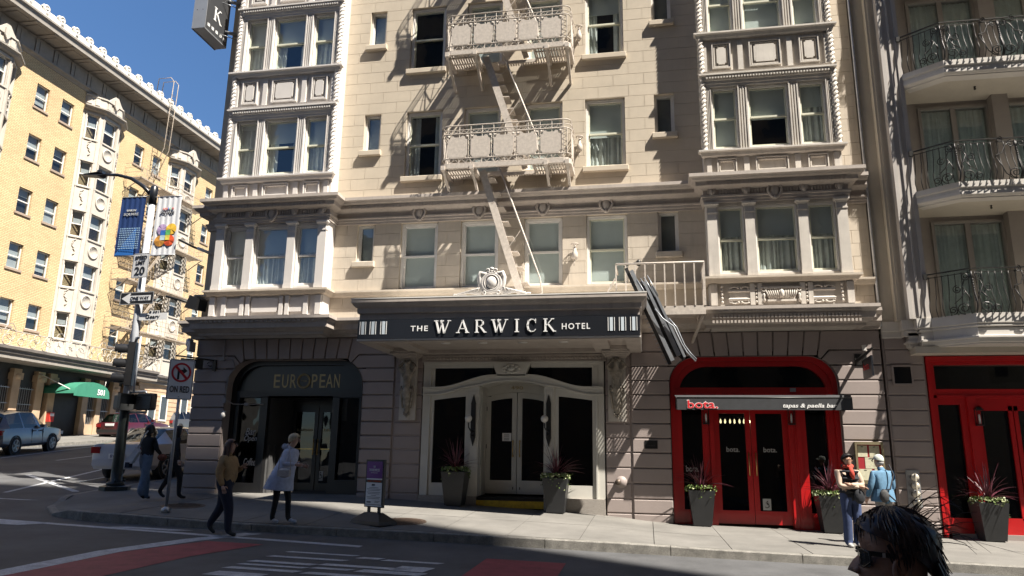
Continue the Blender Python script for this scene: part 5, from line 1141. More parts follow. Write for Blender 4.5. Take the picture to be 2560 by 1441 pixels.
# base: dark canopy shelf with scrolled railing, stone piers, barred windows
b = MB(); b.mould([(16, 0), (31.0 - 3, -.8), (29.0, -1.75), (41.8, -1.75), (42.4, -.7), (47, -.5), (75, -.5)], [(-.3, 4.95), (.14, 4.93), (.14, 4.80), (.06, 4.74), (.03, 4.6), (-.1, 4.5), (-.1, 4.42), (-.4, 4.38)]); A_(b, 'canopy_shelf', mat('dark_shelf', (.14, .125, .115), .7, var=.15, streak=.2))
b = MB(); b.box(29, 42, -1.7, .1, 4.35, 4.9); b.box(42, 75, -.5, .1, 4.35, 4.9); b.box(16, 29, -.9, .1, 4.35, 4.9); A_(b, 'canopy_body', DKCOR)
b = MB(); b.tube([(29.0, -1.8, 4.80), (42.4, -1.8, 4.80)], .03, 5); A_(b, 'canopy_edge_strip', WHITE)
WRAIL = mat('pale_iron', (.42, .39, .35), .6, var=.1)
b = MB(); rng = random.Random(3)
for zz in (5.0, 5.75): b.tube([(26.5, -1.5, zz), (42.3, -1.5, zz)], .022, 5)
for i in range(33): y = 26.5 + i * .49; b.tube([(y, -1.5, 4.95), (y, -1.5, 5.78)], .016, 4)
for i in range(20):
    y = 26.7 + i * .8; r_ = .2 + .06 * (i % 3)
    for sg in (-1, 1): b.tube([(y + sg * .1 + r_ * math.cos(t) * (1 - .05 * t), -1.53, 5.38 + sg * .14 + r_ * math.sin(t) * (1 - .05 * t)) for t in [k * .7 for k in range(10)]], .02, 4)
    if i % 4 == 1: b.tube([(y - .3, -1.5, 5.75), (y - .1, -1.5, 6.05), (y + .15, -1.5, 6.1), (y + .4, -1.5, 5.75)], .022, 4)
A_(b, 'scroll_railing', WRAIL)
b = MB(); b.box(16, 75, -.02, .3, -.5, 4.6); A_(b, 'base_wall', mat('shop_dark', (.03, .03, .03), .6))
for i, (y0, y1) in enumerate(((28.0, 28.5), (29.9, 30.4), (30.9, 31.4), (32.6, 33.1), (34.15, 34.65), (35.0, 35.5), (37.55, 38.0), (38.7, 39.1), (39.9, 40.4), (41.0, 42.2))):
    b = MB(); b.bevbox(y0, y1, -.3, 0, -.2, 4.1, .02); b.box(y0 - .06, y1 + .06, -.36, 0, 3.55, 3.9); b.ball(((y0 + y1) / 2, -.32, 3.7), .25, .12, .16, 8, 5); A_(b, 'stone_pier', TANST)
b = MB(); b.box(38.0, 42.2, -.22, 0, .2, 1.5); b.box(28, 33.1, -.22, 0, -.2, .9); b.box(33.1, 35.0, -.22, 0, .0, .6); b.box(35.5, 37.5, .2, .35, .4, 3.4); A_(b, 'base_course', TANST)
b = MB(); b.box(42.2, 75, -.3, 0, -.2, 4.35); A_(b, 'base_wall', TANST)
for k in range(12): b = MB(); b.box(42.25, 75, -.335, -.3, .6 + k * .3, .86 + k * .3); A_(b, 'stone_course', TANST)
for y in (43.2, 44.4, 46.6, 47.8):
    b = MB(); b.box(y, y + .8, -.4, -.33, 2.0, 2.1); b.box(y, y + .8, -.4, -.33, 3.6, 3.7); b.box(y, y + .08, -.4, -.33, 2.1, 3.6); b.box(y + .72, y + .8, -.4, -.33, 2.1, 3.6); o = A_(b, 'window', WHITE); p = MB(); p.box(y + .08, y + .72, -.36, -.345, 2.1, 3.6); p.build('pane', SWIN, o)
for y0, y1 in ((28.5, 29.9), (31.4, 32.6), (33.1, 34.1), (38.0, 38.7), (39.1, 39.9), (40.4, 41)):
    b = MB(); n = int((y1 - y0) / .13)
    for i in range(1, n): y = y0 + (y1 - y0) * i / n; b.tube([(y, -.2, 1.0), (y, -.2, 3.2)], .012, 4)
    for z in (1.3, 2.3, 3.1): b.box(y0, y1, -.21, -.19, z, z + .03)
    A_(b, 'window_grille', GALV, kind='stuff')
t_aw = thing('entrance_awning', 'rounded green awning numbered 501 over the apartment door', 'awning', (BX, 36.1, 3.0), R(90))
GRN = mat('green_canvas', (.035, .20, .13), .8, var=.06, bump=.1, bscale=60)
b = MB(); n = 10; arc_ = [(1.35 * math.cos(math.pi * i / n), .70 * math.sin(math.pi * i / n) ** .8) for i in range(n + 1)]
b.add([(x, y, z) for y in (-.0, -2.1) for x, z in arc_], [(i, i + 1, i + n + 2, i + n + 1) for i in range(n)], True)
b.add([(x, -2.1, z) for x, z in arc_], [tuple(range(n + 1))]); b.add([(x, -2.1, z) for x, z in ((-1.35, 0), (1.35, 0))] + [(1.35, -2.1, -.12), (-1.35, -2.1, -.12)], [(0, 1, 2, 3)]); b.build('awning_cover', GRN, t_aw)
o = link('number', text_mesh('501', .42, LETW, .004, 0, .012), t_aw, (.35, -2.12, .05), (R(90), 0, 0))
b = MB(); b.tube([(-1.9, -.1, 1.1), (-1.2, -2.0, .1)], .025, 5); b.tube([(1.0, -2.0, .5), (1.05, -2.0, .85)], .015, 5); b.build('awning_stay', WHITE, t_aw)
t = thing('newspaper_box', 'small red notice box on the tan pier behind the silver car', 'box', (BX + .4, 35.25, 1.5)); b = MB(); b.box(-.1, .12, -.16, .16, 0, .5); b.build('box', mat('red_box', (.5, .04, .03), .5), t); b = MB(); b.box(.12, .13, -.13, .13, .3, .44); b.build('box_label', LETW, t)
# ---- its fire escape
fe2 = thing('apartment_fire_escape', 'rusty white fire escape zigzagging down the brick apartment block', 'fire escape', (BX, 41, 7), R(90)); FEW = mat('weathered_iron', (.36, .30, .24), .7, var=.3, vscale=10)
Y0 = 41
def F2(mb, n, kind=None): mb.v = [(x - Y0, y, z - 7) for x, y, z in mb.v]; return mb.build(n, FEW, fe2, kind=kind)
LV = [7.3, 10.3, 13.35, 16.9]
for k, z in enumerate(LV):
    b = MB()
    for a, c in ((38.6, 40.2), (40.9, 45.9)):
        n = int((c - a) / .09)
        for i in range(n): y = a + (c - a) * i / n; b.box(y, y + .045, -1.25, -.3, z, z + .02)
        b.box(a, c, -1.3, -1.24, z - .05, z + .03); b.box(a, c, -.35, -.3, z - .05, z); b.box(a, a + .05, -1.3, -.1, z - .06, z)
    b.box(40.2, 40.9, -1.3, -1.24, z - .05, z + .03); b.box(40.2, 40.9, -.6, -.3, z, z + .02); F2(b, 'grating')
    b = MB()
    for zz in (.35, .65, .95): b.tube([(38.6, -.1, z + zz), (38.6, -1.27, z + zz), (45.9, -1.27, z + zz), (45.9, -.7, z + zz)], .016, 4)
    for i in range(15): y = 38.6 + i * .521; b.tube([(y, -1.27, z), (y, -1.27, z + .95)], .014, 4)
    for i in range(8): y = 38.75 + i * .14; b.tube([(y, -1.27, z), (y, -1.27, z + .65)], .012, 4)
    for i in range(8): y = 43.0 + i * .14; b.tube([(y, -1.27, z), (y, -1.27, z + .65)], .012, 4)
    F2(b, 'railing')
    for y in (38.7, 40.3, 43, 45.8): b = MB(); b.bar((y, -1.25, z - .03), (y, 0, z - .9), .05, .04); F2(b, 'bracket')
    if k < 3:
        z2 = LV[k + 1]
        for off in (-.45, -.85): b = MB(); b.bar((40.1, off, z), (42.4, off, z2), .04, .17); F2(b, 'stair_stringer')
        b = MB()
        for i in range(11): u = (i + .5) / 11; b.box(40.1 + 2.3 * u - .09, 40.1 + 2.3 * u + .09, -.85, -.45, z + (z2 - z) * u, z + (z2 - z) * u + .02)
        F2(b, 'stair_treads')
b = MB()
for yy in (40.15, 40.65):
    b.tube([(yy, -.45, 16.9), (yy, -1.45, 19.5), (yy, -1.55, 24.3), (yy, -1.3, 24.6), (yy, -.4, 24.6), (yy, -.3, 23)], .028, 5)
for i in range(20): z = 17.3 + i * .32; y_ = -.45 - min(1, (z - 16.9) / 2.6) * 1.0; b.tube([(40.15, y_, z), (40.65, y_, z)], .018, 4)
F2(b, 'roof_ladder')
# ---------------------------------------------------------------- fire escapes of the hotel front
X0, X1, YFE = -4.77, -1.62, 16.08
fe = thing('fire_escape', 'cream fire escape with panelled balconies and steep ladders on the hotel front', 'fire escape', (-3.2, 16.9, 7))
FEL = [6.86, 9.90, 12.95]
def rounded(x0, x1, yf, yb, r=.16, k=4):
    pts = [(x0, yb), (x0, yf + r)]
    pts += [(x0 + r - r * math.cos(t), yf + r - r * math.sin(t)) for t in [math.pi / 2 * i / k for i in range(1, k + 1)]]
    pts += [(x1 - r + r * math.sin(t), yf + r - r * math.cos(t)) for t in [math.pi / 2 * i / k for i in range(0, k + 1)]] + [(x1, yb)]
    return pts
lower_hole = {0: (-3.95, -2.55), 1: (-3.95, -2.55), 2: (-3.95, -2.55)}
SHP = [(-.24, -.25), (-.19, -.32), (.19, -.32), (.24, -.25), (.24, .15), (.19, .17), (.17, .24), (.11, .25), (.08, .21), (-.08, .21), (-.11, .25), (-.17, .24), (-.19, .17), (-.24, .15)]
def zigzag(b, x0, x1, z0, z1, n, Y, r=.010, vert=False):
    for i in range(n):
        if vert: a, c = (x0 if i % 2 else x1, z0 + (z1 - z0) * i / n), (x1 if i % 2 else x0, z0 + (z1 - z0) * (i + 1) / n)
        else: a, c = (x0 + (x1 - x0) * i / n, z0 if i % 2 else z1), (x0 + (x1 - x0) * (i + 1) / n, z1 if i % 2 else z0)
        b.tube([(a[0], Y, a[1]), (c[0], Y, c[1])], r, 4, cap=False)
for k, z in enumerate(FEL):
    h0, h1 = lower_hole[k]
    path = rounded(X0, X1, YFE, 16.98)
    # platform frame, grating of crosswise slats, brackets
    b = MB(); b.mould(path, [(-.05, z + .02), (.015, z + .02), (.015, z - .09), (-.05, z - .09)]); T(b, 'platform_edge', FEP, fe)
    b = MB(); n = 46
    for i in range(n):
        x = X0 + .07 + (X1 - X0 - .14) * i / (n - 1); hole = h0 < x < h1
        if hole: b.box(x - .018, x + .018, 16.74, 16.93, z - .035, z)
        else: b.box(x - .018, x + .018, YFE + .06, 16.93, z - .035, z)
    for y in (16.3, 16.6, 16.85): b.box(X0 + .05, h0, y, y + .03, z - .06, z - .035); b.box(h1, X1 - .05, y, y + .03, z - .06, z - .035)
    b.box(h0 - .03, h0, YFE, 16.75, z - .07, z + .01); b.box(h1, h1 + .03, YFE, 16.75, z - .07, z + .01); b.box(h0, h1, 16.72, 16.75, z - .07, z + .01)
    T(b, 'grating', FEP, fe)
    for x in (X0 + .06, h0 - .05, h1 + .35, X1 - .08):
        b = MB(); b.bar((x, YFE - .02, z - .05), (x, 17.0, z - .62), .07, .06, (1, 0, 0)); b.box(x - .035, x + .035, YFE - .02, 16.98, z - .10, z - .06); b.box(x - .05, x + .05, YFE - .05, YFE + .04, z - .13, z - .02); T(b, 'bracket', FEP, fe)
    # railing
    b = MB()
    for hz, r_ in ((1.02, .016), (.90, .011), (.80, .016), (.16, .016), (.03, .014)):
        b.tube([(x, y, z + hz) for x, y in path], r_, 5)
    for x in fr(X0 + .16, X1 - .16, 10): b.tube([(x, YFE, z), (x, YFE, z + 1.02)], .010, 4)
    for x in (X0, X1):
        for y in (16.3, 16.6, 16.9): b.tube([(x, y, z), (x, y, z + 1.02)], .010, 4)
        for i in range(8): y0_, y1_ = 16.25 + i * .085, 16.25 + (i + 1) * .085; b.tube([(x, y0_, z + (.2 if i % 2 else .78)), (x, y1_, z + (.78 if i % 2 else .2))], .009, 4)
    zigzag(b, X0 + .16, X1 - .16, z + .81, z + .89, 44, YFE); zigzag(b, X0 + .16, X1 - .16, z + .04, z + .15, 32, YFE)
    rl = T(b, 'railing', FEP, fe)
    W5 = (X1 - X0 - .3) / 5
    for i in range(5):
        cx = X0 + .15 + W5 * (i + .44); b = MB(); b.prism([(cx + x, z + .50 + y) for x, y in SHP], YFE - .012, YFE + .004)
        for s in (-1, 1): b.ball((cx + s * .23, YFE, z + .735), .04, .012, .035, 7, 4); b.ball((cx + s * .19, YFE, z + .19), .03, .012, .02, 7, 4)
        T(b, 'panel', FEP, fe, rl)
        b = MB(); a = cx + .27; c = cx + .27 + .12
        for x in (a, c): b.tube([(x, YFE, z + .16), (x, YFE, z + .80)], .010, 4)
        zigzag(b, a, c, z + .17, z + .79, 9, YFE, vert=True); T(b, 'lattice_strip', FEP, fe, rl)
# ladders: flat plank stringer, thin treads, round hand rail
def stair(xt, zt, xb, zb, Y=16.35, n=9, curl=False):
    b = MB(); b.bar((xt, Y, zt), (xb, Y, zb), .035, .17, (0, 1, 0)) if False else b.add(*plank(xt, zt, xb, zb, Y, .055, .17)); b.add(*plank(xt + .02, zt, xb + .02, zb, Y + .42, .04, .14)); st = T(b, 'stair_stringer', FEP, fe)
    for i in range(n): t = (i + .5) / n; x, z = xt + (xb - xt) * t, zt + (zb - zt) * t; b = MB(); b.box(x - .05, x + .24, Y + .03, Y + .42, z, z + .022); T(b, 'tread', FEP, fe, st)
    b = MB(); dx, dz = .62, .55
    p = [(xt + .18, Y - .03, zt + .30), (xt + .3, Y - .03, zt + .35), (xt + .45, Y - .03, zt + .2)]
    p = [(xt + .36, Y - .03, zt + .25), (xb + .36, Y - .03, zb + .65)] + ([(xb + .42, Y - .03, zb + .30), (xb + .22, Y - .03, zb + .16), (xb + .0, Y - .03, zb + .2)] if curl else [(xb + .38, Y - .03, zb + .3), (xb + .44, Y - .03, zb + .02), (xb + .2, Y - .03, zb + .1)])
    b.tube(p, .022, 6)
    for t in (.25, .6): x, z = xt + (xb - xt) * t, zt + (zb - zt) * t; b.tube([(x, Y - .03, z), (x + .36 - .02, Y - .03, z + .25 + .4 * t)], .009, 4)
    T(b, 'hand_rail', FEP, fe)
def plank(xa, za, xb, zb, Y, th, wd):
    d = Vector((xb - xa, zb - za)).normalized(); n = Vector((-d.y, d.x)) * wd / 2; P = [(xa - n.x, za - n.y), (xa + n.x, za + n.y), (xb + n.x, zb + n.y), (xb - n.x, zb - n.y)]
    return [(x, Y - th / 2, z) for x, z in P] + [(x, Y + th / 2, z) for x, z in P], [(0, 1, 2, 3), (7, 6, 5, 4), (0, 4, 5, 1), (1, 5, 6, 2), (2, 6, 7, 3), (3, 7, 4, 0)]
stair(-3.78, 9.85, -2.83, 6.95); stair(-3.78, 12.9, -2.83, 9.98); stair(-3.80, 6.78, -2.72, 3.4, curl=True)
# standpipes with hand wheels beside the balconies
for zc, nm in ((10.55, 'upper fire escape balcony'), (7.5, 'lower fire escape balcony'), (4.75, 'windows just above the canopy')):
    X = -1.47 if zc > 5 else -1.60; t = thing('standpipe_valve', 'cream wall valve with hand wheel by the ' + nm, 'valve', (X, 17, zc), 0, 'standpipe valves on the hotel front')
    b = MB(); b.tube([(X, 17.0, zc), (X, 16.85, zc)], .05, 8); b.lathe([(.045, zc - .14), (.075, zc - .08), (.07, zc + .02), (.04, zc + .08), (.03, zc + .2)], X, 16.85, 10); b.tube([(X, 16.85, zc - .12), (X - .02, 16.84, zc - .3)], .012, 5); T(b, 'valve_body', FEP, t)
    b = MB(); b.tube([(X + .085 * math.cos(a), 16.85 + .085 * math.sin(a), zc + .24) for a in [i * math.pi / 6 for i in range(12)]], .013, 5, closed=True)
    for i in range(3): a = i * math.pi / 3; b.tube([(X - .08 * math.cos(a), 16.85 - .08 * math.sin(a), zc + .24), (X + .08 * math.cos(a), 16.85 + .08 * math.sin(a), zc + .24)], .009, 4)
    T(b, 'hand_wheel', FEP, t)
# low landing beside the canopy with its folded drop ladder
ld = thing('fire_escape_landing', 'cream railed landing between the canopy and the right bay window', 'balcony', (.3, 16.9, 3.2))
Yl = 15.95; xa, xb = -.60, 1.30
b = MB(); b.box(xa, xb, Yl, Yl + .06, 3.06, 3.25); b.box(xa, xb, 16.85, 16.9, 3.08, 3.2); b.box(xb - .06, xb, Yl + .06, 16.85, 3.08, 3.22); b.box(xa, xa + .06, Yl + .06, 16.85, 3.08, 3.22); T(b, 'landing_frame', FEP, ld)
b = MB()
for i in range(26):
    x = xa + .08 + i * (xb - xa - .16) / 25
    if not -.35 < x < .35: b.box(x - .015, x + .015, Yl + .06, 16.85, 3.20, 3.23)
    else: b.box(x - .015, x + .015, 16.55, 16.85, 3.2, 3.23)
T(b, 'grating', FEP, ld)
b = MB(); pth = [(xa, 16.9), (xa, Yl), (xb, Yl), (xb, 16.9)]
b.tube([(x, y, 4.22) for x, y in pth], .022, 6); ra = T(b, 'railing', FEP, ld)
for i in range(10): x = xa + (xb - xa) * i / 9; b = MB(); b.box(x - .014, x + .014, Yl - .012, Yl + .012, 3.25, 4.21); T(b, 'railing_bar', FEP, ld, ra)
for i in range(1, 5): y = Yl + .9 * i / 5; b = MB(); b.box(xb - .012, xb + .012, y - .012, y + .012, 3.22, 4.21); T(b, 'railing_bar', FEP, ld, ra)
b = MB(); b.bar((xb - .05, Yl + .1, 3.06), (xb - .25, 17.0, 2.6), .05, .05); b.bar((xa + .5, Yl + .1, 3.06), (xa + .5, 17.0, 2.6), .05, .05); b.bar((-.95, 16.0, 3.3), (-.62, Yl, 3.9), .04, .03); T(b, 'bracket', FEP, ld)
DLM = mat('drop_ladder_steel', (.30, .32, .35), .4, metal=.5, var=.1, vscale=8); DLK = mat('drop_ladder_dark', (.02, .02, .022), .5, var=.2)
dl = thing('drop_ladder', 'folded grey steel drop ladder hanging diagonally through the landing', 'ladder', (.2, 15.9, 3))
pa, pb = Vector((-.18, 15.75, 4.05)), Vector((.66, 15.75, 2.02))
dv = (pb - pa).normalized(); nv = Vector((dv.z, 0, -dv.x)) * -1
def dseg(n_, a, c, off, wd, Y, m, th=.04): b = MB(); p, q = pa + dv * a + nv * off, pa + dv * c + nv * off; b.add(*plank(p.x, p.z, q.x, q.z, Y, th, wd)); T(b, n_, m, dl)
Ld = (pb - pa).length
dseg('rail', -.1, Ld, -.17, .07, 15.78, DLK, .06); dseg('rail', .0, Ld - .05, -.09, .08, 15.74, DLM); dseg('rail', .3, Ld - .1, .0, .05, 15.80, DLK); dseg('rail', .35, Ld * .62, .06, .06, 15.72, DLM); dseg('rail', .4, Ld, .13, .07, 15.78, DLK); dseg('rail', .5, Ld - .02, .17, .05, 15.74, DLM); dseg('rail', 1.25, Ld - .1, .07, .09, 15.73, DLM); dseg('rail', .4, Ld - .3, .0, .1, 15.86, DLK)
for i in range(12):
    b = MB(); p = pa + dv * (1.1 + i * .095) + nv * -.2; b.bar((p.x - .05, 15.78, p.z - .03), (p.x + .01, 15.78, p.z + .0), .02, .02); T(b, 'rung_end', DLM, dl)
for i in range(4): b = MB(); p = pa + dv * .25 + nv * (-.06 + i * .08); q = pa + dv * .75 + nv * (-.0 + i * .07); b.tube([(p.x, 15.72, p.z), (q.x, 15.72, q.z)], .011, 5); T(b, 'rod', DLM, dl)
b = MB(); f = lambda a, o: tuple(pa + dv * a + nv * o + Vector((0, -.1, 0))); b.tube([f(1.0, .02), f(1.25, .08), f(1.5, .22), f(1.9, .22), f(2.1, .24), f(2.35, .33)], .016, 6); b.tube([f(1.3, .2), f(1.55, .27), f(1.95, .26), f(2.15, .3), f(2.32, .36)], .014, 6); T(b, 'hook_rod', DLM, dl)
# upper hook arm above the landing
b = MB(); b.tube([(-.45, 16.8, 4.38), (-.1, 16.1, 4.32), (-.1, 16.0, 4.2)], .014, 5); b.ball((-.1, 16.0, 4.25), .06, .05, .08, 8, 5); T(b, 'hanger', IRON, dl)
# ---- blade sign on the corner
bs = thing('blade_sign', 'tall grey vertical hotel sign with white letters C K on the building corner', 'sign', (-11.6, 16.6, 11))
DG = mat('sign_dark_grey', (.075, .077, .083), .3, metal=.3, var=.05); SD = mat('sign_silver', (.40, .42, .45), .3, metal=.6, var=.05)
b = MB(); b.box(-11.86, -11.5, 15.95, 17.0, 11.22, 19); b.box(-11.88, -11.84, 15.93, 17.02, 11.18, 19); T(b, 'sign_box', DG, bs)
b = MB(); b.box(-11.88, -11.49, 15.925, 15.95, 11.19, 19); T(b, 'front_plate', SD, bs)
b = MB(); b.box(-11.86, -11.5, 15.95, 17.0, 11.185, 11.22); T(b, 'bottom_plate', SD, bs)
for ch, z in (('K', 11.66), ('C', 12.45), ('I', 13.2)):
    b = MB(); serif_word(b, ch, 0, 0, .40, -.012, 0); b.v = [(-11.5 - y, 16.27 + x, z + zz) for x, y, zz in b.v]; T(b, 'letter', LETW, bs)
for i in range(5):
    y = 16.05 + i * .19
    for o, w_ in ((0, .012), (.035, .035), (.085, .012)): b = MB(); b.box(-11.5, -11.49, y + o, y + o + w_, 11.33, 11.42); T(b, 'sign_bar', LETW, bs)
for z in (11.62, 12.6): b = MB(); b.tube([(-11.5, 16.85, z), (-11.2, 17.02, z - .02)], .05, 8); b.tube([(-11.5, 16.6, z - .2), (-11.2, 17.0, z - .2)], .012, 5); T(b, 'arm', SD, bs)
for x in (-11.77, -11.6):
    b = MB(); b.ball((x, 15.925, 11.75), .014, .008, .014, 6, 4); T(b, 'bolt', BLACK, bs)
# flood lamp, bracket rods, small hanging sign at the corner
fl = thing('flood_light', 'black flood light on a rod at the hotel corner above the base cornice', 'lamp', (-11.4, 16.9, 3.7))
b = MB(); b.tube([(-12.15, 16.6, 3.92), (-11.45, 16.8, 3.74)], .03, 6); b.tube([(-11.45, 16.8, 3.74), (-11.38, 16.85, 3.5)], .02, 5); T(b, 'arm', IRON, fl)
b = MB(); b.add([(-11.62, 16.65, 3.62), (-11.30, 16.65, 3.55), (-11.26, 16.65, 3.85), (-11.5, 16.65, 3.95), (-11.5, 16.95, 3.6), (-11.2, 16.95, 3.55), (-11.18, 16.95, 3.82), (-11.4, 16.95, 3.9)], [(0, 1, 2, 3), (7, 6, 5, 4), (0, 4, 5, 1), (1, 5, 6, 2), (2, 6, 7, 3), (3, 7, 4, 0)]); T(b, 'lamp_housing', BLACK, fl)
fb = thing('flag_bracket', 'slim black rod with a white tip sticking out from the hotel corner', 'bracket', (-11.4, 17, 5.2))
b = MB(); b.tube([(-11.3, 17, 5.14), (-11.75, 16.9, 5.32), (-12.12, 16.8, 5.5)], .028, 6); T(b, 'rod', IRON, fb); b = MB(); b.tube([(-11.22, 16.98, 5.12), (-11.62, 16.92, 5.28)], .04, 6); T(b, 'tip', WHITE, fb)
hs = thing('hanging_sign', 'small black board hanging from a scrolled bracket on the left pier', 'sign', (-11, 16.95, 2.2))
b = MB(); b.tube([(-11.45, 16.3, 2.33), (-10.8, 16.95, 2.28)], .022, 5); b.box(-10.83, -10.74, 16.93, 17, 2.02, 2.3); b.tube([(-10.86 - .06 * math.cos(t), 16.9 - .05 * math.cos(t), 2.19 + .06 * math.sin(t)) for t in [k * .8 for k in range(8)]], .012, 5); T(b, 'bracket', IRON, hs)
b = MB(); b.bar((-11.36, 16.38, 2.16), (-10.98, 16.76, 2.16), .025, .24); T(b, 'board', BLACK, hs)
b = MB(); b.box(-11.45, -11.37, 16.7, 16.95, 2.5, 2.75); H(b, 'corner_lamp', STEEL)
b = MB(); b.lathe([(.05, 2.6), (.09, 2.66), (.09, 2.8), (.04, 2.84)], -11.45, 16.8, 8); H(b, 'corner_lamp', GALV)
hb = thing('hanging_sign', 'small dark bota plate hanging from a wedge bracket on the right pier', 'sign', (4.55, 17, 2.2))
b = MB(); b.box(4.47, 4.49, 16.96, 17.0, 2.05, 2.3); b.box(4.49, 4.72, 16.965, 16.985, 2.06, 2.3); b.add([(4.47, 16.98, 2.06), (4.47, 16.98, 2.16), (4.56, 16.5, 2.27), (4.56, 16.0, 2.31), (4.56, 16.0, 2.27), (4.5, 16.98, 2.06), (4.5, 16.98, 2.16), (4.59, 16.5, 2.27), (4.59, 16.0, 2.31), (4.59, 16.0, 2.27)], [(0, 1, 2, 3, 4), (9, 8, 7, 6, 5), (0, 5, 6, 1), (1, 6, 7, 2), (2, 7, 8, 3), (3, 8, 9, 4), (4, 9, 5, 0)]); T(b, 'bracket', IRON, hb)
b = MB(); b.add([(4.575 + o, y, z) for o in (-.02, .02) for y, z in ((16.1, 2.16), (16.75, 2.12), (16.75, 1.76), (16.65, 1.70), (16.1, 1.74))], [(0, 1, 2, 3, 4), (9, 8, 7, 6, 5)] + [(i, (i + 1) % 5, (i + 1) % 5 + 5, i + 5) for i in range(5)]); T(b, 'plate', NAVY, hb)
o = link('lettering', text_mesh('bota', .22, RLET, .003), hb, rot=(R(90), 0, R(-90))); o.location = (-.005, -.35, -.3)
b = MB(); b.box(4.64, 4.73, 16.96, 16.985, 2.38, 2.5); H(b, 'wall_box', WHITE)
# ---------------------------------------------------------------- street furniture on the corner
DKG = mat('dark_green_pole', (.018, .024, .023), .4, var=.25, vscale=8); PGR = mat('pale_pole_grey', (.46, .48, .52), .5, var=.06, vscale=5)
PX, PY, PZ = -13.2, 17.0, -.96
sp = thing('street_lamp', 'street lamp post on the corner with dark lower pole and curved arm', 'street lamp', (PX, PY, PZ))
P_ = lambda mb, n, m, root=None: T(mb, n, m, root or sp)
b = MB(); b.lathe([(.36, PZ - .15), (.36, PZ + .10), (.30, PZ + .12)], PX, PY, 8, smooth=False); P_(b, 'base_pad', DKG)
b = MB(); b.lathe([(.22, PZ + .1), (.22, PZ + .2), (.14, PZ + .24), (.135, PZ + .5), (.12, 1.15), (.12, 1.4)], PX, PY, 14); P_(b, 'lower_pole', DKG)
for k in range(4): b = MB(); a = k * 1.57 + .6; b.lathe([(.025, PZ + .2), (.025, PZ + .28)], PX + .19 * math.cos(a), PY + .19 * math.sin(a), 6); P_(b, 'bolt', DKG)
b = MB(); b.lathe([(.105, 1.4), (.10, 3.5), (.085, 6.6)], PX, PY, 14); P_(b, 'upper_pole', PGR)
b = MB(); b.lathe([(.10, 6.6), (.10, 7.1), (.06, 7.14)], PX, PY, 12); b.tube([(PX - .02, PY, 6.85), (PX - .35, PY, 7.15), (PX - .75, PY, 7.40), (PX - 1.2, PY, 7.53), (PX - 1.6, PY, 7.56)], [.06, .055, .05, .045, .04], 8); P_(b, 'arm', NAVY)
b = MB(); b.add([(PX - 2.35, PY - .1, 7.57), (PX - 2.35, PY + .1, 7.57), (PX - 1.75, PY + .14, 7.5), (PX - 1.75, PY - .14, 7.5), (PX - 1.55, PY - .05, 7.55), (PX - 1.55, PY + .05, 7.55), (PX - 1.8, PY - .1, 7.63), (PX - 1.8, PY + .1, 7.63)], [(0, 3, 2, 1), (0, 6, 4, 3), (1, 2, 5, 7), (0, 1, 7, 6), (6, 7, 5, 4), (2, 3, 4, 5)]); b.box(PX - 1.85, PX - 1.75, PY - .04, PY + .04, 7.62, 7.7); P_(b, 'lamp_head', NAVY)
b = MB(); b.tube([(PX - .22, PY + .12, -.2), (PX, PY + .1, 2.9)], .0, 4) if False else b.lathe([(.13, 1.15), (.13, 1.2)], PX, PY, 12); P_(b, 'collar', GALV)
def banner(x0, x1, z0, z1, m, label, seed):
    t = thing('street_banner', label, 'banner', ((x0 + x1) / 2, PY, z1)); n = 28; rng = random.Random(seed)
    f = lambda x, z: PY - .03 + .006 * math.sin((x - x0) * 40 + seed + z * .6) + .003 * math.sin((x - x0) * 95 + z * 2)
    b = MB(); zs = fr(z0, z1, 6); b.add([(x, f(x, z), z) for x in fr(x0, x1, n) for z in zs], [(i * 7 + j, (i + 1) * 7 + j, (i + 1) * 7 + j + 1, i * 7 + j + 1) for i in range(n) for j in range(6)], True); T(b, 'cloth', m, t)
    b = MB(); xe = x1 if abs(x0 - PX) > abs(x1 - PX) else x0
    for z in (z1 + .01, z0 - .01): b.tube([(x0, PY - .03, z), (x1, PY - .03, z)], .014, 5); b.tube([(xe, PY - .03, z), (PX, PY, z)], .014, 5)
    T(b, 'rod', GALV, t)
    return t, f
def decal(pts, f, m, t, name, off):
    """flat print that follows the cloth"""
    n = len(pts); cx = sum(p[0] for p in pts) / n; cz = sum(p[1] for p in pts) / n; b = MB()
    b.add([(cx, f(cx, cz) - off - .022, cz)] + [(x, f(x, z) - off - .014, z) for x, z in pts], [(0, i + 1, (i + 1) % n + 1) for i in range(n)]); return T(b, name, m, t)
BLU = mat('banner_blue', (.008, .035, .14), .7, var=.06); BLU2 = mat('banner_mid_blue', (.02, .14, .46), .7, var=.05); CY = mat('banner_dot', (.30, .46, .62), .7, var=0)
bt, bf = banner(-14.13, -13.38, 5.16, 6.82, BLU, 'blue UNION SQUARE banner hanging left of the lamp post', 1)
inv(fit_text('UNION', -13.92, -13.64, 6.41, 6.47, PY - .045, LAB, None, 'lettering', bold=.02), bt); inv(fit_text('SQUARE', -14.0, -13.55, 6.28, 6.37, PY - .045, LAB, None, 'lettering'), bt)
decal([(-14.12, 5.17), (-13.55, 5.17), (-13.55, 5.95), (-13.75, 5.7), (-13.95, 5.42)], bf, BLU2, bt, 'print', .0)
b = MB()
for i in range(12):
    for j in range(10):
        x, z = -14.02 + i * .052, 5.34 + j * .062; b.box(x, x + .026, PY - .078, PY - .074, z, z + .03)
T(b, 'printed_dots', CY, bt)
WHB = mat('banner_white', (.70, .71, .74), .7, var=.03)
wt, wf = banner(-13.03, -12.3, 5.15, 6.79, WHB, 'white UNION SQUARE banner with coloured circles right of the lamp post', 5)
DKT = mat('banner_black', (.02, .02, .03), .7, var=0)
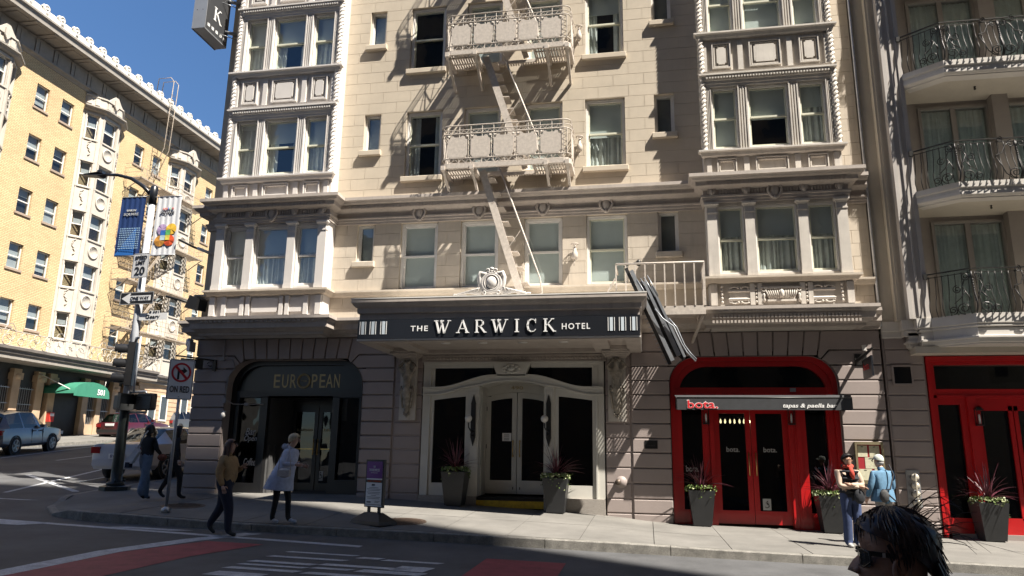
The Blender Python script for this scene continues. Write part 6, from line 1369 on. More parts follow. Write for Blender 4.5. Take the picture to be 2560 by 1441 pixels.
for ch, x, m in zip('UNION', (-12.81, -12.74, -12.665, -12.63, -12.55), [mat('p%d' % i, c, .7, var=0) for i, c in enumerate(((.5, .05, .04), (.5, .1, .05), (.1, .12, .5), (.05, .35, .12), (.5, .05, .05)))]): inv(fit_text(ch, x, x + (.02 if ch == 'I' else .055), 6.41, 6.47, PY - .045, m, None, 'lettering', bold=.02), wt)
inv(fit_text('SQUARE', -12.88, -12.46, 6.28, 6.37, PY - .045, DKT, None, 'lettering', bold=.01), wt)
for (x, z), c in zip(((-12.76, 5.85), (-12.49, 5.86), (-12.80, 5.53), (-12.52, 5.54)), ((.42, .30, .50), (.68, .42, .04), (.55, .25, .04), (.60, .08, .02))):
    decal([(x + .155 * math.cos(t), z + .155 * math.sin(t)) for t in [k * .314 for k in range(20)]], wf, mat('banner_circle', c, .7, var=0), wt, 'printed_circle', .004)
for (x0, x1, z0, z1), c in zip(((-12.79, -12.645, 5.69, 5.83), (-12.635, -12.5, 5.69, 5.83), (-12.79, -12.645, 5.55, 5.685), (-12.635, -12.5, 5.55, 5.685)), ((.03, .15, .5), (.10, .42, .12), (.5, .68, .72), (.72, .6, .1))):
    decal([(x0, z0), (x1, z0), (x1, z1), (x0, z1)], wf, mat('banner_square', c, .7, var=0), wt, 'printed_square', .012)
SW = mat('sign_white', (.72, .72, .72), .5, var=.03); SBK = mat('sign_black', (.015, .015, .016), .5, var=0); SRD = mat('sign_red', (.45, .012, .018), .5, var=0)
def plate(b, x0, x1, z0, z1, y0, y1, r=.03):
    pts = []
    for cx, cz, a in ((x1 - r, z0 + r, -90), (x1 - r, z1 - r, 0), (x0 + r, z1 - r, 90), (x0 + r, z0 + r, 180)): pts += [(cx + r * math.cos(R(a + k * 30)), cz + r * math.sin(R(a + k * 30))) for k in range(4)]
    return b.prism(pts, y0, y1)
def sign(name, label, loc, rz, w_, h, m=SW, cat='sign', border=SBK, back=True):
    t = thing(name, label, cat, loc, R(rz)); plate(MB(), -w_ / 2, w_ / 2, -h / 2, h / 2, 0, .004).build('plate', m, t)
    if border:
        b = MB(); o = .012; e = .008
        b.box(-w_ / 2 + o, w_ / 2 - o, -.002, 0, h / 2 - o - e, h / 2 - o); b.box(-w_ / 2 + o, w_ / 2 - o, -.002, 0, -h / 2 + o, -h / 2 + o + e); b.box(-w_ / 2 + o, -w_ / 2 + o + e, -.002, 0, -h / 2 + o + e, h / 2 - o - e); b.box(w_ / 2 - o - e, w_ / 2 - o, -.002, 0, -h / 2 + o + e, h / 2 - o - e); b.build('border', border, t)
    return t
t = sign('speed_limit_sign', 'white SPEED LIMIT 20 sign on the lamp post', (-13.19, 16.84, 4.83), -8, .54, .68)
fit_text('SPEED', -.2, .2, .17, .27, -.004, SBK, t, bold=.015); fit_text('LIMIT', -.15, .15, .03, .13, -.004, SBK, t, bold=.015); fit_text('20', -.17, .17, -.26, -.03, -.004, SBK, t, bold=.02)
b = MB(); b.ball((0, -.006, .3), .012, .006, .012, 6, 4); b.ball((0, -.006, -.29), .012, .006, .012, 6, 4); b.build('bolt', GALV, t)
t = sign('one_way_sign', 'black ONE WAY sign with white arrow pointing left on the lamp post', (-13.17, 16.84, 3.94), -4, 1.06, .34, SBK, border=SW)
MB().prism([(-.47, 0), (-.22, .14), (-.19, .12), (-.22, .07), (.43, .07), (.43, -.07), (-.22, -.07), (-.19, -.12), (-.22, -.14)], -.004, 0).build('arrow', SW, t)
fit_text('ONE WAY', -.19, .39, -.045, .045, -.007, SBK, t, bold=.012)
t = sign('street_name_sign', 'white street name sign reading Geary beside the lamp post', (-12.66, 16.9, 3.45), -3, .84, .19, SW, border=None)
fit_text('Geary', -.22, .2, -.075, .05, -.004, SBK, t); fit_text('E 501', -.12, .16, .10, .15, -.004, SBK, t, name='small_plate_lettering'); plate(MB(), -.14, .18, .096, .16, 0, .003, .005).build('small_plate', SW, t)
b = MB(); b.box(-.52, -.42, -.01, .02, -.08, .08); b.build('clamp', GALV, t)
# traffic signal and pedestrian signals
SIGB = mat('signal_black', (.012, .012, .013), .45, var=.2); LENS = mat('dark_lens', (.02, .008, .008), .2, var=0)
t = thing('traffic_signal', 'black three lamp traffic signal facing left on the corner lamp post', 'traffic light', (-13.2, 16.9, 2.2), R(-68))
b = MB(); b.box(-.15, .15, -.02, .16, -.55, .57); b.build('housing', SIGB, t)
for k, z in enumerate((.38, 0, -.38)):
    b = MB(); n = 14; b.add([(.145 * math.cos(R(-30 + i * 240 / n)), y, z + .145 * math.sin(R(-30 + i * 240 / n))) for y in (-.02, -.34) for i in range(n + 1)], [(i, i + 1, n + 2 + i, n + 1 + i) for i in range(n)], True)
    b.add([(.14 * math.cos(R(-30 + i * 240 / n)), y, z + .14 * math.sin(R(-30 + i * 240 / n))) for y in (-.02, -.34) for i in range(n + 1)], [(i + 1, i, n + 1 + i, n + 2 + i) for i in range(n)], True); v = b.build('visor', SIGB, t)
    b = MB(); b.lathe([(.13, -.03), (.09, -.045), (.001, -.055)], 0, 0, 14, axis='y'); b.v = [(x, y, zz + z) for x, y, zz in b.v]; b.build('lens', LENS, t)
b = MB(); b.tube([(0, .1, .6), (0, .12, .68), (.1, .2, .7)], .035, 6); b.tube([(0, .1, -.6), (0, .1, -.78), (.1, .2, -.8)], .035, 6); b.box(-.03, .03, .05, .12, -.85, -.55); b.build('bracket', GALV, t)
b = MB(); b.tube([(.16, .25, -.75), (.16, .25, .72)], .025, 6); b.tube([(.3, .3, -.75), (.3, .3, .7), (.0, .1, .7)], .02, 6); b.build('conduit', PGR, t)
t = thing('pedestrian_signal', 'grey backed pedestrian signal box on the left of the lamp post', 'traffic light', (-13.03, 16.78, 1.23), R(62), 'pedestrian signals on the lamp post')
HSG = mat('signal_back_grey', (.06, .062, .064), .4, var=.1)
plate(MB(), -.22, .22, -.21, .2, 0, .2, .06).build('housing', HSG, t); b = MB(); b.box(-.2, .2, -.16, 0, .18, .2); b.box(-.22, -.2, -.16, 0, -.18, .2); b.box(.2, .22, -.16, 0, -.18, .2); b.build('visor', SIGB, t)
t = thing('pedestrian_signal', 'black pedestrian signal with crosshatched front right of the lamp post', 'traffic light', (-12.48, 16.72, 1.23), R(-14), 'pedestrian signals on the lamp post')
plate(MB(), -.26, .26, -.21, .21, 0, .16, .05).build('housing', SIGB, t); b = MB()
for i in range(17): x = -.24 + i * .03; b.bar((x, -.02, -.18), (min(.24, x + .2), -.02, min(.18, -.18 + (min(.24, x + .2) - x) * 1.5)), .008, .03)
for i in range(9): z = -.16 + i * .04; b.box(-.24, .24, -.03, -.005, z, z + .006)
b.build('grille', HSG, t); b = MB(); b.tube([(-.75, .1, -.26), (0, .1, -.26), (0, .1, -.2)], .03, 6); b.tube([(-.75, .1, .26), (-.1, .1, .26), (-.05, .1, .2)], .03, 6); b.build('bracket', GALV, t)
# no right turn sign on its own post
t = thing('turn_sign_post', 'thin grey sign post standing in the shaded pavement by the corner', 'sign post', (-9.21, 13.37, -1.13))
MB().lathe([(.03, 0), (.03, 2.95)], 0, 0, 10).build('post', GALV, t); MB().lathe([(.085, -.02), (.085, .06), (.05, .09), (.035, .1)], 0, 0, 10).build('foot', GALV, t)
t = sign('no_right_turn_sign', 'white no right turn ON RED sign on the thin grey post', (-9.185, 13.32, 1.42), 38, .47, .80)
b = MB(); b.tube([(.165 * math.cos(a), -.006, .14 + .175 * math.sin(a)) for a in [k * math.pi / 14 for k in range(28)]], .019, 4, closed=True); b.bar((-.12, -.007, .27), (.12, -.007, .01), .045, .004, (0, 1, 0)); b.v = [(x, min(max(y, -.012), -.001), z) for x, y, z in b.v]; b.build('red_ring', SRD, t)
MB().prism([(-.07, .0), (-.03, .0), (-.03, .15), (.03, .15), (.03, .10), (.11, .175), (.03, .25), (.03, .195), (-.07, .195)], -.005, 0).build('arrow', SBK, t)
fit_text('ON RED', -.18, .18, -.26, -.13, -.004, SBK, t, bold=.01); b = MB(); b.ball((0, -.006, -.34), .012, .006, .012, 6, 4); b.build('bolt', GALV, t)
# valet sign board
px_, py_ = -5.02, 13.47; pz_ = walk_z(px_, py_)
t = thing('valet_sign_board', 'tilted purple and white valet parking board on a black rubber base', 'sign board', (px_, py_, pz_), R(-30))
RUB = mat('black_rubber', (.013, .013, .014), .5, var=.2)
b = MB(); b.add([(-.42, -.22, 0), (.42, -.22, 0), (.42, .22, 0), (-.42, .22, 0), (-.4, -.2, .06), (.4, -.2, .06), (.4, .2, .06), (-.4, .2, .06), (-.2, -.06, .2), (.2, -.06, .2), (.2, .06, .2), (-.2, .06, .2)], [(0, 3, 2, 1), (0, 1, 5, 4), (1, 2, 6, 5), (2, 3, 7, 6), (3, 0, 4, 7), (4, 5, 9, 8), (5, 6, 10, 9), (6, 7, 11, 10), (7, 4, 8, 11), (8, 9, 10, 11)]); b.build('base', RUB, t)
b = MB(); b.box(-.17, -.12, -.02, .02, .18, .31); b.box(.12, .17, -.02, .02, .18, .31); b.build('leg', RUB, t)
hw = .26; z0, z1 = .29, 1.15
brd = MB(); brd.box(-hw, hw, -.025, .025, z0, z1); brd.build('frame', RUB, t)
MB().box(-hw + .035, hw - .035, -.03, -.025, z0 + .055, z1 - .035).build('poster', SW, t); MB().box(-hw + .02, hw - .02, -.032, -.02, z0 + .02, z0 + .045).build('poster_rail', SW, t)
PUR = mat('poster_purple', (.14, .028, .20), .5, var=.05); MB().box(-hw + .035, hw - .035, -.032, -.03, .81, 1.115).build('purple_print', PUR, t); MB().box(-hw + .035, hw - .035, -.032, -.03, .735, .785).build('black_band', SBK, t)
fit_text('WARWICK', -.15, .15, .935, .985, -.034, LETW, t); fit_text('W', -.03, .03, 1.0, 1.04, -.034, LETW, t); fit_text('san francisco', -.1, .1, .905, .92, -.034, LETW, t)
ORG = mat('poster_orange', (.55, .09, .03), .5, var=0); fit_text('VALET PARKING', -.19, .19, .745, .775, -.034, ORG, t); fit_text('$65', -.06, .03, .675, .71, -.034, SBK, t, bold=.01)
b = MB()
for z, a in ((.64, .13), (.615, .19), (.59, .17), (.555, .19), (.53, .16), (.50, .07), (.47, .19), (.445, .17)): b.box(-a, a, -.0325, -.03, z, z + .008)
b.box(-.19, -.07, -.0325, -.03, .37, .395); b.box(.04, .18, -.0325, -.03, .40, .408); b.box(.04, .15, -.0325, -.03, .38, .388); b.build('small_print', mat('print_grey', (.12, .12, .13), .6, var=0), t)
# menu board, plaque, hose outlet, fire pipes
t = thing('menu_board', 'brass framed menu case with cream pages on the right pier', 'menu board', (4.58, 16.98, 0))
BRZ = mat('menu_frame', (.25, .21, .13), .45, metal=.3, var=.15)
b = MB()
for x0, x1, z0, z1 in ((-.28, .28, .37, .43), (-.28, .28, -.43, -.37), (-.28, -.24, -.37, .37), (.24, .28, -.37, .37)): b.box(x0, x1, -.09, 0, z0, z1)
b.build('frame', BRZ, t); MB().box(-.24, .24, -.03, 0, -.37, .37).build('backing', mat('menu_red', (.33, .012, .02), .7, var=0), t); PAGE = mat('menu_page', (.60, .58, .43), .7, var=.1, vscale=25)
for x0, x1, z0, z1 in ((-.22, -.03, .12, .35), (.01, .21, .12, .35), (-.09, .13, -.12, .11), (-.22, .03, -.36, -.13), (.08, .21, -.36, -.13)):
    MB().box(x0, x1, -.036, -.03, z0, z1).build('menu_page', PAGE, t)
for x, z in ((-.13, .325), (.11, .325), (.02, .085), (-.1, -.155)): MB().box(x - .025, x + .025, -.038, -.036, z - .008, z + .008).build('menu_heading', SBK, t)
t = thing('wall_plaque', 'small black plaque on the pier left of the red restaurant front', 'plaque', (.07, 16.985, .32)); MB().box(-.14, .14, -.012, 0, -.09, .09).build('plate', BLACK, t); fit_text('WARWICK', -.09, .09, -.035, -.012, -.0135, mat('plaque_grey', (.08, .08, .08), .5, var=0), t)
t = thing('hose_outlet', 'round brass hose outlet low on the pier right of the main entrance', 'pipe', (-.60, 17.0, -.5)); BRN = mat('old_bronze', (.13, .10, .08), .5, metal=.5, var=.3)
MB().lathe([(.13, -.005), (.13, -.02), (.001, -.03)], 0, 0, 18, axis='y').build('flange', TAUPE, t); b = MB(); b.lathe([(.06, 0), (.055, -.12), (.065, -.13), (.065, -.17), (.001, -.18)], -.07, 0, 10, axis='y'); b.build('outlet', BRN, t)
t = thing('fire_pipe_inlets', 'column of four capped fire brigade inlets on a grey plate', 'pipe', (5.40, 17.0, -.52)); MB().box(-.13, .13, -.03, 0, -.36, .38).build('plate', GALV, t)
BRS = mat('worn_cap', (.52, .48, .40), .5, metal=.3, var=.2)
for z in (.24, .07, -.1, -.27):
    b = MB(); b.lathe([(.055, 0), (.05, -.14), (.06, -.15)], 0, 0, 10, axis='y'); b.v = [(x - .01, y, zz + z) for x, y, zz in b.v]; o = b.build('inlet', BRN, t)
    b = MB(); b.lathe([(.075, -.15), (.075, -.2), (.03, -.22), (.001, -.225)], 0, 0, 12, axis='y'); b.box(-.012, .012, -.235, -.2, -.08, .08); b.v = [(x - .01, y, zz + z) for x, y, zz in b.v]; b.build('cap', BRS, t, ) if False else b.build('cap', BRS, o)
# ---------------------------------------------------------------- planters
POT = mat('planter_charcoal', (.022, .023, .025), .45, var=.1, vscale=5); LFR = mat('cordyline_leaf', (.115, .028, .045), .45, var=.45, vscale=14); IVY = mat('ivy_leaf', (.11, .17, .035), .5, var=.5, vscale=25); IVW = mat('variegated_leaf', (.42, .46, .25), .5, var=.3, vscale=25)
def leaf_mesh(L_, bend, w_):
    b = MB(); n = 6; vs = []
    for i in range(n + 1):
        t = i / n; x = bend * L_ * t * t * .9; z = L_ * t * (1 - .35 * bend * t); wd = w_ * (1 - t) ** .7 * (.5 + 1.2 * t) ** .5 if i < n else .001
        vs += [(x, -wd, z + wd * .35), (x + .004, 0, z), (x, wd, z + wd * .35)]
    b.add(vs, [(i * 3 + j, i * 3 + j + 1, i * 3 + j + 4, i * 3 + j + 3) for i in range(n) for j in range(2)], True); return b.mesh('leaf', LFR)
LMS = [leaf_mesh(.78, .10, .016), leaf_mesh(.72, .35, .017), leaf_mesh(.66, .6, .018), leaf_mesh(.62, .85, .018)]
def planter(x, y, z, seed, label, sun):
    rng = random.Random(seed); t = thing('potted_plant', label, 'planter', (x, y, z), 0, 'tall planters along the hotel pavement')
    b = MB(); a, c, h = .19, .275, .72; b.add([(-a, -a, 0), (a, -a, 0), (a, a, 0), (-a, a, 0), (-c, -c, h), (c, -c, h), (c, c, h), (-c, c, h), (-c + .03, -c + .03, h), (c - .03, -c + .03, h), (c - .03, c - .03, h), (-c + .03, c - .03, h), (-c + .05, -c + .05, h - .08), (c - .05, -c + .05, h - .08), (c - .05, c - .05, h - .08), (-c + .05, c - .05, h - .08)],
        [(0, 3, 2, 1), (0, 1, 5, 4), (1, 2, 6, 5), (2, 3, 7, 6), (3, 0, 4, 7), (4, 5, 9, 8), (5, 6, 10, 9), (6, 7, 11, 10), (7, 4, 8, 11), (8, 9, 13, 12), (9, 10, 14, 13), (10, 11, 15, 14), (11, 8, 12, 15)]); b.build('pot', POT, t)
    MB().box(-.21, .21, -.21, .21, h - .12, h - .05).build('soil', mat('soil', (.03, .022, .016), .9), t); MB().box(-.16, .16, -.16, .16, -.05, .0).build('foot', BLACK, t)
    for i in range(54):
        k = min(3, int(rng.random() ** .8 * 4)); o = link('leaf', LMS[k], t, (rng.uniform(-.04, .04), rng.uniform(-.04, .04), h - .02), (0, rng.uniform(0, .25) + k * .12, i * 2.4 + rng.uniform(-.3, .3))); s = rng.uniform(.75, 1.12); o.scale = (s, s, s)
    for m, n, nm in ((IVY, 260, 'ground_cover'), (IVW, 150 if sun else 60, 'pale_ground_cover')):
        b = MB()
        for i in range(n):
            a_ = rng.uniform(0, 6.283); q = rng.random(); r_ = .12 + .22 * q ** .5; zz = h + .06 * rng.random() + .05 - (max(0, r_ - .26) * 2.4 * rng.random() * (1.8 if rng.random() < .25 else .7)); cx, cy = r_ * math.cos(a_), r_ * math.sin(a_); s = rng.uniform(.016, .03)
            u = Vector((rng.uniform(-1, 1), rng.uniform(-1, 1), rng.uniform(-.4, 1))).normalized(); v = u.cross(Vector((rng.uniform(-1, 1), rng.uniform(-1, 1), 1))).normalized(); w3 = u.cross(v); c_ = Vector((cx, cy, zz))
            b.add([c_ + v * s, c_ + w3 * s * .8, c_ - v * s, c_ - w3 * s * .8], [(0, 1, 2, 3)])
        b.build(nm, m, t, kind='stuff')
for x, y, s, lb, sn in ((-4.30, 16.62, 1, 'shaded planter with red spiky plant left of the white entrance doors', 0), (-2.02, 16.66, 2, 'planter with red spiky plant and pale ivy right of the white entrance doors', 1), (1.10, 16.88, 3, 'shaded planter with spiky plant left of the red restaurant doors', 0), (3.70, 16.80, 4, 'planter with spiky plant and trailing pale ivy right of the red restaurant doors', 1), (6.66, 16.72, 5, 'planter with bright red spiky plant before the far right storefront', 1)):
    planter(x, y, walk_z(x, y) + .02, s, lb, sn)
# ---------------------------------------------------------------- cars
TYRE = mat('tyre', (.015, .015, .016), .8, var=.2); RIM = mat('alloy_rim', (.45, .46, .48), .3, metal=.8, var=.05); CGL = glass('car_glass', (.25, .27, .28), .95, .6); LAMPR = mat('tail_lamp', (.25, .01, .012), .15, var=0); LAMPW = mat('head_lamp', (.6, .62, .65), .1, var=0); TRIM = mat('car_trim', (.02, .02, .021), .5, var=.1)
def car(name, label, loc, rz, pitch, st, paint, wheels, rw, hatch, plate_txt=None, rails=False):
    """st: stations rear to front (x, z_bottom, z_belt, z_roof, half width, roof half width, glass to next)"""
    t = thing(name, label, 'car', loc, rz); t.rotation_euler = (0, -pitch, rz); b = MB(); ring = []
    for x, zb, zl, zr, hw, rh, g in st:
        mid = zb + (zl - zb) * .45
        ring.append([(x, -hw * .90, zb), (x, -hw, zb + .12), (x, -hw, mid), (x, -hw * .965, zl), (x, -rh * 1.02, zr - .05 * (zr - zl > .2)), (x, -rh * .8, zr), (x, rh * .8, zr), (x, rh * 1.02, zr - .05 * (zr - zl > .2)), (x, hw * .965, zl), (x, hw, mid), (x, hw, zb + .12), (x, hw * .90, zb)])
    vs = [v for r in ring for v in r]; k = 12
    for i in range(len(st) - 1):
        for j in range(k):
            f = (i * k + j, i * k + (j + 1) % k, (i + 1) * k + (j + 1) % k, (i + 1) * k + j); g = st[i][6]
            b.cm = 1 if ((j in (3, 7) and g in (1, 3)) or (j in (4, 5, 6) and g in (2, 3))) else 0
            b.f.append(list(f)); b.m.append(b.cm); b.s.append(True)
    b.v = [tuple(v) for v in vs]; b.f += [list(range(k))[::-1], list(range((len(st) - 1) * k, len(st) * k))]; b.m += [0, 0]; b.s += [False, False]
    me = b.mesh('body', [paint, CGL]); me.set_sharp_from_angle(angle=R(28)); link('body', me, t)
    hw = max(s[4] for s in st)
    for wx in wheels:
        for s in (-1, 1):
            y = s * (hw - .10); q = MB(); q.lathe([(rw + .055, y - s * .1), (rw + .055, y + s * .108), (rw + .01, y + s * .109), (rw + .01, y - s * .1)], wx, rw, 22, axis='y'); q.build('wheel_arch', TRIM, t)
            q = MB(); q.lathe([(rw * .6, y - s * .1), (rw * .97, y - s * .09), (rw, y - s * .03), (rw, y + s * .07), (rw * .95, y + s * .115), (rw * .68, y + s * .12), (rw * .66, y + s * .08)], wx, rw, 20, axis='y'); wo = q.build('wheel', TYRE, t)
            q = MB()
            for a in range(5):
                an = a * 1.2566; q.bar((wx, y + s * .105, rw), (wx + rw * .64 * math.cos(an - .13), y + s * .108, rw + rw * .64 * math.sin(an - .13)), .03, .035, (0, 1, 0)); q.bar((wx, y + s * .105, rw), (wx + rw * .64 * math.cos(an + .13), y + s * .108, rw + rw * .64 * math.sin(an + .13)), .03, .035, (0, 1, 0))
            q.lathe([(rw * .68, y + s * .1), (rw * .68, y + s * .122), (rw * .62, y + s * .122), (rw * .62, y + s * .1)], wx, rw, 20, axis='y'); q.build('rim', RIM, wo)
    x0 = st[0][0]; zl = st[1][2]
    for s in (-1, 1):
        q = MB(); q.box(x0 - .02, x0 + .16, s * (hw - .34), s * (hw - .06), zl - .22, zl - .04); q.build('tail_light', LAMPR, t); xe = st[-1][0]
        q = MB(); q.box(xe - .3, xe - .02, s * (hw - .42), s * (hw - .10), st[-2][2] - .22, st[-2][2] - .08); q.build('headlight', LAMPW, t)
        q = MB(); gx = [c[0] for c in st if c[6] in (1, 3)][-1] + .15; q.box(gx - .05, gx + .12, s * (hw - .02), s * (hw + .16), zl + .02, zl + .15); q.build('mirror', paint, t)
        for dx_ in ((.42, .62) if len(wheels) > 1 else ()):
            wx = wheels[0] + (wheels[1] - wheels[0]) * dx_; q = MB(); q.box(wx, wx + .2, s * (hw - .01), s * (hw + .025), zl - .12, zl - .085); q.build('door_handle', TRIM, t)
        for dx_ in (.36, .66): wx = wheels[0] + (wheels[1] - wheels[0]) * dx_ + .12; q = MB(); q.box(wx, wx + .012, s * (hw - .02), s * (hw + .003), st[3][1] + .12, zl - .02); q.build('door_gap', TRIM, t)
    q = MB(); q.box(x0 - .03, x0 + .1, -.26, .26, .62 if not hatch else .80, .76 if not hatch else .94); q.build('number_plate', LETW, t); q = MB(); q.box(x0 - .04, x0 + .1, -hw * .85, hw * .85, st[0][1], st[0][1] + .16); q.build('bumper', TRIM if hatch else paint, t)
    if plate_txt: me = text_mesh(plate_txt, .13, mat('plate_blue', (.03, .05, .2), .6, var=0), .003, align='CENTER'); link('plate_lettering', me, t, (x0 - .033, 0, .645), (R(90), 0, R(-90)))
    if rails:
        for s in (-1, 1): q = MB(); q.tube([(.45, s * .56, 1.66), (.6, s * .56, 1.72), (2.1, s * .57, 1.73), (2.3, s * .57, 1.66)], .018, 6); q.build('roof_rail', TRIM, t)
    return t
SUV = [(0, .42, .85, .90, .78, .60, 0), (.06, .35, 1.0, 1.05, .88, .62, 2), (.42, .3, 1.03, 1.60, .91, .60, 1), (1.3, .28, 1.03, 1.68, .92, .61, 0), (1.38, .28, 1.03, 1.685, .92, .61, 1), (2.28, .28, 1.02, 1.66, .92, .60, 0), (2.36, .28, 1.02, 1.64, .92, .60, 1), (3.2, .28, 1.0, 1.12, .91, .62, 0) , (3.3, .28, .99, 1.06, .91, .72, 0), (4.2, .32, .90, .95, .88, .68, 0), (4.52, .36, .70, .74, .74, .6, 0)]
SUV[6] = (2.36, .28, 1.02, 1.64, .92, .60, 3)
HATCH = [(0, .45, .8, .84, .76, .55, 0), (.05, .34, .95, 1.0, .85, .58, 2), (.5, .28, .98, 1.44, .88, .56, 1), (1.25, .26, .97, 1.51, .89, .57, 0), (1.32, .26, .97, 1.51, .89, .57, 1), (2.15, .26, .95, 1.47, .89, .56, 0), (2.22, .26, .95, 1.45, .89, .56, 3), (3.15, .26, .91, 1.02, .88, .6, 0), (3.25, .26, .9, .97, .88, .68, 0), (4.05, .3, .78, .83, .84, .62, 0), (4.3, .36, .62, .66, .70, .5, 0)]
SEDAN = [(0, .42, .80, .86, .74, .60, 0), (.06, .32, .98, 1.02, .86, .70, 0), (.62, .27, 1.0, 1.06, .90, .68, 2), (1.25, .26, .99, 1.40, .91, .56, 3), (1.35, .26, .98, 1.43, .91, .56, 1), (2.2, .26, .96, 1.45, .91, .57, 0), (2.28, .26, .96, 1.45, .91, .57, 1), (2.85, .26, .94, 1.38, .91, .55, 3), (3.6, .26, .90, .99, .90, .64, 0), (3.7, .26, .89, .95, .90, .70, 0), (4.5, .30, .76, .80, .85, .64, 0), (4.75, .36, .6, .64, .70, .5, 0)]
cp = lambda n, c, **k: mat(n, c, .28, var=.02, coat=.6, **k)
slope = math.atan(.066)
pr_, pf_ = hit(30, 1138, road_z), hit(143, 1125, road_z); hd = math.atan2(pf_.y - pr_.y, pf_.x - pr_.x)
def place_car(rear_wheel, hd, wx, hw): # rear right wheel contact -> origin (rear centre)
    d = Vector((math.cos(hd), math.sin(hd))); l = Vector((-d.y, d.x)); p = Vector((rear_wheel[0], rear_wheel[1])) - d * wx + l * hw; return p
p = place_car(pr_, hd, .82, .85); car('parked_car', 'silver grey suv with roof rails driving up the side street', (p.x, p.y, road_z(p.x, p.y)), hd, slope, SUV, cp('car_silver', (.17, .18, .215), metal=.35), (.85, 3.5), .35, True, rails=True)
q_ = hit(327, 1101, road_z); p = place_car(q_, R(90), .75, .82); car('parked_car', 'dark maroon hatchback parked on the far side of the side street', (p.x, p.y, road_z(p.x, p.y)), R(91), slope, HATCH, cp('car_maroon', (.06, .008, .014)), (.72, 3.3), .31, True)
q_ = hit(432, 1086, road_z); p = place_car(q_, R(90), .85, .85); car('parked_car', 'dark grey suv parked ahead of the maroon hatchback', (p.x + .25, p.y + .3, road_z(p.x, p.y)), R(90), slope, SUV, cp('car_dark_grey', (.06, .06, .06)), (.85, 3.5), .35, True, rails=True)
p = Vector((-14.85, 19.1)); car('parked_car', 'white saloon car parked behind the lamp post by the kerb', (p.x, p.y, road_z(p.x, p.y)), R(90), slope, SEDAN, cp('car_white', (.50, .52, .58)), (.95, 3.65), .33, False, '8YAL27')
# ---------------------------------------------------------------- people. local frame: x forward, y left, z up
SKIN = mat('skin', (.46, .27, .19), .55, var=.06, vscale=10); SKIN2 = mat('skin_pale', (.50, .32, .24), .55, var=.06, vscale=10)
cl = lambda n, c, **k: mat(n, c, .85, var=.14, vscale=9, bump=.35, bscale=22, **k)
def hand_mb(b, w, d, side, s=1.0, curl=.5):
    """palm and five bent fingers from the wrist w along d; side: thumb direction"""
    w = Vector(w); d = Vector(d).normalized(); sd = Vector(side); sd = (sd - d * sd.dot(d)).normalized(); n = d.cross(sd)
    pc = w + d * .045 * s
    b.tube([w, w + d * .04 * s, w + d * .085 * s], [.022 * s, .034 * s, .032 * s], 8)
    for i, (o, L_) in enumerate(((.027, .068), (.009, .076), (-.009, .072), (-.026, .056))):
        r = w + d * .08 * s + sd * o * s; k = (d + n * curl * .5).normalized(); k2 = (d + n * curl * 1.6).normalized()
        b.tube([r, r + k * L_ * .5 * s, r + k * L_ * .5 * s + k2 * L_ * .5 * s], [.0095 * s, .009 * s, .0065 * s], 6)
    r = w + d * .03 * s + sd * .03 * s; k = (d * .6 + sd).normalized(); b.tube([r, r + k * .03 * s, r + k * .03 * s + (d + sd * .3).normalized() * .028 * s], [.012 * s, .011 * s, .008 * s], 6)
    return b
BASE_J = {  # joint: x, y, z, rx, ry, slot   (1.62 m adult); slots 0 skin 1 top 2 trousers 3 shoe
 'pelvis': (0, 0, .90, .15, .12, 2), 'belly': (.01, 0, 1.03, .135, .11, 1), 'chest': (.0, 0, 1.22, .155, .115, 1), 'collar': (-.01, 0, 1.345, .085, .07, 1), 'neck': (.0, 0, 1.40, .05, .05, 0), 'jaw': (.03, 0, 1.455, .055, .06, 0), 'head': (.015, 0, 1.53, .078, .09, 0), 'top': (0, 0, 1.585, .055, .06, 0),
 'sl': (0, .165, 1.31, .062, .062, 1), 'el': (-.03, .23, 1.06, .05, .05, 1), 'wl': (.03, .245, .83, .036, .036, 1), 'sr': (0, -.165, 1.31, .062, .062, 1), 'er': (-.03, -.23, 1.06, .05, .05, 1), 'wr': (.03, -.245, .83, .036, .036, 1),
 'hl': (0, .085, .84, .10, .105, 2), 'kl': (.02, .09, .46, .068, .068, 2), 'al': (-.02, .09, .09, .048, .05, 2), 'fl': (.05, .09, .035, .036, .042, 3), 'tl': (.15, .095, .03, .028, .04, 3),
 'hr': (0, -.085, .84, .10, .105, 2), 'kr': (.02, -.09, .46, .068, .068, 2), 'ar': (-.02, -.09, .09, .048, .05, 2), 'fr': (.05, -.09, .035, .036, .042, 3), 'tr': (.15, -.095, .03, .028, .04, 3)}
EDG = [('pelvis', 'belly'), ('belly', 'chest'), ('chest', 'collar'), ('collar', 'neck'), ('neck', 'jaw'), ('jaw', 'head'), ('head', 'top'), ('chest', 'sl'), ('sl', 'el'), ('el', 'wl'), ('chest', 'sr'), ('sr', 'er'), ('er', 'wr'),
 ('pelvis', 'hl'), ('hl', 'kl'), ('kl', 'al'), ('al', 'fl'), ('fl', 'tl'), ('pelvis', 'hr'), ('hr', 'kr'), ('kr', 'ar'), ('ar', 'fr'), ('fr', 'tr')]
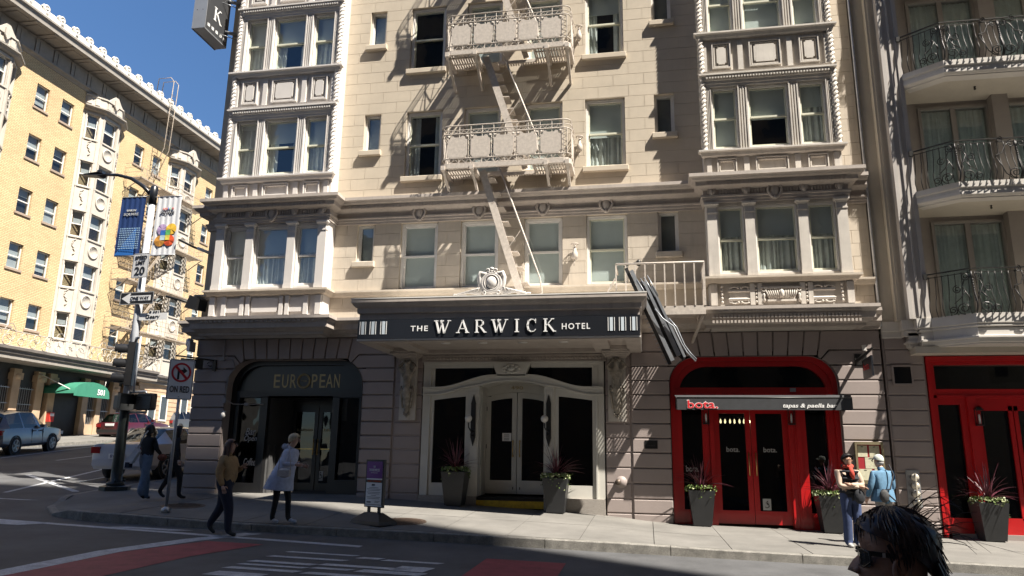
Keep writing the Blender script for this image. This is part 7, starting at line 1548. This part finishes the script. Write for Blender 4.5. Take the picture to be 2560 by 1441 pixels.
def person(label, loc, heading, H_, pose, mats, hair, hands=True, glasses=False, thumb=1):
    t = thing('person', label, 'person', loc, R(heading)); J = dict(BASE_J)
    for k, v in pose.items():
        if k[0] != '_': J[k] = tuple(v) + J[k][len(v):]
    s = H_ / 1.62; J = {k: tuple(a * s for a in v[:5]) + v[5:] for k, v in J.items()}
    link('body', skin('body', J, EDG, mats, root='pelvis', sub=2), t)
    hv = Vector(J['head'][:3]); jw = Vector(J['jaw'][:3]); up = (Vector(J['top'][:3]) - jw).normalized(); fw = Vector((1, 0, 0)); fw = pose.get('_f', None) and Vector(pose['_f']) or fw; fw = (fw - up * fw.dot(up)).normalized(); lf = up.cross(fw)
    P = lambda a, b_, c: hv + fw * a * s + lf * b_ * s + up * c * s
    b = MB(); b.tube([P(.088, 0, .02), P(.112, 0, -.025), P(.09, 0, -.035)], [.009 * s, .014 * s, .01 * s], 6)
    for q in (-1, 1): b.ball(P(.005, q * .078, -.01), .016 * s, .010 * s, .028 * s, 8, 5)
    b.build('nose_and_ears', mats[0], t)
    b = MB()
    for q in (-1, 1): b.ball(P(.082, q * .034, .015), .008 * s, .014 * s, .007 * s, 6, 4)
    b.bar(P(.086, -.022, -.062), P(.086, .022, -.062), .006 * s, .006 * s); b.build('eyes_and_mouth', BLACK if not glasses else IRON, t)
    if glasses:
        b = MB()
        for q in (-1, 1):
            b.tube([P(.1, q * (.036 + .026 * math.cos(a)), .015 + .02 * math.sin(a)) for a in [i * .628 for i in range(10)]], .0035 * s, 4, closed=True); b.tube([P(.098, q * .062, .02), P(.0, q * .086, .015)], .0035 * s, 4)
        b.build('glasses', BLACK, t)
    hair(t, P, s)
    if hands:
        b = MB()
        for wv, ev in (('wl', 'el'), ('wr', 'er')):
            w_ = Vector(J[wv][:3]); hand_mb(b, w_, w_ - Vector(J[ev][:3]), (1, -.2 if wv == 'wl' else .2, .1), s)
        b.build('hands', mats[0], t)
    return t, J, P, s
def hair_cap(mat_, front=.2, low=-.09, long=0, bulge=1.0, fringe=0, width=1.0):
    """shell over the skull, open at the face; long: how far it falls behind"""
    def f(t, P, s):
        b = MB(); n, k = 18, 9; vs = []
        for i in range(k + 1):
            v = i / k
            for j in range(n):
                a = 2 * math.pi * j / n; c = math.cos(a); th = v * (1.85 - (.95 - fringe) * max(0, c) ** 1.5 + .25 * max(0, -c))
                r = 1.0 + (.03 * math.sin(j * 5.3 + i) * .5); x = -.01 + .108 * bulge * math.sin(th) * c * r; y = .098 * width * bulge * math.sin(th) * math.sin(a) * r; z = .02 + .102 * math.cos(th) * r
                if v > .75 and c < .3: z -= (v - .75) * long * 2.6; x -= (v - .75) * long * .35
                vs.append(P(x, y, z))
        fs = [(i * n + j, i * n + (j + 1) % n, (i + 1) * n + (j + 1) % n, (i + 1) * n + j) for i in range(k) for j in range(n)]
        b.add(vs, fs, True)
        if long > .1:
            rng = random.Random(5)
            for q in range(26):
                y = rng.uniform(-.085, .085); x0 = -.075 - .03 * rng.random(); L_ = long * rng.uniform(.8, 1.15)
                b.tube([P(x0 + .02, y, .0), P(x0 - .02 - .03 * rng.random(), y * 1.15, -.05 - L_ * .5), P(x0 - .03 * rng.random() - L_ * .12, y * 1.25, -.05 - L_)], [.022 * s, .024 * s, .008 * s], 5)
        b.build('hair', mat_, t)
    return f
def walk_pose(front, lean=0, stride=.3):
    """front: 'l' or 'r' leg forward"""
    f, k = (front, 'r' if front == 'l' else 'l'); sg = {'l': 1, 'r': -1}; p = {}
    p['h' + f] = (.03, sg[f] * .08, .84); p['k' + f] = (.16, sg[f] * .08, .47); p['a' + f] = (.17, sg[f] * .075, .09); p['f' + f] = (.24, sg[f] * .075, .035); p['t' + f] = (.33, sg[f] * .08, .03)
    p['h' + k] = (-.02, sg[k] * .08, .84); p['k' + k] = (-.06, sg[k] * .08, .48); p['a' + k] = (-stride, sg[k] * .08, .17); p['f' + k] = (-stride + .04, sg[k] * .08, .09); p['t' + k] = (-stride + .12, sg[k] * .085, .03)
    if lean:
        for n in ('belly', 'chest', 'collar', 'neck', 'jaw', 'head', 'top', 'sl', 'sr'): j = BASE_J[n]; p[n] = (j[0] + lean * (j[2] - .9), j[1], j[2] - .25 * lean * lean * (j[2] - .9))
    return p
TAN = cl('tan_jacket', (.30, .19, .085)); DENIM = cl('dark_denim', (.012, .014, .030)); SHOEB = mat('black_shoe', (.012, .012, .012), .6)
# 1 woman in the tan jacket stepping off the kerb
ps = walk_pose('r', .06, .26); ps.update({'pelvis': (0, 0, .92, .175, .165, 2), 'belly': (.06, 0, 1.03, .19, .175, 1), 'chest': (.05, 0, 1.22, .18, .155, 1), 'sr': (.02, -.19, 1.30, .075, .075, 1), 'er': (.0, -.26, 1.05, .07, .07, 1), 'wr': (.10, -.27, .84, .045, .045, 1), 'sl': (.02, .19, 1.30, .075, .075, 1), 'el': (.08, .25, 1.08, .07, .07, 1), 'wl': (.22, .14, 1.15, .045, .045, 1)})
for q in 'lr': ps['h' + q] = ps['h' + q] + (.135, .13, 2); ps['k' + q] = ps['k' + q] + (.088, .088, 2); ps['a' + q] = ps['a' + q] + (.062, .068, 2)
p = hit(556, 1339, road_z); HBR = mat('brown_hair', (.055, .022, .014), .5, var=.35, vscale=20)
person('woman in tan jacket and glasses with long brown hair walking over the kerb line', (p.x - .05, p.y, road_z(p.x, p.y)), 4, 1.60, ps, [SKIN, TAN, DENIM, SHOEB], hair_cap(HBR, long=.30, bulge=1.02), glasses=True)
# 2 woman in the white coat
ps = walk_pose('l', .30, .10); LEG = mat('black_leggings', (.008, .008, .009), .8, var=.1); SNK = mat('white_sneaker', (.48, .50, .56), .6, var=.2, vscale=30); COAT = cl('white_coat', (.50, .53, .64)); PAGH = mat('blond_hair', (.42, .33, .20), .5, var=.3, vscale=25)
ps.update({'sr': (.14, -.17, 1.30, .06, .06, 1), 'er': (.12, -.24, 1.07, .055, .055, 1), 'wr': (.34, -.20, 1.06, .035, .035, 1), 'sl': (.14, .17, 1.30), 'el': (.12, .24, 1.07), 'wl': (.32, .20, 1.04), '_f': (1, 0, -.35), 'kl': (.13, .08, .46, .058, .058, 2), 'kr': (-.03, -.08, .46, .058, .058, 2), 'tl': (.33, .08, .035, .034, .046, 3), 'tr': (.05, -.085, .035, .034, .046, 3), 'fr': (-.04, -.085, .04, .042, .046, 3), 'ar': (-.08, -.085, .1), 'al': (.15, .08, .1)})
p = hit(694, 1309, walk_z); pw = p
t, J, P, s = person('woman in white coat and black leggings leaning forward as she walks', (p.x, p.y, walk_z(p.x, p.y)), 2, 1.60, ps, [SKIN2, COAT, LEG, SNK], hair_cap(PAGH, bulge=1.06, low=-.1, long=.05, fringe=.25))
b = MB(); n = 20; rings = [(.18, 1.34, .09, .13), (.15, 1.27, .15, .19), (.10, 1.1, .17, .19), (.04, .95, .20, .20), (-.01, .8, .235, .225), (-.04, .64, .27, .25), (-.05, .60, .275, .255)]
b.add([(cx * s + rx * s * math.cos(a) * (1 + .03 * math.sin(a * 7) * (1.3 - z)), ry * s * math.sin(a), (z - .06 * rx * math.cos(a)) * s) for cx, z, rx, ry in rings for a in [i * 2 * math.pi / n for i in range(n)]], [(i * n + j, i * n + (j + 1) % n, (i + 1) * n + (j + 1) % n, (i + 1) * n + j) for i in range(len(rings) - 1) for j in range(n)], True)
b.tube([(.05 * s, -.08 * s, 1.40 * s), (-.0 * s, 0, 1.38 * s), (.05 * s, .08 * s, 1.40 * s)], .045 * s, 7); b.build('coat', COAT, t)
t2 = thing('handbag', 'small cream quilted handbag hanging at the side of the white coat', 'handbag', (p.x + .20, p.y - .30, walk_z(p.x, p.y) + .90), R(5))
BAGC = mat('cream_leather', (.42, .38, .36), .5, var=.1, bump=.4, bscale=60); b = MB(); b.ball((0, 0, 0), .13, .055, .085, 14, 8); b.box(-.11, .11, -.05, .05, -.06, .05); b.build('bag', BAGC, t2); MB().tube([(-.11, 0, .05), (-.13, .06, .25), (-.09, .15, .42), (-.02, .18, .46)], .008, 5).build('strap', BAGC, t2); MB().tube([(.11, 0, .05), (.06, .08, .3), (-.02, .18, .46)], .008, 5).build('strap', BAGC, t2)
# 3 person with pale bag walking away
ps = walk_pose('l', .03, .12); BLT = cl('black_top', (.010, .010, .012)); BLJ = cl('blue_jeans', (.12, .17, .25)); BLH = mat('black_hair', (.008, .007, .007), .4, var=.3, vscale=20)
for q, sg in (('l', 1), ('r', -1)): ps['k' + q] = ps['k' + q][:2] + (.46, .088, .085, 2); ps['a' + q] = ps['a' + q] + (.092, .085, 2); ps['h' + q] = ps['h' + q] + (.115, .12, 2)
ps.update({'el': (.10, .22, 1.08), 'wl': (.24, .12, 1.10), 'er': (.03, -.26, 1.08), 'wr': (.16, -.27, .98)})
p = hit(352, 1249, corner_z); p3 = p
person('person in black top and loose blue jeans walking away beside the lamp post', (p.x, p.y, corner_z(p.x, p.y)), 82, 1.62, ps, [SKIN, BLT, BLJ, SHOEB], hair_cap(BLH, bulge=1.05, long=.1))
t2 = thing('shoulder_bag', 'white shoulder bag slung on the back of the person in jeans', 'bag', (p.x - .2, p.y - .16, corner_z(p.x, p.y) + .92), R(-8))
b = MB(); b.add([(-.14, -.03, -.16), (.0, -.04, -.14), (.16, -.03, .12), (.08, -.02, .22), (-.1, -.03, .02), (-.14, .05, -.16), (.0, .05, -.14), (.16, .05, .12), (.08, .05, .22), (-.1, .05, .02)], [(0, 1, 2, 3, 4), (9, 8, 7, 6, 5), (0, 5, 6, 1), (1, 6, 7, 2), (2, 7, 8, 3), (3, 8, 9, 4), (4, 9, 5, 0)]); b.build('bag', mat('white_canvas', (.50, .49, .50), .8, var=.1, bump=.3), t2); MB().tube([(.1, 0, .2), (.22, 0, .45), (.27, .06, .58)], .014, 5).build('strap', mat('white_strap', (.5, .5, .5), .8), t2)
MB().box(-.17, -.05, -.045, .055, -.24, -.12).build('blue_flap', DENIM, t2)
t2 = thing('paper_parcel', 'small orange brown parcel held by the person in jeans', 'parcel', (p.x + .32, p.y + .12, corner_z(p.x, p.y) + .92)); b = MB(); b.ball((0, 0, 0), .11, .09, .08, 9, 6); b.build('parcel', mat('orange_wrap', (.22, .06, .03), .6, var=.5, vscale=14), t2)
# 4 person all in black
ps = walk_pose('r', .05, .22); ps.update({'er': (.0, -.27, 1.08, .05, .05, 1), 'wr': (.06, -.36, .86), 'el': (.02, .24, 1.07)}); p = hit(424, 1247, corner_z)
person('person dressed all in black walking beside the left pier of the hotel', (p.x, p.y, corner_z(p.x, p.y)), 40, 1.60, ps, [SKIN2, BLT, mat('black_trousers', (.010, .010, .013), .85), SHOEB], hair_cap(BLH, long=.36))
# 5 woman with crossed arms
VEST = cl('black_vest', (.018, .02, .026)); TSL = mat('tan_sleeve', (.42, .32, .25), .8, var=.1); JN = cl('navy_jeans', (.035, .055, .13)); SH2 = mat('pale_shoe', (.35, .34, .33), .7); RSC = cl('red_scarf', (.42, .05, .03))
ps = {'sl': (.0, .175, 1.30, .062, .062, 4), 'el': (.07, .215, 1.08, .052, .052, 4), 'wl': (.20, -.06, 1.09, .036, .036, 4), 'sr': (.0, -.175, 1.30, .062, .062, 4), 'er': (.08, -.215, 1.06, .052, .052, 4), 'wr': (.185, .10, 1.05, .036, .036, 4), 'chest': (0, 0, 1.22, .165, .13, 1), 'belly': (.01, 0, 1.03, .15, .13, 1), 'pelvis': (0, 0, .92, .15, .125, 1), 'al': (-.02, .09, .09, .085, .085, 2), 'ar': (-.02, -.09, .09, .085, .085, 2), 'kl': (.02, .09, .46, .082, .08, 2), 'kr': (.02, -.09, .46, .082, .08, 2), 'hl': (0, .085, .84, .11, .115, 2), 'hr': (0, -.085, .84, .11, .115, 2)}
p = hit(2136, 1369, walk_z); p5 = p
t, J, P, s = person('woman in black vest and red scarf standing with crossed arms by the menu board', (p.x, p.y, walk_z(p.x, p.y)), -78, 1.57, ps, [SKIN, VEST, JN, SH2, TSL], hair_cap(mat('dark_short_hair', (.014, .011, .011), .4, var=.3, vscale=25), bulge=1.07, fringe=.2))
b = MB(); b.tube([(.07 * math.cos(a), .075 * math.sin(a), 1.375 - .02 * math.cos(a)) for a in [i * .628 for i in range(10)]], .032, 7, closed=True); b.tube([(.09, .01, 1.34), (.15, .0, 1.24), (.15, .02, 1.15)], [.035, .045, .02], 7); b.build('scarf', RSC, t)
b = MB()
for z in (1.28, 1.16, 1.0, .93): b.tube([(.125 * math.cos(a) * (1.05), .17 * math.sin(a), z) for a in [i * .5 for i in range(13)]], .018, 6, closed=True)
b.tube([(.0, .1, 1.37), (-.05, 0, 1.40), (.0, -.1, 1.37)], .03, 6); b.build('vest_quilting', VEST, t)
t2 = thing('belt_pouch', 'black pouch worn on the belt of the woman in the vest', 'pouch', (p.x + .12, p.y - .15, walk_z(p.x, p.y) + .86), R(10)); b = MB(); b.ball((0, 0, 0), .1, .045, .13, 10, 6); b.build('pouch', VEST, t2); MB().tube([(-.08, .02, .06), (-.2, .04, .1)], .012, 5).build('strap', BLACK, t2)
# 6 man in the pale cap
BLS = cl('blue_shirt', (.10, .21, .33)); KHK = cl('khaki_trousers', (.32, .30, .28)); CAP = mat('pale_cap', (.50, .54, .50), .8, var=.06)
def cap_hair(t, P, s):
    b = MB(); n, k = 16, 6; b.add([P(-.005 + .098 * math.sin(i / k * 1.62) * math.cos(a), .09 * math.sin(i / k * 1.62) * math.sin(a), .02 + .105 * math.cos(i / k * 1.62)) for i in range(k + 1) for a in [j * 2 * math.pi / n for j in range(n)]], [(i * n + j, i * n + (j + 1) % n, (i + 1) * n + (j + 1) % n, (i + 1) * n + j) for i in range(k) for j in range(n)], True)
    b.add([P(.08, -.07, .03), P(.08, .07, .03), P(.165, .05, .005), P(.165, -.05, .005), P(.08, -.07, .018), P(.08, .07, .018), P(.165, .05, -.006), P(.165, -.05, -.006)], [(0, 1, 2, 3), (7, 6, 5, 4), (0, 3, 7, 4), (3, 2, 6, 7), (2, 1, 5, 6)]); b.build('cap', CAP, t)
    b = MB(); b.ball(P(-.03, 0, -.03), .075, .08, .05, 10, 6); b.build('hair', mat('grey_hair', (.30, .29, .28), .6, var=.2), t)
ps = {'chest': (0, 0, 1.20, .18, .14, 1), 'belly': (.03, 0, 1.02, .175, .155, 1), 'pelvis': (0, 0, .9, .165, .15, 1), 'sl': (.0, .19, 1.29, .072, .072, 1), 'sr': (0, -.19, 1.29, .072, .072, 1), 'el': (.02, .26, 1.05, .058, .058, 1), 'er': (-.0, -.25, 1.05, .058, .058, 1), 'wl': (.11, .27, .86, .04, .04, 1), 'wr': (.12, -.22, .88, .04, .04, 1), '_f': (.8, .45, 0), 'jaw': (.05, .015, 1.45), 'head': (.04, .01, 1.53), 'top': (.03, 0, 1.585)}
x6, y6 = 4.22, 14.95
t, J, P, s = person('man in blue shirt and pale cap seen from behind by the menu board', (x6, y6, walk_z(x6, y6)), 118, 1.57, ps, [SKIN2, BLS, KHK, SHOEB], cap_hair)
b = MB(); b.mould([(.17 * math.cos(a) + .01, .19 * math.sin(a)) for a in [i * .3927 for i in range(17)]], [(.0, .98), (.015, .90), (.03, .76), (.02, .755), (.0, .9)], side=1); b.build('shirt_tail', BLS, t)
t2 = thing('belt_bag', 'dark grey bag with a diagonal strap on the back of the man in blue', 'bag', (x6 + .02, y6 - .2, walk_z(x6, y6) + .86), R(8)); b = MB(); b.ball((-.06, 0, 0), .09, .05, .12, 10, 6); b.build('bag', mat('grey_bag', (.05, .05, .052), .8, var=.3, vscale=20), t2); MB().tube([(-.1, -.0, .1), (.06, .02, .12), (.16, .06, .38), (.12, .12, .56)], .014, 5).build('strap', VEST, t2); MB().tube([(-.08, .0, .12), (.1, -.02, -.06), (.16, .02, -.1)], .014, 5).build('strap', VEST, t2)
# 7 the woman close to the camera, in shade, facing left
dpt = 2.28; q_ = ray(2226, 1385); C7 = q_ * (dpt / (CAMR @ q_).z)
dz7 = C7.z; gz = road_z(C7.x, C7.y)
t = thing('person', 'dark haired woman in sunglasses passing close to the camera, facing left', 'person', (C7.x, C7.y, gz), R(176))
hz = C7.z - gz      # local height of the eye line
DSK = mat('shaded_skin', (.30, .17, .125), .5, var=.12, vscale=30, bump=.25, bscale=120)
prof = [(-.30, .010, -.085, .062), (-.24, .010, -.080, .060), (-.185, .030, -.080, .062), (-.150, .062, -.085, .066), (-.132, .082, -.09, .066), (-.118, .086, -.092, .067), (-.104, .080, -.094, .069), (-.094, .090, -.095, .070), (-.086, .0935, -.095, .0705), (-.080, .0885, -.095, .071), (-.074, .094, -.096, .0715), (-.064, .088, -.097, .072), (-.052, .098, -.098, .073), (-.040, .090, -.099, .074), (-.02, .086, -.10, .075), (-.005, .080, -.102, .076), (.015, .084, -.104, .077), (.04, .090, -.105, .078), (.07, .084, -.103, .077), (.095, .066, -.095, .070), (.115, .034, -.078, .054), (.126, .0, -.05, .03)]
nose = {-.052: .030, -.040: .032, -.064: .010, -.02: .022, -.005: .011}
b = MB(); n = 36; vs = []
for z, xf, xb, hw in prof:
    cx = (xf + xb) / 2; rx = (xf - xb) / 2
    for j in range(n):
        a = 2 * math.pi * j / n; c, s_ = math.cos(a), math.sin(a); m = abs(a if a < math.pi else a - 2 * math.pi)
        x = cx + rx * c; y = hw * s_
        x += nose.get(z, 0) * math.exp(-(m / .17) ** 2)
        if -.03 < z < .02: x -= .012 * math.exp(-((m - .42) / .2) ** 2)
        if -.1 < z < -.05: x -= .01 * max(0, math.exp(-((m - .7) / .3) ** 2))
        vs.append((x, y, z + hz))
k = len(prof); b.add(vs, [(i * n + j, i * n + (j + 1) % n, (i + 1) * n + (j + 1) % n, (i + 1) * n + j) for i in range(k - 1) for j in range(n)] + [tuple(range((k - 1) * n, k * n))], True)
# shoulders and body continue below the neck
body = [(-.30, -.04, .075, .065), (-.33, -.04, .12, .09), (-.36, -.04, .19, .10), (-.42, -.04, .205, .11), (-.6, -.02, .19, .125), (-.78, -.02, .175, .13), (-.92, -.02, .19, .14), (-1.1, -.02, .17, .12), (-1.25, -.02, .13, .1), (-hz + .05, -.02, .1, .09), (-hz + .01, .02, .1, .12)]
vs = [(cx + ry * math.cos(a), rx * math.sin(a), z + hz) for z, cx, rx, ry in body for a in [2 * math.pi * j / n for j in range(n)]]
base = len(b.v); b.cm = 1; b.add(vs, [(i * n + j, i * n + (j + 1) % n, (i + 1) * n + (j + 1) % n, (i + 1) * n + j) for i in range(len(body) - 1) for j in range(n)], True)
for sg in (-1, 1): b.tube([(-.04, sg * .19, hz - .40), (-.05, sg * .24, hz - .62), (.02, sg * .25, hz - .85)], [.055, .048, .036], 10)
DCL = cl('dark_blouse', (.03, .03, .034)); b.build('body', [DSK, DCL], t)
b = MB()
for sg in (-1, 1): hand_mb(b, (.02, sg * .25, hz - .85), (.08, 0, -1), (1, 0, 0))
b.build('hands', DSK, t)
b = MB()
for sg in (-1, 1):
    e = [(-.012 + .022 * math.cos(a) - .008 * math.sin(a), sg * (.079 + .006 * math.cos(a)), hz - .028 + .036 * math.sin(a)) for a in [i * .524 for i in range(12)]]; b.tube(e, .007, 6, closed=True); b.ball((-.010, sg * .076, hz - .028), .016, .008, .028, 8, 6); b.ball((-.006, sg * .077, hz - .062), .010, .009, .012, 8, 5)
    b.ball((.100, sg * .013, hz - .050), .013, .009, .010, 8, 5)
b.build('ears', DSK, t)
b = MB(); b.tube([(.087 - .012 * abs(y) / .02, y, hz - .083) for y in fr(-.024, .024, 6)], .0042, 5); b.tube([(.086 - .014 * abs(y) / .02, y, hz - .092) for y in fr(-.02, .02, 6)], .005, 5); b.build('lips', mat('lip', (.16, .06, .055), .5), t)
HR7 = mat('dark_brown_hair', (.030, .014, .014), .38, var=.5, vscale=60)
b = MB(); n2, k2 = 40, 14; vs = []
for i in range(k2 + 1):
    v = i / k2
    for j in range(n2):
        a = 2 * math.pi * j / n2; c = math.cos(a); sn = math.sin(a)
        edge = 1.12 + .62 * max(0, (1 - c) / 2) ** .55 + .1 * max(0, -c); th = v * edge * (1.0 if c < .2 else 1 - .10 * c)
        r = 1 + .035 * math.sin(j * 2.7 + i * .9) * v + .02 * math.sin(j * 7.1 - i * 2)
        x = -.012 + .122 * math.sin(th) * c * r - (.02 if c < 0 else 0) * v; y = .092 * math.sin(th) * sn * r; z = .03 + .112 * math.cos(th) * r
        if c < -.1 and v > .7: z -= (v - .7) * .26 * -c; x += (v - .7) * .05
        vs.append((x, y, z + hz))
b.add(vs, [(i * n2 + j, i * n2 + (j + 1) % n2, (i + 1) * n2 + (j + 1) % n2, (i + 1) * n2 + j) for i in range(k2) for j in range(n2)], True); b.build('hair', HR7, t)
b = MB(); rng = random.Random(11)
for i in range(420):
    a = rng.uniform(0, 6.283); th = rng.uniform(.15, 1.75); c, sn = math.cos(a), math.sin(a)
    if c > .35 and th > .95: continue
    p0 = Vector((-.012 + .124 * math.sin(th) * c, .094 * math.sin(th) * sn, .03 + .114 * math.cos(th))); tg = Vector((math.cos(th) * c, math.cos(th) * sn * .8, -math.sin(th))) + Vector((-.12 if c < .2 else -.35, 0, .02)); tg -= Vector((math.sin(th) * c, math.sin(th) * sn, math.cos(th))) * .12; tg.normalize(); nr = Vector((math.sin(th) * c, math.sin(th) * sn, math.cos(th))); L_ = rng.uniform(.04, .075)
    b.tube([p0 + Vector((0, 0, hz)), p0 + tg * L_ * .5 + nr * .002 + Vector((0, 0, hz)), p0 + tg * L_ + nr * rng.uniform(-.012, .001) + Vector((0, 0, hz))], [.0028, .0024, .0006], 4, cap=False)
for i in range(26):   # wind blown strands at the back of the head
    th = rng.uniform(.25, 1.5); y = rng.uniform(-.05, .05); p0 = Vector((-.10 * math.sin(th) - .02, y, .03 + .11 * math.cos(th))); L_ = rng.uniform(.06, .15); d0 = Vector((-.7 - .3 * rng.random(), rng.uniform(-.3, .3), .75 * math.cos(th) + rng.uniform(-.2, .3))); d1 = Vector((-.6, rng.uniform(-.4, .4), rng.uniform(-1.0, .1)))
    b.tube([p0 + Vector((0, 0, hz)), p0 + d0 * L_ * .4 + Vector((0, 0, hz)), p0 + d0 * L_ * .7 + d1 * L_ * .2 + Vector((0, 0, hz)), p0 + d0 * L_ * .8 + d1 * L_ * .6 + Vector((0, 0, hz))], [.0017, .0014, .0010, .0004], 4, cap=False)
for i in range(90):   # nape and ragged back edge
    y = rng.uniform(-.07, .07); z = rng.uniform(-.05, .04); L_ = rng.uniform(.05, .11); p0 = Vector((-.125 + .25 * abs(y) * abs(y) * 10, y, z)); b.tube([p0 + Vector((0, 0, hz)), p0 + Vector((-.018, 0, -L_ * .5 + hz)), p0 + Vector((-.01 - .035 * rng.random(), 0, -L_ + hz))], [.003, .0025, .0006], 4, cap=False)
b.build('loose_hair', HR7, t, kind='stuff')
b = MB()
for sg in (-1, 1):
    L2 = [(.094 - .022 * (i / 6) ** 2, sg * (.008 + .058 * i / 6)) for i in range(7)]
    for (xa, ya), (xb_, yb) in zip(L2[:-1], L2[1:]): b.add([(xa, ya, hz - .036), (xb_, yb, hz - .034), (xb_ - .002, yb, hz + .012), (xa - .002, ya, hz + .010)], [(0, 1, 2, 3)], True)
lens = b.build('sunglasses', mat('dark_lens_glass', (.008, .008, .008), .06, var=0), t)
b = MB()
for sg in (-1, 1): b.bar((.075, sg * .066, hz + .006), (-.02, sg * .080, hz + .0), .004, .014); b.tube([(.096, sg * .008, hz + .010), (.088, sg * .04, hz + .014), (.074, sg * .068, hz + .010), (.070, sg * .068, hz - .02), (.086, sg * .045, hz - .037), (.096, sg * .012, hz - .034)], .0032, 5)
b.tube([(.097, -.009, hz + .004), (.097, .009, hz + .004)], .003, 5); b.build('frame', BLACK, t, ); b = MB()
for sg in (-1, 1): b.box(.030, .038, sg * .074 - .004, sg * .074 + .004, hz - .004, hz + .009)
b.build('temple_badge', STEEL, t)
